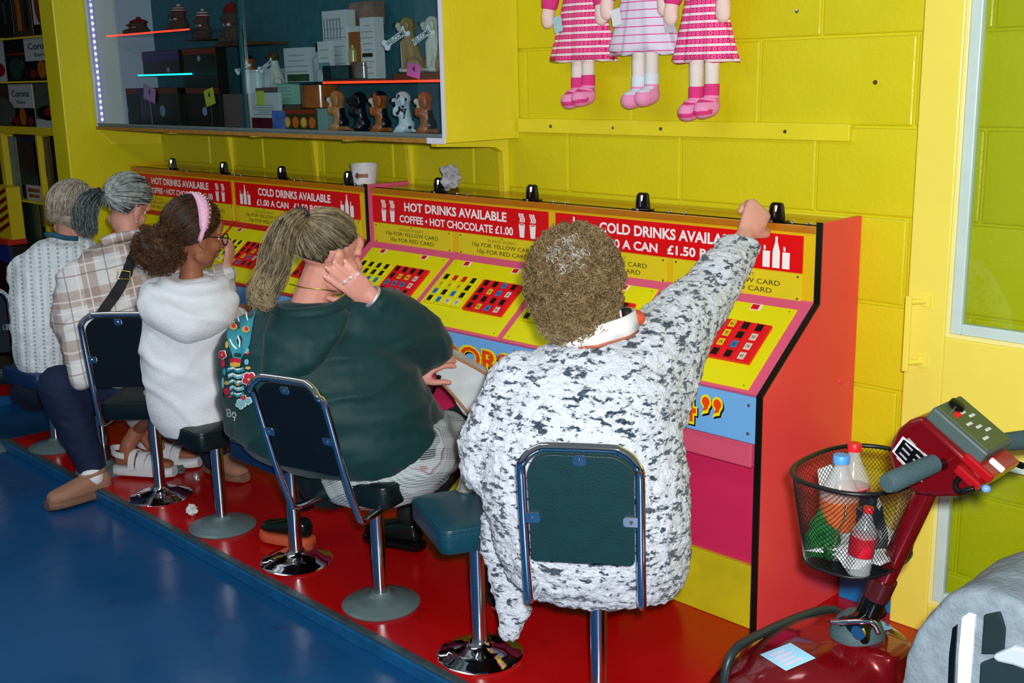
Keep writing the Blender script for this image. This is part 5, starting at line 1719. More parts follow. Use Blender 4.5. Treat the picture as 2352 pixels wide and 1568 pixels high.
zlo_ = min(v.co.z for v in me.vertices)
for v in me.vertices:
    v.co.z += zmin - zlo_
me.transform(wm(bag).inverted())
link_mesh('bag_body', me, GFAB, bag, True)
def flat(pts, y, mm, name, th=.012, bevel=.004):
    q = [(at(px, py, y=y).x, at(px, py, y=y).z) for px, py in pts]
    return MB().prism(q, (0, y - th, 0), (1, 0, 0), (0, 0, 1), (0, th * 2, 0)).build(name, mm, bag, bevel=bevel)
flat([(2200, 1600), (2204, 1500), (2212, 1416), (2226, 1406), (2242, 1412), (2236, 1500), (2228, 1600)], yn, mat('reflective_white_strip', (232, 238, 246), .4), 'reflective_strip', .006, .002)
flat([(2178, 1600), (2182, 1500), (2190, 1440), (2200, 1432), (2196, 1500), (2190, 1600)], yn, BPLAS, 'dark_seam', .005, .001)
flat([(2256, 1500), (2262, 1410), (2300, 1402), (2312, 1440), (2308, 1500)], yn, mat('black_mesh_pocket', (10, 34, 40), .7), 'pocket', .007, .003)
flat([(2250, 1600), (2254, 1520), (2300, 1505), (2360, 1530), (2380, 1600)], yn, mat('dark_strap_fabric', (22, 44, 52), .6), 'side_panel', .008, .004)
flat([(2282, 1502), (2330, 1480), (2380, 1490), (2390, 1545), (2330, 1524), (2292, 1516)], yn - .012, mat('pale_grey_strap', (176, 190, 200), .7), 'padded_strap', .010, .006)

# ================================================================ people
Z = Vector((0, 0, 1))
class Fig:
    """positions measured in the photo, set at a depth t (towards the viewer) from an upright plane through the seat"""
    def __init__(s, anchor):
        s.a = Vector((anchor[0], anchor[1], 0))
        n = CAMPOS - s.a
        n.z = 0
        s.n = n.normalized()
        s.r = Vector((-s.n.y, s.n.x, 0))
    def p(s, px, py, t=0.0):
        d = _f + _rx * ((px - 1176) / _F) - _ru * ((py - 784) / _F)
        k = ((s.a + s.n * t - CAMPOS).dot(s.n)) / d.dot(s.n)
        return CAMPOS + d * k
    def m(s, px, t=0.0):
        return px * ((s.a + s.n * t - CAMPOS).dot(_f) + 0.0) / _F * 1.0
    def ring(s, px, py, t, hw, dep, tilt=0.0, lean=0.0):
        c = s.p(px, py, t)
        u = (s.r * math.cos(tilt) + Z * math.sin(tilt)) * (hw * (c - CAMPOS).dot(_f) / _F)
        v = (s.n * math.cos(lean) + Z * math.sin(lean)) * dep
        return (c, u, v)

SKIN = mat('light_skin', (224, 164, 146), 0.5, var=0.10, vscale=18, spec=0.4)
SKINR = mat('rosy_skin', (222, 156, 140), 0.5, var=0.16, vscale=14, spec=0.4)
SKINB = mat('light_brown_skin', (156, 98, 72), 0.5, var=0.10, vscale=18, spec=0.4)
EYEW = mat('eye_white', (226, 222, 216), 0.25)
IRIS = mat('dark_iris', (46, 34, 26), 0.2)

def head_prims(b, c, f, up, s=1.0):
    f = Vector(f).normalized()
    up = Vector(up)
    up = (up - f * up.dot(f)).normalized()
    x = f.cross(up)
    q = lambda a, bb, cc: c + x * (a * s) + f * (bb * s) + up * (cc * s)
    E = lambda p, ra, rb, rc: b.ell(q(*p), x * ra * s, f * rb * s, up * rc * s, 16, 10)
    E((0, -.014, .032), .073, .093, .086)
    E((0, .022, -.035), .061, .066, .088)
    E((0, .040, -.088), .044, .044, .032)
    E((0, .064, -.104), .020, .020, .017)
    E((0, .070, .040), .050, .026, .030)
    for k in (-1, 1):
        E((k * .036, .058, -.032), .027, .028, .028)
        E((k * .046, .020, -.075), .020, .040, .028)
        # ear: flat disc with rim and lobe
        E((k * .074, -.006, -.012), .009, .021, .033)
        E((k * .078, -.012, .006), .009, .015, .016)
        E((k * .074, .004, -.040), .008, .010, .012)
        b.cap(q(k * .012, .086, .016), .010 * s, q(k * .045, .070, .018), .010 * s)
    b.cap(q(0, .090, .004), .0095 * s, q(0, .113, -.030), .0125 * s)
    for k in (-1, 1):
        E((k * .012, .100, -.034), .009, .010, .008)
    E((0, .092, -.060), .024, .010, .0065)
    E((0, .089, -.072), .020, .010, .0075)
    return q, x, f, up

def eyes(root, q, x, f, up, s=1.0):
    for k in (-1, 1):
        c = q(k * .031, .071, -.001)
        o = MB().ell(c, .0105 * s, .0105 * s, .0105 * s, 12, 8).build('eye', EYEW, root, smooth=True)
        MB().ell(c + f * .0072 * s, x * .0058 * s, f * .0045 * s, up * .0058 * s, 10, 6).build('iris', IRIS, o, smooth=True)

MIDS = []
def hand_prims(b, wrist, d, pn, s=1.0, curl=(.4, .4, .45, .5), thumb=1, spread=.10, tcurl=.5, bend=1.0):
    """palm and five fingers: d = towards the fingers, pn = palm normal (fingers curl to it), thumb = side"""
    d = Vector(d).normalized()
    pn = Vector(pn)
    pn = (pn - d * pn.dot(d)).normalized()
    w = d.cross(pn) * thumb        # towards the thumb side
    P_ = lambda a, bb, c: wrist + d * (a * s) + w * (bb * s) + pn * (c * s)
    b.loft([(P_(-.012, 0, 0), w * .023 * s, pn * .018 * s), (P_(.015, .002, 0), w * .031 * s, pn * .017 * s), (P_(.05, .002, 0), w * .040 * s, pn * .015 * s), (P_(.082, 0, -.001), w * .040 * s, pn * .0125 * s), (P_(.09, 0, 0), w * .034 * s, pn * .009 * s)], 18, 2.5)
    tips = []
    for i, (off, ln, r) in enumerate(((.030, .070, .0106), (.0105, .078, .0110), (-.009, .073, .0106), (-.028, .058, .0094))):
        a = spread * (1.5 - i)
        base = P_(.080 - .006 * abs(i - 1.2), off, 0)
        dd = (d * math.cos(a) + w * math.sin(a)).normalized()
        cur = curl[i]
        pts = [(base - dd * .012 * s, r * s)]
        p = base
        ang = 0.0
        for seg, k in ((.46, .8), (.30, 1.1), (.24, .8)):
            ang += cur * k * bend
            sd = dd * math.cos(ang) + pn * math.sin(ang)
            p = p + sd * (ln * seg * s)
            pts.append((p, r * s * (.95 if seg > .3 else .90)))
        b.chain(pts, 10)
        tips.append((p, sd))
        MIDS.append((pts[0][0].lerp(pts[1][0], .62), (pts[1][0] - pts[0][0]).normalized(), r * s))
    tb = P_(.022, .030, .006)
    td = (d * .62 + w * .74 + pn * .25).normalized()
    p1 = tb + td * .040 * s
    td2 = (td * math.cos(tcurl) + (d * .7 - w * .45 + pn * .5).normalized() * math.sin(tcurl)).normalized()
    p2 = p1 + td2 * .030 * s
    p3 = p2 + (td2 * .9 + pn * .25).normalized() * .020 * s
    b.chain([(P_(.012, .016, .003), .016 * s), (tb, .0145 * s), (p1, .0115 * s), (p2, .0105 * s), (p3, .0088 * s)], 10)
    return tips

def nails(root, tips, s=1.0, mm=None):
    for p, d in tips:
        a, c = frame(d)
        MB().ell(p + d * .004 * s, a * .0055 * s, d * .007 * s, c * .0055 * s, 8, 6).build('fingernail', mm or mat('pale_nail', (236, 196, 190), .25), root, smooth=True)

def body_prims(b, J, k=1.0):
    """one continuous figure from the joints"""
    b.ell(J['pelvis'], .155 * k, .13 * k, .12 * k)
    b.cap(J['pelvis'], .125 * k, J['belly'], .125 * k)
    b.cap(J['belly'], .125 * k, J['chest'], .128 * k)
    b.cap(J['lsh'], .058 * k, J['rsh'], .058 * k)
    b.cap(J['chest'], .10 * k, J['neck'], .05 * k)
    b.cap(J['neck'], .050 * k, J['skull'], .050 * k)
    for s in 'lr':
        b.chain([(J[s + 'sh'], .055 * k), (J[s + 'el'], .042 * k), (J[s + 'wr'], .027 * k)])
        if s + 'hip' in J:
            b.chain([(J[s + 'hip'], .085 * k), (J[s + 'kn'], .056 * k), (J[s + 'an'], .036 * k)])
            b.cap(J[s + 'an'], .032 * k, J[s + 'an'].lerp(J[s + 'toe'], .55) - Z * .012, .017 * k)

def put_body(root, b, mm, vox=.0055, it=2):
    me = remesh(b, vox, it)
    me.transform(wm(root).inverted())
    return link_mesh('body', me, mm, root, True)

def garment(root, name, b, mm, vox=.009, it=6, fn=None, slots=None, keep=False):
    me = remesh(b, vox, it)
    if fn:
        displace(me, fn)
    bv = BVHTree.FromPolygons([v.co.copy() for v in me.vertices], [tuple(p.vertices) for p in me.polygons])
    if slots:
        paint(me, mm, slots)
        mm = None
    me.transform(wm(root).inverted())
    o = link_mesh(name, me, mm, root, True)
    return o, bv

def wrinkle(amp, fx=9, fz=22, seed=0.0):
    def fn(p, n):
        q = Vector((p.x * fx + seed, p.y * fx, p.z * fz))
        a = noise.noise(q)
        b_ = noise.noise(q * 2.3 + Vector((3, 1, 2)))
        r = (1 - abs(a) * 2.2)
        return amp * (max(r, 0) ** 2 * .9 + .5 * b_ - .4)
    return fn

def scast(bv, px, py, lift=.002, far=None):
    d = (_f + _rx * ((px - 1176) / _F) - _ru * ((py - 784) / _F)).normalized()
    h = bv.ray_cast(CAMPOS, d)
    if h[0] is None:
        h = bv.find_nearest(CAMPOS + d * (far or 4.0))
    n = h[1] if h[1].dot(d) < 0 else -h[1]
    return h[0] + n * lift, n

def cloth_decal(bv, pts, mm, name, root, lift=.002, thick=.0012, step=5.0):
    """a printed or sewn patch that follows the cloth: polygon (photo measure) draped on the surface"""
    c = (sum(p[0] for p in pts) / len(pts), sum(p[1] for p in pts) / len(pts))
    out = []
    for i, p in enumerate(pts):
        q = pts[(i + 1) % len(pts)]
        L_ = math.hypot(q[0] - p[0], q[1] - p[1])
        k = max(1, int(L_ / step))
        for j in range(k):
            out.append((p[0] + (q[0] - p[0]) * j / k, p[1] + (q[1] - p[1]) * j / k))
    mb = MB()
    n = len(out)
    vs = []
    for r_ in (1.0, .55, 0.0):
        for p in (out if r_ else [c]):
            w_, nn = scast(bv, c[0] + (p[0] - c[0]) * r_, c[1] + (p[1] - c[1]) * r_, lift)
            vs.append(w_)
    fs = [(i, (i + 1) % n, n + (i + 1) % n, n + i) for i in range(n)] + [(n + i, n + (i + 1) % n, 2 * n) for i in range(n)]
    mb.add(vs, fs)
    return mb.build(name, mm, root, smooth=True)

def oval(cx, cy, rx, ry, n=12, rot=0.0):
    return [(cx + rx * math.cos(2 * PI * i / n) * math.cos(rot) - ry * math.sin(2 * PI * i / n) * math.sin(rot), cy + rx * math.cos(2 * PI * i / n) * math.sin(rot) + ry * math.sin(2 * PI * i / n) * math.cos(rot)) for i in range(n)]

def ribbon(bv, pts, wpx, mm, name, root, lift=.004, k=8):
    """flat strap lying on a surface along photo-measured points"""
    path = smooth_path([Vector((p[0], p[1], 0)) for p in pts], k)
    mb = MB()
    rings = []
    for i, p in enumerate(path):
        t = (path[min(i + 1, len(path) - 1)] - path[max(i - 1, 0)])
        nx = Vector((-t.y, t.x, 0)).normalized()
        a, na = scast(bv, p.x + nx.x * wpx / 2, p.y + nx.y * wpx / 2, lift)
        b_, nb = scast(bv, p.x - nx.x * wpx / 2, p.y - nx.y * wpx / 2, lift)
        nn = (na + nb).normalized()
        rings.append([a, b_, b_ + nn * .004, a + nn * .004])
    mb.rings(rings)
    return mb.build(name, mm, root, smooth='auto')

# ---------------------------------------------------------------- hair
RNG = np.random.RandomState(5)
def strands(paths, r0, r1, name, mm, root):
    """paths (N,K,3) -> one mesh of thin three-sided strands"""
    P_ = np.asarray(paths, float)
    N, K, _ = P_.shape
    T = np.gradient(P_, axis=1)
    T /= np.linalg.norm(T, axis=2, keepdims=True) + 1e-9
    ref = RNG.randn(N, 1, 3)
    A = np.cross(T, ref)
    A /= np.linalg.norm(A, axis=2, keepdims=True) + 1e-9
    B = np.cross(T, A)
    rad = np.linspace(r0, r1, K)[None, :, None]
    V = np.stack([P_ + rad * (A * math.cos(a) + B * math.sin(a)) for a in (0, 2.094, 4.189)], axis=2)
    V = V.reshape(-1, 3)
    i = np.arange(N)[:, None, None] * K * 3 + np.arange(K - 1)[None, :, None] * 3
    j = np.arange(3)[None, None, :]
    j2 = (j + 1) % 3
    F = np.stack([i + j, i + j2, i + 3 + j2, i + 3 + j], axis=-1).reshape(-1, 4)
    me = bpy.data.meshes.new(name)
    me.from_pydata(V.tolist(), [], F.tolist())
    me.transform(wm(root).inverted())
    o = link_mesh(name, me, mm, root, True)
    o['kind'] = 'stuff'
    return o

def hair_mat(name, c1, c2, rough=.42):
    mt = mat(name, c1, rough, spec=.5)
    n = NT(mt)
    n.color(n.mix(n.ramp(n.noise(38, 4, .7), .38, .62), c1, c2))
    return mt

def slerp(a, b, t):
    d = np.clip(np.sum(a * b, axis=-1, keepdims=True), -1, 1)
    o = np.arccos(d)
    so = np.sin(o) + 1e-6
    return (np.sin((1 - t) * o) * a + np.sin(t * o) * b) / so

def ell_dirs(n, cond, A):
    out = []
    while len(out) < n:
        v = RNG.randn(400, 3)
        v /= np.linalg.norm(v, axis=1, keepdims=True)
        out.extend([x for x in v if cond(x)])
    return np.array(out[:n])

def swept_hair(c, A, roots, tie, K=9, lift=(1.0, 1.05), jit=.03):
    """strands over an ellipsoid (columns of A = half axes) from root directions to the tie direction"""
    N = len(roots)
    l = RNG.uniform(lift[0], lift[1], (N, 1))
    tie_ = tie[None, :] + RNG.randn(N, 3) * jit
    tie_ /= np.linalg.norm(tie_, axis=1, keepdims=True)
    out = []
    for k in range(K):
        t = k / (K - 1)
        d = slerp(roots, tie_, t)
        out.append(np.array(c)[None, :] + (d * l) @ A.T)
    return np.stack(out, axis=1)

def tail_hair(start, spine, N, r, K=10, seed_spread=1.0, end=1.2, wav=.004):
    sp = np.array([tuple(v) for v in smooth_path([Vector(start)] + [Vector(s_) for s_ in spine], 6)])
    idx = np.linspace(0, len(sp) - 1, K)
    base = np.array([sp[int(round(i))] for i in idx])
    off = RNG.randn(N, 1, 3)
    off /= np.linalg.norm(off, axis=2, keepdims=True)
    off *= RNG.uniform(.2, 1, (N, 1, 1)) ** .5
    prof = np.interp(np.linspace(0, 1, K), [0, .15, .5, .85, 1], [.35, .75, 1.0, .95, .7])[None, :, None]
    L_ = RNG.uniform(.8, 1.0, (N, 1))
    pts = base[None] + off * prof * r
    pts = pts + wav * np.sin(np.linspace(0, 7, K)[None, :, None] + RNG.uniform(0, 6, (N, 1, 3)))
    return pts

def fuzz_curls(c, A, dirs, N, rad=(.006, .013), lift=(.90, 1.06), K=8, turn=4.6):
    d = dirs[RNG.randint(0, len(dirs), N)] + RNG.randn(N, 3) * .05
    d /= np.linalg.norm(d, axis=1, keepdims=True)
    base = np.array(c)[None] + (d * RNG.uniform(lift[0], lift[1], (N, 1))) @ A.T
    t1 = np.cross(d, RNG.randn(N, 3))
    t1 /= np.linalg.norm(t1, axis=1, keepdims=True)
    t2 = np.cross(d, t1) * .6 + d * .8
    t2 /= np.linalg.norm(t2, axis=1, keepdims=True)
    t3 = np.cross(t1, t2)
    R_ = RNG.uniform(rad[0], rad[1], (N, 1))
    out = []
    ph = RNG.uniform(0, 6.28, (N, 1))
    for k in range(K):
        a = ph + turn * k / (K - 1)
        out.append(base + R_ * (np.cos(a) * t1 + np.sin(a) * t2) + t3 * R_ * (.9 * k / (K - 1) - .4))
    return np.stack(out, axis=1)

def axes(x, f, up, rx, ry, rz):
    return np.array([tuple(x * rx), tuple(f * ry), tuple(up * rz)]).T

def shoe_prims(b, heel, toe, up, w=.042, h=.07, sole=.02):
    d = (toe - heel)
    L_ = d.length
    d.normalize()
    s = d.cross(up).normalized()
    up = s.cross(d)
    b.loft([(heel + d * L_ * t + up * (z_ * .5), s * (w * k), up * (z_ * .5)) for t, k, z_ in ((-.02, .55, h * .8), (.06, .8, h), (.25, .88, h * 1.0), (.5, .98, h * .82), (.75, 1.05, h * .62), (.92, .85, h * .52), (1.0, .5, h * .40))], 20, 2.6)

def sole_part(root, heel, toe, up, mm, w=.045, th=.022, name='sole'):
    d = (toe - heel)
    L_ = d.length
    d.normalize()
    s = d.cross(up).normalized()
    up = s.cross(d)
    return MB().loft([(heel + d * L_ * t, s * (w * k), up * th * .5) for t, k in ((-.05, .5), (-.02, .75), (.08, .92), (.3, .95), (.55, 1.03), (.8, 1.06), (.95, .86), (1.03, .5))], 16, 3.2).build(name, mm, root, smooth='auto')

# ================================================================ woman in the speckled cardigan
def boucle():
    mt = mat('white_navy_boucle_knit', (226, 232, 240), 0.95, sheen=0.3)
    n = NT(mt)
    a = n.noise(36, 4, .62, (1.0, 1.0, 2.3))
    b2 = n.noise(17, 2, .5, (1, 1, 1.5))
    v = n.m('ADD', a, n.m('MULTIPLY', n.m('SUBTRACT', b2, .5), .30))
    c = n.mix(n.ramp(v, .525, .590), (212, 220, 232), (18, 44, 64))
    c = n.mix(n.m('MULTIPLY', n.ramp(n.noise(120, 2), .4, .65), .16), c, (150, 172, 190))
    n.color(c)
    n.bump(n.noise(120, 4, .6), .9, .008)
    return mt
BOUC = boucle()
F5 = Fig((-0.10, -0.55))
P5 = thing('person', 'seated person in a white and navy speckled cardigan, right arm raised to a coin entry', 'person', (-0.10, -0.55, 0.485))
g = F5.p
J = dict(pelvis=g(1350, 1240, .0), belly=g(1350, 1080, -.01), chest=g(1360, 920, -.05), neck=g(1375, 770, -.08), skull=g(1330, 690, -.08),
         lsh=g(1190, 880, -.05), lel=g(1105, 1060, -.02), lwr=g(1120, 1010, -.24), rsh=g(1500, 815, -.14), rel=g(1630, 660, -.40), rwr=g(1712, 540, -.60),
         lhip=g(1270, 1270, -.08), lkn=g(1150, 1040, -.50), lan=g(1150, 1380, -.55), ltoe=g(1190, 1370, -.72),
         rhip=g(1430, 1270, -.08), rkn=g(1400, 1060, -.50), ran=g(1380, 1390, -.55), rtoe=g(1420, 1370, -.72))
b = MB()
body_prims(b, J)
hc = g(1322, 640, -.08)
hq, hx, hf, hu = head_prims(b, hc, -F5.n + F5.r * -.12 - Z * .18, Z * 1.0 + F5.r * .05, .98)
wr = J['rwr']
fdir = (g(1745, 480, -.655) - wr)
tips = hand_prims(b, wr + (g(1720, 515, -.62) - wr) * .25, fdir, -F5.n * .8 - F5.r * .5 - Z * .35, 1.12, (1.05, 1.08, 1.1, 1.15), -1, .02, .9)
put_body(P5, b, SKIN)
eyes(P5, hq, hx, hf, hu, .98)
# cardigan
b = MB()
R5 = F5.ring
b.loft([R5(1385, 765, -.09, 62, .055), R5(1375, 800, -.07, 128, .10), R5(1358, 850, -.05, 190, .14), R5(1340, 920, -.03, 222, .175), R5(1335, 1000, -.01, 232, .19), R5(1340, 1100, .01, 240, .205), R5(1352, 1180, .02, 232, .21), R5(1362, 1250, .02, 222, .205), R5(1372, 1305, .01, 205, .185), R5(1385, 1335, .0, 178, .16)], 32, 2.3)
# raised right sleeve
b.chain([(g(1465, 850, -.10), .118), (g(1530, 780, -.20), .105), (g(1620, 680, -.38), .078), (g(1655, 632, -.44), .070), (g(1690, 585, -.54), .060)], 16)
b.chain([(g(1500, 930, -.08), .10), (g(1560, 800, -.24), .075)], 14)
# left sleeve, bent forward
b.chain([(g(1195, 885, -.04), .085), (g(1140, 1000, .0), .088), (g(1122, 1070, .0), .075), (g(1120, 1060, -.14), .062)], 16)
b.chain([(g(1115, 1040, .01), .058), (g(1112, 1085, -.03), .048)], 14)
# tails of the cardigan either side of the seat
b.loft([R5(1190, 1120, -.02, 66, .06), R5(1165, 1200, -.03, 62, .045), R5(1160, 1260, -.03, 58, .035), R5(1170, 1330, -.03, 46, .03), R5(1180, 1400, -.03, 40, .026), R5(1172, 1448, -.03, 26, .022), R5(1168, 1470, -.03, 18, .018)], 20, 2.6)
b.loft([R5(1490, 1150, -.02, 95, .08), R5(1500, 1240, -.02, 84, .06), R5(1500, 1310, -.02, 62, .05), R5(1512, 1362, -.02, 34, .035), R5(1518, 1380, -.02, 20, .02)], 20, 2.6)
def bouf(p, n):
    q = p * 60
    return .0055 * noise.noise(q) + .0045 * noise.noise(q * 1.9) + .006 * noise.noise(p * 16) + .004 * noise.noise(Vector((p.x * 8, p.y * 8, p.z * 30)))
cg, bv5 = garment(P5, 'cardigan', b, BOUC, .0072, 5, bouf)
# cuffs: looser yarn at the wrist
MB().tube([g(1697, 572, -.56) + (F5.r * math.cos(a) + Z * math.sin(a) * .6 + F5.n * math.sin(a) * .6) * .052 for a in np.linspace(0, 2 * PI, 20)[:-1]], .011, 8, True).build('cuff', BOUC, P5, smooth=True)
# scarf collar
WSC = mat('white_silk_scarf', (240, 242, 246), .5, var=.06, vscale=20)
BRT = mat('tan_scarf_trim', (176, 96, 66), .6)
b = MB()
ctr = g(1375, 752, -.085)
for i in range(26):
    pass
def collar(h0, h1, rx, ry, th):
    mb = MB()
    rs = []
    for k in range(40):
        a = 2 * PI * k / 40
        o = F5.r * math.cos(a) * rx + F5.n * math.sin(a) * ry
        nn = (F5.r * math.cos(a) + F5.n * math.sin(a)).normalized()
        ripple = .006 * math.sin(7 * a)
        tl_ = F5.r.dot(o) * .22
        rs.append([ctr + o + Z * (h0 + tl_ + ripple), ctr + o + nn * th + Z * (h0 + tl_ + .002), ctr + o * .93 + nn * th * .6 + Z * (h1 + tl_), ctr + o * .90 + Z * (h1 + tl_ - .002)])
    return mb.rings(rs, closed=True)
collar(-.022, .026, .092, .082, .010).build('scarf', WSC, P5, smooth=True)
collar(-.028, -.020, .095, .085, .008).build('scarf_trim', BRT, P5, smooth=True)
MB().loft([(g(1452, 712, -.10), F5.r * .018, F5.n * .008), (g(1462, 724, -.10), F5.r * .022, F5.n * .010), (g(1470, 744, -.10), F5.r * .012, F5.n * .008)], 12).build('scarf_knot', mat('orange_scarf_knot', (214, 84, 40), .6, var=.4, vscale=60), P5, smooth=True)
MB().loft([(g(1438, 708, -.095), F5.r * .012, F5.n * .012), (g(1446, 722, -.09), F5.r * .018, F5.n * .012), (g(1440, 740, -.09), F5.r * .010, F5.n * .008)], 12).build('scarf_fold', mat('black_scarf_fold', (24, 24, 30), .6), P5, smooth=True)
# dark trousers and shoes
TRO = mat('black_trousers', (14, 18, 22), .8, bump=.2)
b = MB()
for s in 'lr':
    b.chain([(J[s + 'hip'], .105), (J[s + 'kn'], .078), (J[s + 'an'] + Z * .03, .055)])
b.ell(J['pelvis'] - Z * .01, .16, .15, .10)
garment(P5, 'trousers', b, TRO, .011, 5)
for s in 'lr':
    heel = J[s + 'an'].copy(); toe = J[s + 'toe'].copy()
    heel.z = toe.z = .012
    b = MB()
    shoe_prims(b, heel, heel + (toe - heel).normalized() * .24, Z, .042, .075)
    garment(P5, 'shoe', b, mat('black_shoe_leather', (12, 14, 16), .35), .007, 3)
# buckle of a belt end at the right side
MB().obox(g(1546, 992, .04), F5.r * .012 + Z * -.010, F5.n * .004, F5.r * .007 + Z * .012).build('belt_end', BPLAS, P5, bevel=.002)
# curly hair
HB = hair_mat('brown_curly_hair', (98, 78, 48), (130, 108, 74), .6)
HB2 = hair_mat('light_brown_curls', (126, 106, 74), (152, 132, 98), .6)
HB3 = hair_mat('dark_brown_curls', (70, 50, 28), (104, 80, 46), .5)
HG = hair_mat('grey_roots', (150, 146, 136), (186, 184, 178), .5)
hcc = g(1319, 646, -.072)
A5 = axes(hx, hf, hu, .116, .120, .136)
b = MB().ell(hcc, hx * .112, hf * .115, hu * .132, 24, 16).ell(g(1325, 735, -.06), F5.r * .092, F5.n * .07, Z * .055, 20, 12)
me = remesh(b, .007, 4)
displace(me, lambda p, n: .010 * noise.noise(p * 42) + .006 * noise.noise(p * 90))
me.transform(wm(P5).inverted())
link_mesh('hair', me, HB, P5, True)
D = ell_dirs(900, lambda v: not (v[1] > .55 and v[2] < .3), A5)
strands(fuzz_curls(tuple(hcc), A5, D, 3600, (.004, .010), (.93, 1.07)), .0017, .0010, 'hair_curls', HB, P5)
strands(fuzz_curls(tuple(hcc), A5, D, 2200, (.004, .010), (.95, 1.08)), .0015, .0009, 'hair_light_curls', HB2, P5)
strands(fuzz_curls(tuple(hcc), A5, D, 1500, (.004, .010), lift=(.9, 1.02)), .0017, .0010, 'hair_dark_curls', HB3, P5)
A5b = axes(F5.r, F5.n, Z, .096, .075, .060)
D2 = ell_dirs(500, lambda v: True, A5b)
strands(fuzz_curls(tuple(g(1325, 735, -.06)), A5b, D2, 1700, (.004, .010)), .0016, .0010, 'nape_curls', HB2, P5)
cr = np.array(tuple((hq(-.025, -.095, .055) - hq(0, 0, 0)).normalized()))
loc = np.array([(Vector(cr).dot(hx)), Vector(cr).dot(hf), Vector(cr).dot(hu)])
D3 = ell_dirs(160, lambda v: v.dot(loc) > .93, A5)
strands(fuzz_curls(tuple(hcc), A5, D3, 150, (.004, .009), lift=(1.0, 1.05)), .0015, .0010, 'grey_curls', HG, P5)

# ================================================================ woman in the black jacket
F4 = Fig((-1.05, -0.56))
P4 = thing('person', 'seated person in a dark embroidered jacket and checked skirt, cheek resting on hand', 'person', (-1.05, -0.56, 0.46))
g = F4.p
R4 = F4.ring
J = dict(pelvis=g(850, 1070, .0), belly=g(800, 960, .02), chest=g(740, 830, .0), neck=g(705, 715, -.02), skull=g(742, 620, -.02),
         lsh=g(600, 790, -.10), lel=g(700, 930, -.34), lwr=g(940, 862, -.28), rsh=g(840, 760, .02), rel=g(990, 790, -.10), rwr=g(868, 690, .005),
         lhip=g(760, 1090, -.10), lkn=g(800, 960, -.52), lan=g(700, 1140, -.50), ltoe=g(660, 1150, -.58),
         rhip=g(930, 1080, -.02), rkn=g(1090, 970, -.36), ran=g(945, 1175, -.36), rtoe=g(905, 1190, -.42))
b = MB()
body_prims(b, J, 1.12)
hc = g(754, 578, -.02)
hq, hx, hf, hu = head_prims(b, hc, F4.r * .80 - F4.n * .50 - Z * .26, Z * .93 + F4.r * .22, 1.06)
# hand on the cheek
w0 = g(853, 682, .052)
MIDS.clear()
tips4 = hand_prims(b, w0, g(775, 622, .095) - w0, -F4.n, 1.02, (.10, .08, .10, .16), 1, .06, .3)
mids4 = list(MIDS)
b.cap(J['rel'], .045, w0, .03)
# other hand on the bag
w1 = g(948, 868, -.13)
tips4b = hand_prims(b, w1, g(1012, 818, -.14) - w1, -F4.n * .5 + F4.r * .3 - Z * .8, .98, (.35, .4, .45, .5), -1, .10, .5)
b.cap(J['lel'], .045, w1, .03)
put_body(P4, b, SKINR, .005)
nails(P4, tips4)
nails(P4, tips4b)
# jacket
TJ = mat('dark_teal_black_satin', (7, 54, 56), 0.62, var=0.2, vscale=5, bump=0.06, bscale=60, sheen=.1, spec=.3)
b = MB()
b.loft([R4(708, 690, -.02, 66, .06), R4(704, 714, -.01, 132, .11), R4(704, 760, .0, 192, .165, -.03), R4(724, 830, .01, 224, .20, -.05), R4(748, 910, .02, 236, .225, -.04), R4(768, 985, .025, 236, .225, -.03), R4(790, 1030, .02, 220, .21, -.06), R4(815, 1062, .015, 185, .18, -.08)], 36, 2.25)
# right sleeve: upper arm forward, elbow on the desk, forearm back to the cheek
b.chain([(g(815, 765, .03), .105), (g(890, 775, -.02), .112), (g(950, 790, -.08), .098), (g(985, 795, -.12), .080)], 18)
b.chain([(g(985, 790, -.12), .078), (g(930, 738, -.04), .076), (g(890, 706, .012), .060), (g(872, 694, .028), .046)], 16)
# left sleeve under it
b.chain([(g(600, 800, -.12), .10), (g(690, 920, -.32), .09), (g(800, 915, -.36), .08), (g(925, 872, -.20), .055)], 16)
for k in range(8):
    a = k / 8 * 2 * PI
    b.ell(g(874, 694, .03) + (F4.n * math.cos(a) + (Z * .75 + F4.r * .6) * math.sin(a)) * .034, .020, .020, .020, 10, 8)
# soft belly folds over the waistband
b.chain([(g(850, 940, .07), .125), (g(930, 960, .01), .115), (g(960, 980, -.05), .10)], 18)
b.chain([(g(715, 965, .08), .125), (g(850, 1000, .07), .115)], 18)
jw = wrinkle(.013, 4.2, 9, 1.3)
def jfn(p, n):
    f_ = noise.noise(Vector((p.x * 3 + 2, p.y * 3, p.z * 15)))
    return jw(p, n) + .008 * f_ + .0015 * noise.noise(p * 34)
jo, bv4 = garment(P4, 'jacket', b, TJ, .0085, 6, jfn)
b = MB()
b.loft([R4(712, 716, .10, 92, .05), R4(698, 770, .155, 94, .055), R4(676, 830, .175, 76, .05), R4(656, 872, .175, 54, .035), R4(646, 890, .17, 32, .02)], 24, 2.3)
garment(P4, 'hood', b, TJ, .008, 6, lambda p, n: .006 * noise.noise(p * 12) + .004 * noise.noise(p * 26))
# hood edge / collar
MB().tube(smooth_path([g(628, 706, .07), g(650, 722, .12), g(700, 722, .14), g(760, 712, .12), g(800, 690, .06)], 5), [.020] * 21, 10).build('collar', TJ, P4, smooth=True)
# gathered cuff at the wrist
for k in range(7):
    a = k / 7 * 2 * PI
    pass
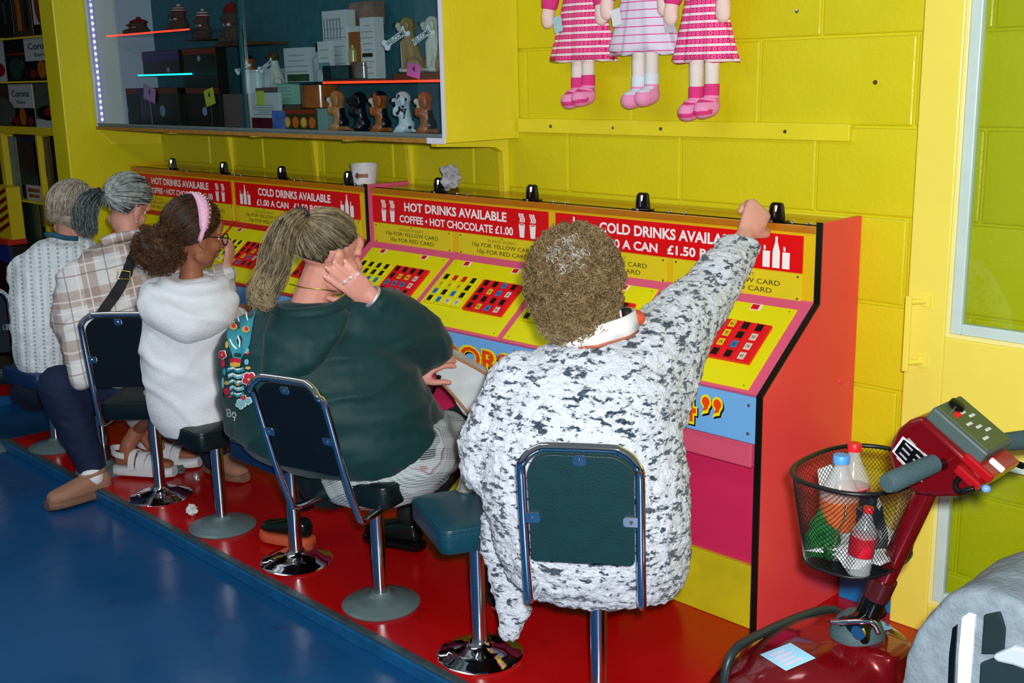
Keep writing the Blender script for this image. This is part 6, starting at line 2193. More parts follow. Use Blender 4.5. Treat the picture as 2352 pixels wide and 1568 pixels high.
# embroidery
TEAL = mat('teal_embroidery', (36, 132, 150), .6)
TEAL2 = mat('pale_blue_embroidery', (110, 170, 190), .6)
GOLD = mat('gold_embroidery', (196, 160, 66), .5)
CRIM = mat('crimson_embroidery', (186, 26, 58), .6)
IVOR = mat('ivory_embroidery', (222, 230, 226), .6)
DKT = mat('dark_embroidery', (10, 36, 44), .6)
e4 = lambda pts, mm, nm, lift=.0035: cloth_decal(bv4, pts, mm, nm, P4, lift)
z2 = lambda pts: [(x / 3.136, 700 + y / 3.136) for x, y in pts]
e4(z2([(1650, 60), (1700, 10), (1800, 0), (1850, 40), (1830, 110), (1815, 200), (1800, 290), (1770, 340), (1735, 400), (1690, 385), (1660, 320), (1640, 230), (1640, 140)]), TEAL, 'embroidered_mask')
e4(z2([(1740, -60), (1800, -110), (1850, -90), (1840, -30), (1790, 10)]), TEAL, 'embroidered_horn')
e4(z2([(1690, -10), (1730, -50), (1760, -40), (1730, 10)]), GOLD, 'embroidered_horn')
for cx, cy in ((1688, 165), (1776, 186)):
    e4(oval(cx / 3.136, 700 + cy / 3.136, 9, 8), GOLD, 'embroidered_eye', .0055)
    e4(oval(cx / 3.136 + 1.5, 700 + cy / 3.136 - 1, 4.5, 5), CRIM, 'embroidered_pupil', .0070)
for pts in ([(1700, 60), (1725, 90), (1735, 130), (1728, 132), (1715, 95), (1695, 68)], [(1760, 50), (1785, 70), (1795, 120), (1788, 122), (1775, 80), (1756, 58)], [(1720, 230), (1740, 270), (1735, 310), (1727, 308), (1730, 270), (1714, 236)], [(1665, 250), (1690, 290), (1715, 320), (1708, 326), (1682, 298), (1660, 258)], [(1650, 120), (1675, 130), (1700, 128), (1700, 135), (1675, 138), (1650, 128)]):
    e4(z2(pts), IVOR, 'embroidered_line', .0058)
e4(z2([(1665, 385), (1700, 375), (1745, 390), (1740, 430), (1700, 440), (1668, 425)]), CRIM, 'embroidered_mouth', .0055)
e4(z2([(1668, 418), (1700, 408), (1742, 420), (1738, 442), (1700, 448), (1672, 440)]), GOLD, 'embroidered_teeth', .0068)
for k in range(5):
    y0 = 455 + 44 * k
    e4(z2([(1640 + 6 * k, y0), (1680, y0 - 14), (1720, y0 + 6), (1760, y0 - 8), (1766, y0 + 22), (1720, y0 + 34), (1680, y0 + 16), (1645 + 6 * k, y0 + 28)]), TEAL if k % 2 == 0 else TEAL2, 'embroidered_wave')
    e4(z2([(1650 + 6 * k, y0 + 4), (1685, y0 - 8), (1720, y0 + 12), (1752, y0), (1752, y0 + 6), (1720, y0 + 18), (1685, y0 - 2), (1650 + 6 * k, y0 + 10)]), IVOR, 'embroidered_line', .0055)
for fx, fy, r, c_ in ((1802, 535, 46, CRIM), (1612, 360, 26, CRIM), (1745, 712, 34, TEAL2), (1795, 690, 26, TEAL2), (1765, 668, 20, CRIM)):
    for i in range(5):
        a = 2 * PI * i / 5 + .3
        e4(oval((fx + r * .62 * math.cos(a)) / 3.136, 700 + (fy + r * .62 * math.sin(a)) / 3.136, r * .56 / 3.136, r * .56 / 3.136, 10), IVOR, 'petal_edge', .0050)
        e4(oval((fx + r * .58 * math.cos(a)) / 3.136, 700 + (fy + r * .58 * math.sin(a)) / 3.136, r * .44 / 3.136, r * .44 / 3.136, 10), c_, 'petal', .0064)
    e4(oval(fx / 3.136, 700 + fy / 3.136, r * .22 / 3.136, r * .22 / 3.136, 8), GOLD, 'flower_centre', .0078)
for cx, cy, rx, ry, c_ in ((1640, 290, 12, 26, GOLD), (1775, 330, 22, 26, TEAL2), (1780, 350, 26, 8, CRIM), (1612, 420, 14, 30, CRIM), (1622, 480, 12, 26, TEAL), (1640, 560, 18, 14, GOLD), (1640, 620, 22, 26, CRIM), (1612, 560, 10, 40, TEAL2), (1690, 640, 24, 12, GOLD), (1720, 560, 20, 20, GOLD), (1800, 600, 18, 12, GOLD), (1660, 660, 14, 10, CRIM), (1620, 640, 10, 20, DKT), (1780, 410, 16, 22, TEAL2), (1790, 455, 20, 12, GOLD)):
    e4(oval(cx / 3.136, 700 + cy / 3.136, rx / 3.136, ry / 3.136, 10), c_, 'embroidered_patch')
for pts in ([(1640, 745), (1662, 748), (1662, 754), (1640, 751)], [(1640, 745), (1645, 745), (1650, 800), (1645, 800)], [(1662, 750), (1667, 750), (1672, 800), (1667, 800)], [(1644, 770), (1666, 773), (1666, 779), (1644, 776)], [(1648, 796), (1670, 799), (1670, 805), (1648, 802)], [(1684, 765), (1692, 768), (1682, 792), (1675, 790)], [(1695, 768), (1702, 768), (1712, 798), (1705, 800)], [(1682, 798), (1705, 803), (1704, 810), (1682, 805)], [(1696, 806), (1702, 808), (1700, 835), (1694, 832)]):
    e4(z2(pts), IVOR, 'embroidered_stroke', .0040)
# checked skirt showing under the jacket
def glen():
    mt = mat('grey_glen_check', (150, 160, 164), .85)
    n = NT(mt)
    x, y, z = n.xyz((.2, .5, .3))
    s1 = n.m('MULTIPLY', n.band(x, .0065, .5), .5)
    s2 = n.m('MULTIPLY', n.band(z, .0065, .5), .5)
    blk = n.m('ADD', n.m('MULTIPLY', n.band(x, .07, .5), .35), n.m('MULTIPLY', n.band(z, .07, .5), .35))
    v = n.m('MULTIPLY', n.m('ADD', s1, s2), n.m('ADD', blk, .3))
    c = n.mix(v, (178, 190, 194), (40, 52, 58))
    r1 = n.m('MAXIMUM', n.band(x, .07, .02), n.band(z, .07, .02))
    n.color(n.mix(n.m('MULTIPLY', r1, .3), c, (170, 80, 96)))
    return mt
b = MB()
b.loft([R4(868, 960, -.02, 160, .17), R4(880, 1010, .0, 168, .185), R4(886, 1060, .02, 164, .19), R4(880, 1100, .02, 146, .18), R4(868, 1128, .02, 112, .16)], 32, 2.4)
b.chain([(g(960, 1040, -.02), .12), (g(1020, 1010, -.12), .10)], 16)
garment(P4, 'checked_skirt', b, glen(), .010, 5, wrinkle(.005, 12, 12, 4.0))
# leggings and shoes
b = MB()
for s in 'lr':
    b.chain([(J[s + 'hip'], .115), (J[s + 'kn'], .085), (J[s + 'an'], .055)])
garment(P4, 'leggings', b, mat('black_leggings', (8, 20, 22), .7), .011, 5)
b = MB()
h_, t_ = g(962, 1190, -.34), g(905, 1196, -.40)
h_.z = t_.z = .035
shoe_prims(b, h_, h_ + (t_ - h_).normalized() * .22, Z, .045, .085)
garment(P4, 'boot', b, mat('black_patent_leather', (8, 24, 22), .18), .007, 3)
sole_part(P4, h_ - Z * .014, h_ - Z * .014 + (t_ - h_).normalized() * .22, Z, BPLAS, .048, .036)
h_, t_ = g(705, 1150, -.44), g(650, 1158, -.50)
h_.z = t_.z = .04
b = MB()
shoe_prims(b, h_, h_ + (t_ - h_).normalized() * .2, Z, .042, .07)
garment(P4, 'boot', b, mat('black_patent_leather', (8, 24, 22), .18), .007, 3)
sole_part(P4, h_ - Z * .018, h_ - Z * .018 + (t_ - h_).normalized() * .2, Z, mat('orange_rubber_sole', (196, 86, 54), .6), .045, .042)
# jewellery
SILV = mat('silver_jewellery', (228, 232, 238), .35, metal=.8)
c_ = w0 + (g(853, 682, .052) - g(868, 694, .03)) * .3
ax_ = (g(775, 622, .095) - w0).normalized()
a_, b_ = frame(ax_)
MB().tube([w0 + ax_ * .002 + a_ * (.034 * math.cos(t)) + b_ * (.034 * math.sin(t)) for t in np.linspace(0, 2 * PI, 25)[:-1]], .0055, 8, True).build('bracelet', SILV, P4, smooth=True)
for p, d, r in mids4[1:]:
    a_, b_ = frame(d)
    MB().tube([p + a_ * ((r + .001) * math.cos(t)) + b_ * ((r + .001) * math.sin(t)) for t in np.linspace(0, 2 * PI, 17)[:-1]], .0024, 6, True).build('ring', SILV, P4, smooth=True)
    MB().ell(p + F4.n * (r + .003), .0042, .0042, .0042, 10, 8).build('ring_stone', mat('pale_gem', (226, 234, 240), .1), P4, smooth=True)
MB().tube(smooth_path([g(664, 652, .058), g(700, 660, .075), g(740, 664, .078), g(772, 668, .066)], 6), .0016, 6).build('necklace', mat('gold_chain', (214, 178, 80), .25, metal=.9), P4, smooth=True)
# hair: swept back into a high ponytail
H4 = hair_mat('dark_blond_hair', (76, 68, 50), (112, 102, 78), .42)
H4b = hair_mat('light_blond_streaks', (122, 108, 78), (162, 146, 110), .38)
H4c = hair_mat('dark_hair_roots', (34, 34, 28), (58, 54, 42), .38)
A4 = axes(hx, hf, hu, .083, .104, .098)
hcc = hq(0, -.014, .030)
b = MB().ell(hcc, hx * .080, hf * .100, hu * .095, 24, 16)
me = remesh(b, .006, 2)
# keep the cap to the hair line
bm = bmesh.new(); bm.from_mesh(me)
inv3 = np.linalg.inv(A4)
def loc4(p):
    return inv3 @ np.array(tuple(p - hcc))
def hairline(v):
    return (v[2] > -.15 + .75 * max(v[1], 0) ** 1.0 + (.55 if v[1] > .62 else 0)) or (v[1] < -.25 and v[2] > -.62)
dele = [f for f in bm.faces if not hairline(loc4(f.calc_center_median()))]
bmesh.ops.delete(bm, geom=dele, context='FACES')
bm.to_mesh(me); bm.free()
me.transform(wm(P4).inverted())
link_mesh('hair', me, H4c, P4, True)
tiew = g(690, 498, .03)
tie = np.array(loc4(tiew)); tie /= np.linalg.norm(tie)
D = ell_dirs(2600, hairline, A4)
strands(swept_hair(tuple(hcc), A4, D[:1500], tie, lift=(.985, 1.03)), .0011, .0009, 'hair_swept', H4, P4)
strands(swept_hair(tuple(hcc), A4, D[1500:2000], tie, lift=(1.0, 1.035)), .0010, .0008, 'hair_swept_light', H4b, P4)
strands(swept_hair(tuple(hcc), A4, D[2000:2600], tie, lift=(.985, 1.025)), .0011, .0009, 'hair_swept_dark', H4c, P4)
spine = [g(662, 520, .055), g(640, 570, .085), g(628, 620, .11), g(612, 655, .135), g(596, 686, .15)]
strands(tail_hair(tiew, spine, 700, .047, wav=.007), .0013, .0008, 'ponytail', H4, P4)
strands(tail_hair(tiew, spine, 420, .049, wav=.007), .0012, .0008, 'ponytail_light', H4b, P4)
strands(tail_hair(tiew, spine, 260, .042, wav=.007), .0013, .0008, 'ponytail_dark', H4c, P4)
strands(tail_hair(g(628, 600, .11), [g(606, 640, .14), g(596, 675, .16), g(618, 694, .17)], 150, .036), .0017, .0009, 'ponytail_ends', H4b, P4)
for i in range(12):
    a = 2 * PI * i / 12
    MB().ell(tiew + F4.r * .020 * math.cos(a) + Z * .020 * math.sin(a) + F4.n * (.008 * math.sin(3 * a)), .011, .011, .011, 8, 6).build('scrunchie_bead', mat('dark_scrunchie', (54, 44, 48), .5, var=.5, vscale=60), P4, smooth=True)
# handbag on her lap
bag4 = thing('handbag', 'white-grey handbag with tan piping on the lap of the person in the dark jacket', 'bag', tuple(g(1060, 950, -.22)))
BAGW = mat('white_grey_leather', (196, 206, 210), .5, var=.08, vscale=14)
b = MB()
fr_ = [g(*p, -.16) for p in ((992, 846), (1034, 812), (1120, 858), (1128, 930), (1098, 972), (1066, 956))]
bk_ = [p - F4.n * .10 + F4.r * .01 for p in fr_]
b.rings([fr_, bk_])
me = remesh(b, .008, 5)
displace(me, lambda p, n: .004 * noise.noise(p * 22))
me.transform(wm(bag4).inverted())
link_mesh('bag_body', me, BAGW, bag4, True)
TANP = mat('tan_leather_piping', (168, 116, 78), .5)
MB().tube(smooth_path([g(*p, -.153) for p in ((1036, 816), (1080, 838), (1122, 862))], 5), .005, 6).build('piping', TANP, bag4, smooth=True)
MB().tube(smooth_path([g(*p, -.150) for p in ((1004, 868), (1034, 900), (1060, 930), (1078, 952))], 5), .005, 6).build('piping', TANP, bag4, smooth=True)
MB().tube(smooth_path([g(*p, -.13) for p in ((1010, 862), (1002, 884), (990, 905), (978, 924))], 5), .0065, 6).build('strap', BPLAS, bag4, smooth=True)
MB().obox(g(975, 927, -.128), F4.r * .010 + Z * .003, F4.n * .002, Z * .003).build('zip_tag', SILV, bag4)

# ================================================================ girl in the white hoodie
F3 = Fig((-2.02, -0.61))
P3 = thing('person', 'seated person in a white hoodie with pink beaded headband and glasses', 'person', (-2.02, -0.61, 0.43))
g = F3.p
R3 = F3.ring
J = dict(pelvis=g(450, 945, .0), belly=g(442, 850, .0), chest=g(436, 730, -.01), neck=g(440, 625, -.02), skull=g(438, 562, -.02),
         lsh=g(365, 680, -.08), lel=g(368, 790, -.14), lwr=g(400, 730, -.28), rsh=g(495, 700, .0), rel=g(525, 760, -.18), rwr=g(548, 725, -.27),
         lhip=g(420, 960, -.06), lkn=g(370, 905, -.28), lan=at(318, 985, y=-.50), ltoe=at(360, 1050, z=.06),
         rhip=g(480, 960, -.04), rkn=g(420, 900, -.34), ran=at(350, 990, y=-.44), rtoe=at(390, 1048, z=.06))
b = MB()
body_prims(b, J, .80)
hc = g(450, 537, -.02)
hq, hx, hf, hu = head_prims(b, hc, F3.r * .86 - F3.n * .42 - Z * .22, Z * .97 + F3.r * .10, .98)
for s, tn in (('l', -1), ('r', 1)):
    d = (J[s + 'wr'] - J[s + 'el']).normalized()
    hand_prims(b, J[s + 'wr'], d, -Z, .8, (.4, .4, .45, .5), tn)
put_body(P3, b, SKINB, .0055)
eyes(P3, hq, hx, hf, hu, .98)
HOOD = mat('white_fleece', (222, 228, 236), .95, var=.05, vscale=30, bump=.25, bscale=160, sheen=.3)
b = MB()
b.loft([R3(440, 634, -.02, 40, .07), R3(438, 656, -.01, 66, .10), R3(435, 700, .0, 96, .13), R3(434, 760, .0, 110, .14), R3(436, 830, .01, 106, .14), R3(440, 900, .01, 102, .145), R3(448, 955, .01, 98, .145), R3(455, 985, .01, 82, .13)], 30, 2.4)

b.chain([(J['lsh'], .075), (J['lel'], .066), (g(390, 745, -.25), .05)], 14)
b.chain([(g(495, 705, .0), .072), (J['rel'], .066), (g(545, 735, -.25), .05)], 14)
hw3 = wrinkle(.010, 5, 6, 7.7)
fd1 = (F3.r * .75 + Z * 1.0).normalized()
fd2 = (F3.r * -.5 + Z * 1.0).normalized()
def hoodf(p, n):
    w1 = noise.noise(p * 5)
    w2 = noise.noise(p * 4 + Vector((7, 3, 1)))
    f1 = max(0, math.sin(p.dot(fd1) * 42 + w1 * 5)) ** 2 * max(0, w2 + .25)
    f2 = max(0, math.sin(p.dot(fd2) * 36 + w2 * 5)) ** 2 * max(0, .25 - w2)
    return hw3(p, n) + .018 * f1 + .016 * f2
garment(P3, 'hoodie', b, HOOD, .0085, 5, hoodf)
b = MB()
b.tube(smooth_path([g(356, 658, -.02), g(346, 692, .06), g(380, 728, .12), g(436, 746, .145), g(492, 730, .12), g(520, 696, .05), g(512, 676, -.03)], 5), [.022 + .040 * math.sin(PI * i / 30) for i in range(31)], 14)
b.tube(smooth_path([g(378, 646, .02), g(388, 658, .08), g(440, 668, .11), g(490, 662, .085), g(510, 652, .02), g(500, 642, -.05)], 5), [.026] * 26, 12)
b.tube(smooth_path([g(362, 676, .04), g(400, 704, .10), g(444, 714, .12), g(490, 700, .10), g(514, 680, .04)], 5), [.036] * 21, 12)
garment(P3, 'hood', b, HOOD, .008, 6, lambda p, n: .008 * noise.noise(p * 11) + .006 * max(0, math.sin(p.dot(fd1) * 50 + noise.noise(p * 6) * 4)) ** 2)
WTR = mat('white_linen', (214, 218, 222), .9)
JEAN = mat('navy_denim', (10, 30, 66), .8, var=.2, vscale=10, bump=.2, bscale=200)
SUED = mat('tan_suede', (160, 118, 96), .9, bump=.3, bscale=140)
SOLE = mat('tan_sole', (126, 90, 72), .7)
b = MB()
for s in 'lr':
    b.chain([(J[s + 'hip'], .085), (J[s + 'kn'], .062), (J[s + 'an'] + Z * .05, .05)])
b.ell(J['pelvis'], .13, .12, .09)
garment(P3, 'trousers', b, WTR, .010, 4)
SAN = mat('white_sandal_leather', (214, 222, 228), .5)
def sandal(root, h_, t_, ank, length=.25):
    L_ = (t_ - h_).normalized() * length
    fb = MB()
    fb.chain([(ank, .036), (h_ + L_ * .22 + Z * .10, .033), (h_ + L_ * .16 + Z * .045, .034)], 14)
    shoe_prims(fb, h_ + Z * .012, h_ + L_ + Z * .012, Z, .038, .052)
    garment(root, 'bare_foot', fb, SKINB, .006, 4)
    sole_part(root, h_ - Z * .008, h_ + L_ - Z * .008, Z, SAN, .050, .042)
    sd_ = L_.normalized().cross(Z)
    for tt, hh, w2_ in ((.34, .066, .7), (.50, .056, 1.0), (.66, .048, 1.0)):
        c = h_ + L_ * tt
        rs = []
        for a_, z_ in ((-1.06, .0), (-1.04, .45), (-.75, .85), (-.3, 1.12), (0, 1.18), (.3, 1.12), (.75, .85), (1.04, .45), (1.06, .0)):
            q_ = c + sd_ * (.043 * a_) + Z * (hh * z_)
            ln = L_.normalized() * .019 * w2_
            up_ = (Z * .8 + sd_ * a_ * .6).normalized() * .006
            rs.append([q_ - ln, q_ + ln, q_ + ln + up_, q_ - ln + up_])
        MB().rings(rs).build('sandal_strap', SAN, root, smooth='auto')
    rs = []
    for a_ in np.linspace(-1.9, 1.9, 13):
        q_ = h_ + L_ * .16 + (L_.normalized() * -math.cos(a_) * .055 + sd_ * math.sin(a_) * .046) + Z * (.085 - .02 * abs(a_) * .5)
        nn = (L_.normalized() * -math.cos(a_) + sd_ * math.sin(a_)) * .006
        rs.append([q_ - Z * .012, q_ - Z * .012 + nn, q_ + Z * .012 + nn, q_ + Z * .012])
    MB().rings(rs).build('sandal_heel_strap', SAN, root, smooth='auto')
sandal(P3, at(272, 1072, z=.034), at(405, 1078, z=.034), J['lan'])
sandal(P3, at(330, 1052, z=.034), at(425, 1055, z=.034), J['ran'])
# hair: pulled back with headband, puff at the nape
HD = hair_mat('dark_brown_frizz', (34, 20, 10), (62, 38, 20), .5)
HD2 = hair_mat('brown_frizz', (66, 40, 20), (96, 62, 32), .5)
A3 = axes(hx, hf, hu, .088, .110, .100)
hcc = hq(0, -.020, .034)
inv3_ = np.linalg.inv(A3)
l3 = lambda p: inv3_ @ np.array(tuple(p - hcc))
hl3 = lambda v: v[2] > -.10 + .62 * max(v[1], 0) + (.45 if v[1] > .66 else 0) or (v[1] < -.2 and v[2] > -.7)
b = MB().ell(hcc, hx * .085, hf * .106, hu * .097, 24, 16)
me = remesh(b, .006, 2)
bm = bmesh.new(); bm.from_mesh(me)
bmesh.ops.delete(bm, geom=[f for f in bm.faces if not hl3(l3(f.calc_center_median()))], context='FACES')
bm.to_mesh(me); bm.free()
displace(me, lambda p, n: .004 * noise.noise(p * 60))
me.transform(wm(P3).inverted())
link_mesh('hair', me, HD, P3, True)
puffc = g(366, 572, .03)
tie = l3(puffc); tie /= np.linalg.norm(tie)
D = ell_dirs(900, hl3, A3)
strands(swept_hair(tuple(hcc), A3, D, tie, lift=(.99, 1.05)), .0022, .0018, 'hair_swept', HD, P3)
strands(fuzz_curls(tuple(hcc), A3, D, 900, (.004, .008), (.97, 1.04)), .0014, .0010, 'hair_frizz', HD2, P3)
b = MB().ell(puffc, F3.r * .078, F3.n * .07, Z * .075, 18, 12)
b.ell(g(352, 602, .04), F3.r * .05, F3.n * .05, Z * .035)
me = remesh(b, .007, 4)
displace(me, lambda p, n: .012 * noise.noise(p * 38))
me.transform(wm(P3).inverted())
link_mesh('hair_puff', me, HD, P3, True)
Ap = axes(F3.r, F3.n, Z, .082, .074, .080)
strands(fuzz_curls(tuple(puffc), Ap, ell_dirs(500, lambda v: True, Ap), 1500, (.006, .014), (.85, 1.12)), .0014, .0009, 'puff_frizz', HD2, P3)
MB().tube([puffc + (g(410, 545, -.01) - puffc) * .45 + F3.n * .05 * math.cos(a) + Z * .05 * math.sin(a) for a in np.linspace(0, 2 * PI, 19)[:-1]], .009, 8, True).build('hair_tie', mat('dark_green_hair_tie', (12, 34, 36), .6), P3, smooth=True)
# padded pink headband with beads
PKB = mat('pale_pink_satin', (240, 182, 214), .5)
up3 = (hu * .98 + hf * .10).normalized()
o3 = hq(0, -.026, .022)
rs = []
bead = []
for k in range(25):
    a = -.35 + (PI + .7) * k / 24
    d = hx * math.cos(a) * .096 + up3 * math.sin(a) * .114
    nn = d.normalized()
    w_ = .012 + .024 * math.sin(max(0, min(PI, a))) ** .6 if 0 < a < PI else .010
    ff = (hf * .97 - up3 * .2).normalized()
    rs.append([o3 + d - ff * w_, o3 + d + nn * .012, o3 + d + ff * w_, o3 + d - nn * .003])
    if 0.1 < a < PI - .1:
        for q_ in (-.6, 0, .6):
            bead.append(o3 + d + nn * (.0125 - abs(q_) * .010) + ff * w_ * q_)
MB().rings(rs).build('headband', PKB, P3, smooth=True)
bd_ = MB()
for p in bead:
    bd_.ell(p, .0028, .0028, .0028, 6, 4)
bd_.build('headband_beads', mat('pearl_bead', (230, 224, 236), .2), P3, smooth=True)['kind'] = 'stuff'
# glasses
GFR = mat('dark_glasses_frame', (48, 24, 30), .3)
gl_ = MB()
for k in (-1, 1):
    c = hq(k * .034, .104, -.004)
    MB().tube([c + hx * (.026 * math.cos(a)) + hu * (.021 * math.sin(a)) - hf * (.006 * abs(math.cos(a)) * (1 if k * math.cos(a) > 0 else 0)) for a in np.linspace(0, 2 * PI, 21)[:-1]], .0026, 6, True).build('glasses_rim', GFR, P3, smooth=True)
    MB().tube([hq(k * .060, .100, .004), hq(k * .078, .05, .004), hq(k * .080, -.01, .0), hq(k * .079, -.025, -.02)], .0026, 6).build('glasses_temple', GFR, P3, smooth=True)
MB().tube([hq(-.009, .106, .0), hq(0, .110, .003), hq(.009, .106, .0)], .0022, 6).build('glasses_bridge', GFR, P3, smooth=True)

# ================================================================ woman in the plaid shirt
F2 = Fig((-2.87, -0.56))
P2 = thing('person', 'seated person in a beige and white plaid shirt and jeans with black crossbody strap', 'person', (-2.87, -0.56, 0.46))
g = F2.p
R2 = F2.ring
J = dict(pelvis=g(270, 890, .0), belly=g(260, 800, .0), chest=g(262, 660, -.06), neck=g(290, 555, -.14), skull=g(290, 500, -.16),
         lsh=g(170, 660, -.08), lel=g(185, 810, .0), lwr=g(240, 760, -.25), rsh=g(350, 600, -.16), rel=g(508, 664, -.06), rwr=g(520, 612, -.03),
         lhip=g(235, 895, .04), lkn=g(140, 888, .16), lan=at(212, 1085, z=.055), ltoe=at(150, 1140, z=.02),
         rhip=g(305, 900, -.04), rkn=g(440, 900, -.34), ran=at(496, 1050, z=.08), rtoe=at(560, 1090, z=.04))
b = MB()
body_prims(b, J, .86)
hc = g(292, 470, -.17)
hq, hx, hf, hu = head_prims(b, hc, F2.r * .62 - F2.n * .66 - Z * .42, Z * .9 + F2.r * .35, 1.04)
w_ = J['rwr']
hand_prims(b, w_, g(530, 572, -.03) - w_, -F2.r * .6 - F2.n * .4, .92, (.5, .55, .6, .65), -1, .08)
d_ = (J['lwr'] - J['lel']).normalized()
hand_prims(b, J['lwr'], d_, -Z, .9, (.5, .5, .5, .5), -1)
put_body(P2, b, SKIN, .006)
eyes(P2, hq, hx, hf, hu, 1.04)
def plaid():
    mt = mat('beige_plaid_cotton', (206, 196, 192), .9, bump=.15, bscale=200)
    n = NT(mt)
    x, y, z = n.xyz((0.0, 0.0, -math.atan2(F2.r.y, F2.r.x)))
    wx = n.m('ADD', x, n.m('MULTIPLY', z, .12))
    wz = n.m('SUBTRACT', z, n.m('MULTIPLY', x, .16))
    c = n.mix(n.m('MULTIPLY', n.band(wx, .17, .36, .1), .62), (218, 220, 222), (156, 132, 122))
    c = n.mix(n.m('MULTIPLY', n.band(wz, .17, .36, .3), .55), c, (156, 126, 112))
    ln = n.m('MAXIMUM', n.m('MAXIMUM', n.band(wx, .17, .035, .22), n.band(wx, .17, .035, .98)), n.m('MAXIMUM', n.band(wz, .17, .035, .42), n.band(wz, .17, .035, .18)))
    c = n.mix(n.m('MULTIPLY', ln, .7), c, (240, 238, 234))
    ln2 = n.m('MAXIMUM', n.band(wx, .17, .03, .5), n.band(wz, .17, .03, .62))
    n.color(n.mix(n.m('MULTIPLY', ln2, .6), c, (120, 84, 78)))
    return mt
PLA = plaid()
b = MB()
b.loft([R2(300, 545, -.15, 44, .07), R2(285, 570, -.13, 84, .10), R2(262, 620, -.10, 112, .14), R2(248, 680, -.06, 116, .16), R2(246, 750, -.03, 108, .165), R2(255, 820, .0, 98, .16), R2(268, 880, .0, 88, .15), R2(285, 905, .0, 74, .13)], 30, 2.3)
b.chain([(g(185, 650, -.06), .098), (g(170, 730, -.01), .092), (g(180, 790, .14), .066), (g(182, 840, .26), .050), (g(184, 868, .29), .050)], 16)
b.chain([(g(345, 610, -.16), .09), (g(420, 640, -.14), .078), (J['rel'], .07), (g(516, 628, -.04), .052)], 16)
w2 = wrinkle(.010, 7, 14, 2.2)
so, bv2 = garment(P2, 'plaid_shirt', b, PLA, .0095, 5, lambda p, n: w2(p, n) + .003 * noise.noise(p * 30))
MB().tube(smooth_path([g(236, 556, -.06), g(262, 546, -.05), g(300, 540, -.06), g(330, 536, -.10)], 5), .020, 8).build('shirt_collar', PLA, P2, smooth=True)
BST = mat('black_webbing', (10, 16, 20), .6, bump=.3, bscale=300)
ribbon(bv2, [(318, 560), (306, 590), (290, 630), (268, 672), (238, 714), (222, 735)], 24, BST, 'crossbody_strap', P2, .006)
p_ = [scast(bv2, *q_, .013)[0] for q_ in ((270, 624), (299, 627), (297, 645), (267, 641))]
MB().tube(p_, .0035, 6, True).build('strap_buckle', mat('brass_buckle', (206, 190, 130), .25, metal=.9), P2, smooth=True)
b = MB()
b.chain([(J['lhip'], .115), (J['lkn'], .092), (J['lkn'].lerp(J['lan'], .5), .076), (J['lan'] + Z * .03, .060)], 18)
b.chain([(J['rhip'], .11), (J['rkn'], .08), (J['ran'], .058)], 16)
b.ell(J['pelvis'], .16, .15, .11)
garment(P2, 'jeans', b, JEAN, .011, 4, wrinkle(.005, 10, 18, 3.3))
def slipper(root, h_, t_, L0, up_, w=.048):
    L_ = (t_ - h_).normalized() * L0
    b = MB()
    shoe_prims(b, h_ + up_ * .002, h_ + L_ + up_ * .002, up_, w, .092)
    garment(root, 'slipper', b, SUED, .0065, 3)
    sole_part(root, h_, h_ + L_, up_, SOLE, w + .004, .036)
    c = h_ + L_ * .24 + up_ * .088
    dl = L_.normalized()
    sd_ = dl.cross(up_)
    MB().tube([c + dl * (.050 * math.cos(a)) + sd_ * (.036 * math.sin(a)) - up_ * (.008 * math.cos(a)) for a in np.linspace(0, 2 * PI, 21)[:-1]], .0085, 8, True).build('slipper_cuff', SUED, root, smooth=True)
    return c, dl
hL, tL = at(250, 1122, z=-.022), at(122, 1158, z=-.022)
c_, dl_ = slipper(P2, hL, tL, .255, (Z + F2.r * -.02).normalized())
MB().chain([(c_ - Z * .02, .047), (J['lan'] + Z * .02, .050)], 16).build('sock', mat('white_sock', (226, 230, 236), .9), P2, smooth=True)
slipper(P2, at(482, 1070, z=.022), at(582, 1104, z=.022), .24, Z)
# grey ponytail
HGR = hair_mat('steel_grey_hair', (86, 96, 98), (140, 150, 152), .36)
HGR2 = hair_mat('silver_hair', (156, 166, 166), (204, 210, 206), .36)
HGR3 = hair_mat('dark_grey_hair', (36, 50, 54), (70, 84, 88), .36)
A2 = axes(hx, hf, hu, .090, .112, .104)
hcc = hq(0, -.014, .030)
i2 = np.linalg.inv(A2)
l2 = lambda p: i2 @ np.array(tuple(p - hcc))
hl2 = lambda v: v[2] > -.12 + .55 * max(v[1], 0) + (.4 if v[1] > .7 else 0) or (v[1] < -.2 and v[2] > -.72)
b = MB().ell(hcc, hx * .087, hf * .108, hu * .101, 24, 16)
me = remesh(b, .006, 2)
bm = bmesh.new(); bm.from_mesh(me)
bmesh.ops.delete(bm, geom=[f for f in bm.faces if not hl2(l2(f.calc_center_median()))], context='FACES')
bm.to_mesh(me); bm.free()
me.transform(wm(P2).inverted())
link_mesh('hair', me, HGR3, P2, True)
tiew = g(228, 446, -.07)
tie = l2(tiew); tie /= np.linalg.norm(tie)
D = ell_dirs(1000, hl2, A2)
strands(swept_hair(tuple(hcc), A2, D[:520], tie, lift=(.985, 1.04)), .0018, .0014, 'hair_swept', HGR, P2)
strands(swept_hair(tuple(hcc), A2, D[520:820], tie, lift=(1.0, 1.045)), .0016, .0012, 'hair_swept_silver', HGR2, P2)
strands(swept_hair(tuple(hcc), A2, D[820:], tie, lift=(.985, 1.03)), .0018, .0014, 'hair_swept_dark', HGR3, P2)
sp_ = [g(208, 460, -.04), g(195, 485, -.02), g(196, 510, -.01), g(205, 528, -.01)]
strands(tail_hair(tiew, sp_, 260, .052), .0018, .0011, 'ponytail', HGR3, P2)
strands(tail_hair(tiew, sp_, 160, .055), .0017, .0010, 'ponytail_light', HGR, P2)
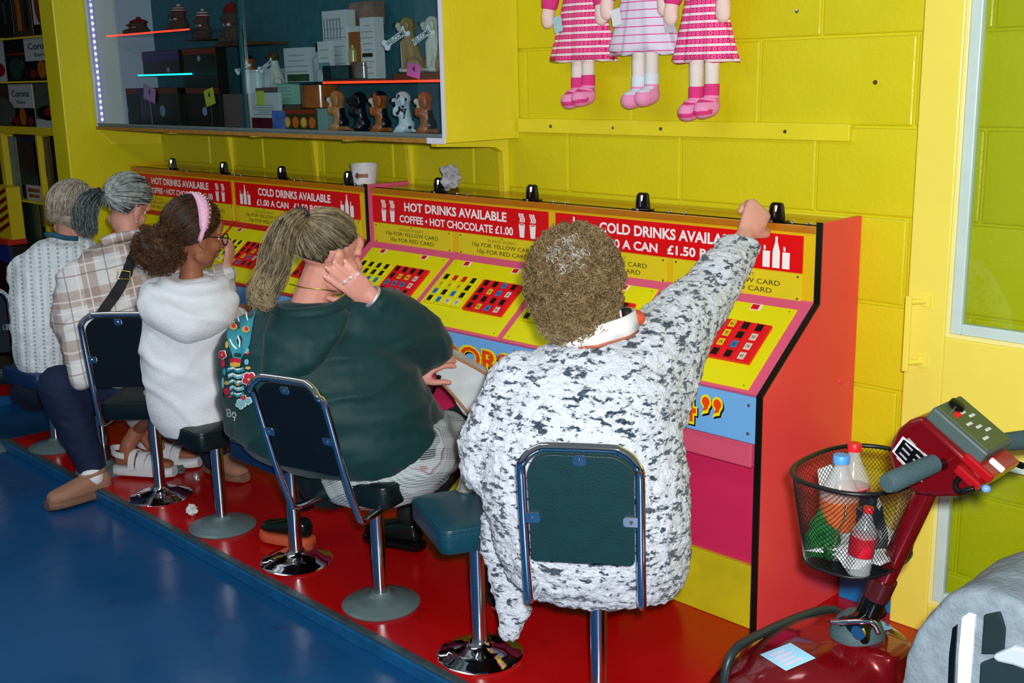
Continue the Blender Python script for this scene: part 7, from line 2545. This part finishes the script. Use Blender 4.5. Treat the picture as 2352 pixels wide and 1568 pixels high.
MB().tube([tiew + F2.n * .02 * math.cos(a) + Z * .02 * math.sin(a) for a in np.linspace(0, 2 * PI, 15)[:-1]], .010, 8, True).build('hair_tie', mat('tortoise_hair_tie', (70, 40, 30), .4, var=.6, vscale=80), P2, smooth=True)
MB().ell(hq(.078, .004, -.052), .006, .006, .006, 8, 6).build('earring', SILV, P2, smooth=True)
MB().ell(hq(.088, -.03, .012), .008, .006, .006, 8, 6).build('hearing_aid', mat('lilac_plastic', (120, 70, 130), .3), P2, smooth=True)

# ================================================================ woman in the white knit
F1 = Fig((-3.37, -0.60))
P1 = thing('person', 'seated person in a white cable knit jumper, farthest along the row', 'person', (-3.37, -0.60, 0.46))
g = F1.p
R1 = F1.ring
J = dict(pelvis=g(110, 880, .0), belly=g(105, 780, .0), chest=g(115, 650, -.04), neck=g(155, 545, -.10), skull=g(165, 500, -.10),
         lsh=g(70, 620, -.10), lel=g(80, 740, -.25), lwr=g(150, 700, -.34), rsh=g(190, 610, -.02), rel=g(215, 720, -.20), rwr=g(235, 690, -.32),
         lhip=g(80, 890, -.06), lkn=g(150, 820, -.42), lan=g(150, 930, -.42), ltoe=g(190, 940, -.54),
         rhip=g(140, 890, -.04), rkn=g(215, 820, -.42), ran=g(210, 930, -.42), rtoe=g(250, 940, -.54))
b = MB()
body_prims(b, J, .88)
hc = g(165, 488, -.10)
hq, hx, hf, hu = head_prims(b, hc, F1.r * .55 - F1.n * .72 - Z * .42, Z * .92 + F1.r * .25, 1.04)
for s, tn in (('l', -1), ('r', 1)):
    d = (J[s + 'wr'] - J[s + 'el']).normalized()
    hand_prims(b, J[s + 'wr'], d, -Z, .9, (.4, .4, .45, .5), tn)
put_body(P1, b, SKIN, .006)
eyes(P1, hq, hx, hf, hu, 1.04)
def cable():
    mt = mat('white_cable_knit', (216, 226, 232), .95, sheen=.2)
    n = NT(mt)
    x, y, z = n.xyz((0.0, 0.0, -math.atan2(F1.r.y, F1.r.x)))
    wx = n.m('ADD', x, n.m('MULTIPLY', z, -.06))
    fx = n.m('ABSOLUTE', n.m('SUBTRACT', n.m('FRACT', n.m('ADD', n.m('DIVIDE', wx, .038), 100)), .5))
    fz = n.m('ABSOLUTE', n.m('SUBTRACT', n.m('FRACT', n.m('ADD', n.m('DIVIDE', z, .017), 100)), .5))
    hole = n.m('MULTIPLY', n.m('LESS_THAN', fx, .13), n.m('LESS_THAN', fz, .27))
    c = n.mix(n.m('MULTIPLY', hole, .5), (222, 232, 238), (60, 96, 110))
    n.color(c)
    n.bump(n.m('SUBTRACT', n.m('ADD', n.m('MULTIPLY', fx, 1.2), n.m('MULTIPLY', n.noise(90, 2), .5)), hole), .8, .012)
    return mt
b = MB()
b.loft([R1(158, 540, -.10, 40, .07), R1(148, 558, -.09, 70, .10), R1(126, 610, -.06, 88, .15), R1(114, 680, -.03, 86, .17), R1(110, 750, .0, 80, .18), R1(112, 820, .0, 72, .18), R1(118, 865, .0, 62, .165), R1(122, 880, .0, 48, .14)], 30, 2.3)
b.chain([(g(70, 630, -.10), .10), (J['lel'], .085), (g(138, 705, -.31), .06)], 14)
b.chain([(g(185, 620, -.03), .10), (J['rel'], .085), (g(226, 695, -.29), .06)], 14)
kw = wrinkle(.008, 6, 10, 9.1)
garment(P1, 'knit_jumper', b, cable(), .0105, 5, kw)
MB().tube(smooth_path([g(105, 538, .0), g(125, 540, .03), g(150, 546, .035), g(178, 548, .02)], 5), .012, 8).build('blue_top_edge', mat('blue_print_top', (26, 92, 116), .7, var=.4, vscale=40), P1, smooth=True)
b = MB()
for s in 'lr':
    b.chain([(J[s + 'hip'], .11), (J[s + 'kn'], .08), (J[s + 'an'], .06)], 16)
b.ell(J['pelvis'], .17, .15, .11)
garment(P1, 'trousers', b, mat('navy_trousers', (12, 26, 52), .8), .011, 4)
for s in 'lr':
    h_ = J[s + 'an'].copy(); t_ = J[s + 'toe'].copy()
    h_.z = t_.z = .012
    b = MB()
    shoe_prims(b, h_, h_ + (t_ - h_).normalized() * .25, Z, .046, .075)
    garment(P1, 'shoe', b, mat('dark_blue_shoe', (16, 26, 40), .6), .008, 3)
# bobbed hair
HA = hair_mat('ash_grey_hair', (112, 104, 90), (150, 142, 124), .45)
HA2 = hair_mat('pale_ash_hair', (168, 160, 142), (200, 194, 178), .45)
A1 = axes(hx, hf, hu, .098, .116, .110)
hcc = hq(0, -.016, .030)
i1 = np.linalg.inv(A1)
l1 = lambda p: i1 @ np.array(tuple(p - hcc))
b = MB().ell(hcc, hx * .094, hf * .112, hu * .106, 24, 16).ell(hq(0, -.045, -.03), hx * .088, hf * .065, hu * .07)
me = remesh(b, .007, 3)
bm = bmesh.new(); bm.from_mesh(me)
hl1 = lambda v: not (v[1] > .35 and v[2] < .45) and v[2] > -.98
bmesh.ops.delete(bm, geom=[f for f in bm.faces if not hl1(l1(f.calc_center_median()))], context='FACES')
bm.to_mesh(me); bm.free()
me.transform(wm(P1).inverted())
link_mesh('hair', me, HA, P1, True)
crown = np.array((0, -.25, .97)); crown /= np.linalg.norm(crown)
ends = ell_dirs(900, lambda v: -.86 < v[2] < -.35 and v[1] < .35, A1)
ends = ends + 0
st_ = []
for grp, nm_, mm_ in ((ends[:560], 'hair_bob', HA), (ends[560:], 'hair_bob_light', HA2)):
    pa = swept_hair(tuple(hcc), A1, np.repeat(crown[None], len(grp), 0) + RNG.randn(len(grp), 3) * .22, np.array((0, 0, 1.0)), K=2)
    r0 = crown[None] + RNG.randn(len(grp), 3) * .25
    r0 /= np.linalg.norm(r0, axis=1, keepdims=True)
    out = []
    lf = RNG.uniform(1.0, 1.07, (len(grp), 1))
    for k in range(10):
        out.append(np.array(tuple(hcc))[None] + (slerp(r0, grp, k / 9) * lf) @ A1.T)
    strands(np.stack(out, axis=1), .0022, .0014, nm_, mm_, P1)
MB().tube(smooth_path([hq(.082, -.005, -.04), hq(.086, -.01, -.06), hq(.084, -.005, -.085)], 4), .003, 6).build('earring', SILV, P1, smooth=True)

# ================================================================ litter on the platform
crumple('crumpled_wrapper', 'small white crumpled paper on the red platform beside the grey stool base', 'litter', tuple(at(441, 1183, z=0.0)), (.030, .024, .022), mat('white_waste_paper', (214, 220, 222), .8), 4.4)
crumple('foil_scrap', 'tiny silver foil scrap on the red platform beside the chrome stool base', 'litter', tuple(at(452, 1108, z=0.0)), (.016, .012, .022), mat('crinkled_foil', (200, 206, 208), .3, metal=.7), 8.8)
crumple('grey_fluff', 'grey fluffy scrap on the platform behind the shiny chrome stool base', 'litter', tuple(at(410, 1086, z=0.0)), (.045, .03, .018), mat('grey_fluff', (90, 104, 104), .9), 6.1)
# flared silver cup left on the empty stool
cp = thing('metal_cup', 'small upturned silver cup on the empty teal stool', 'cup', tuple(at(1070, 1128, z=.4625)))
c_ = at(1072, 1124, z=.4625)
MB().lathe([(.030, 0), (.031, .003), (.024, .012), (.017, .035), (.016, .055), (.013, .058), (0, .058)], c_, 20).build('cup_body', mat('worn_silver', (190, 186, 178), .3, metal=.7), cp, smooth='auto')
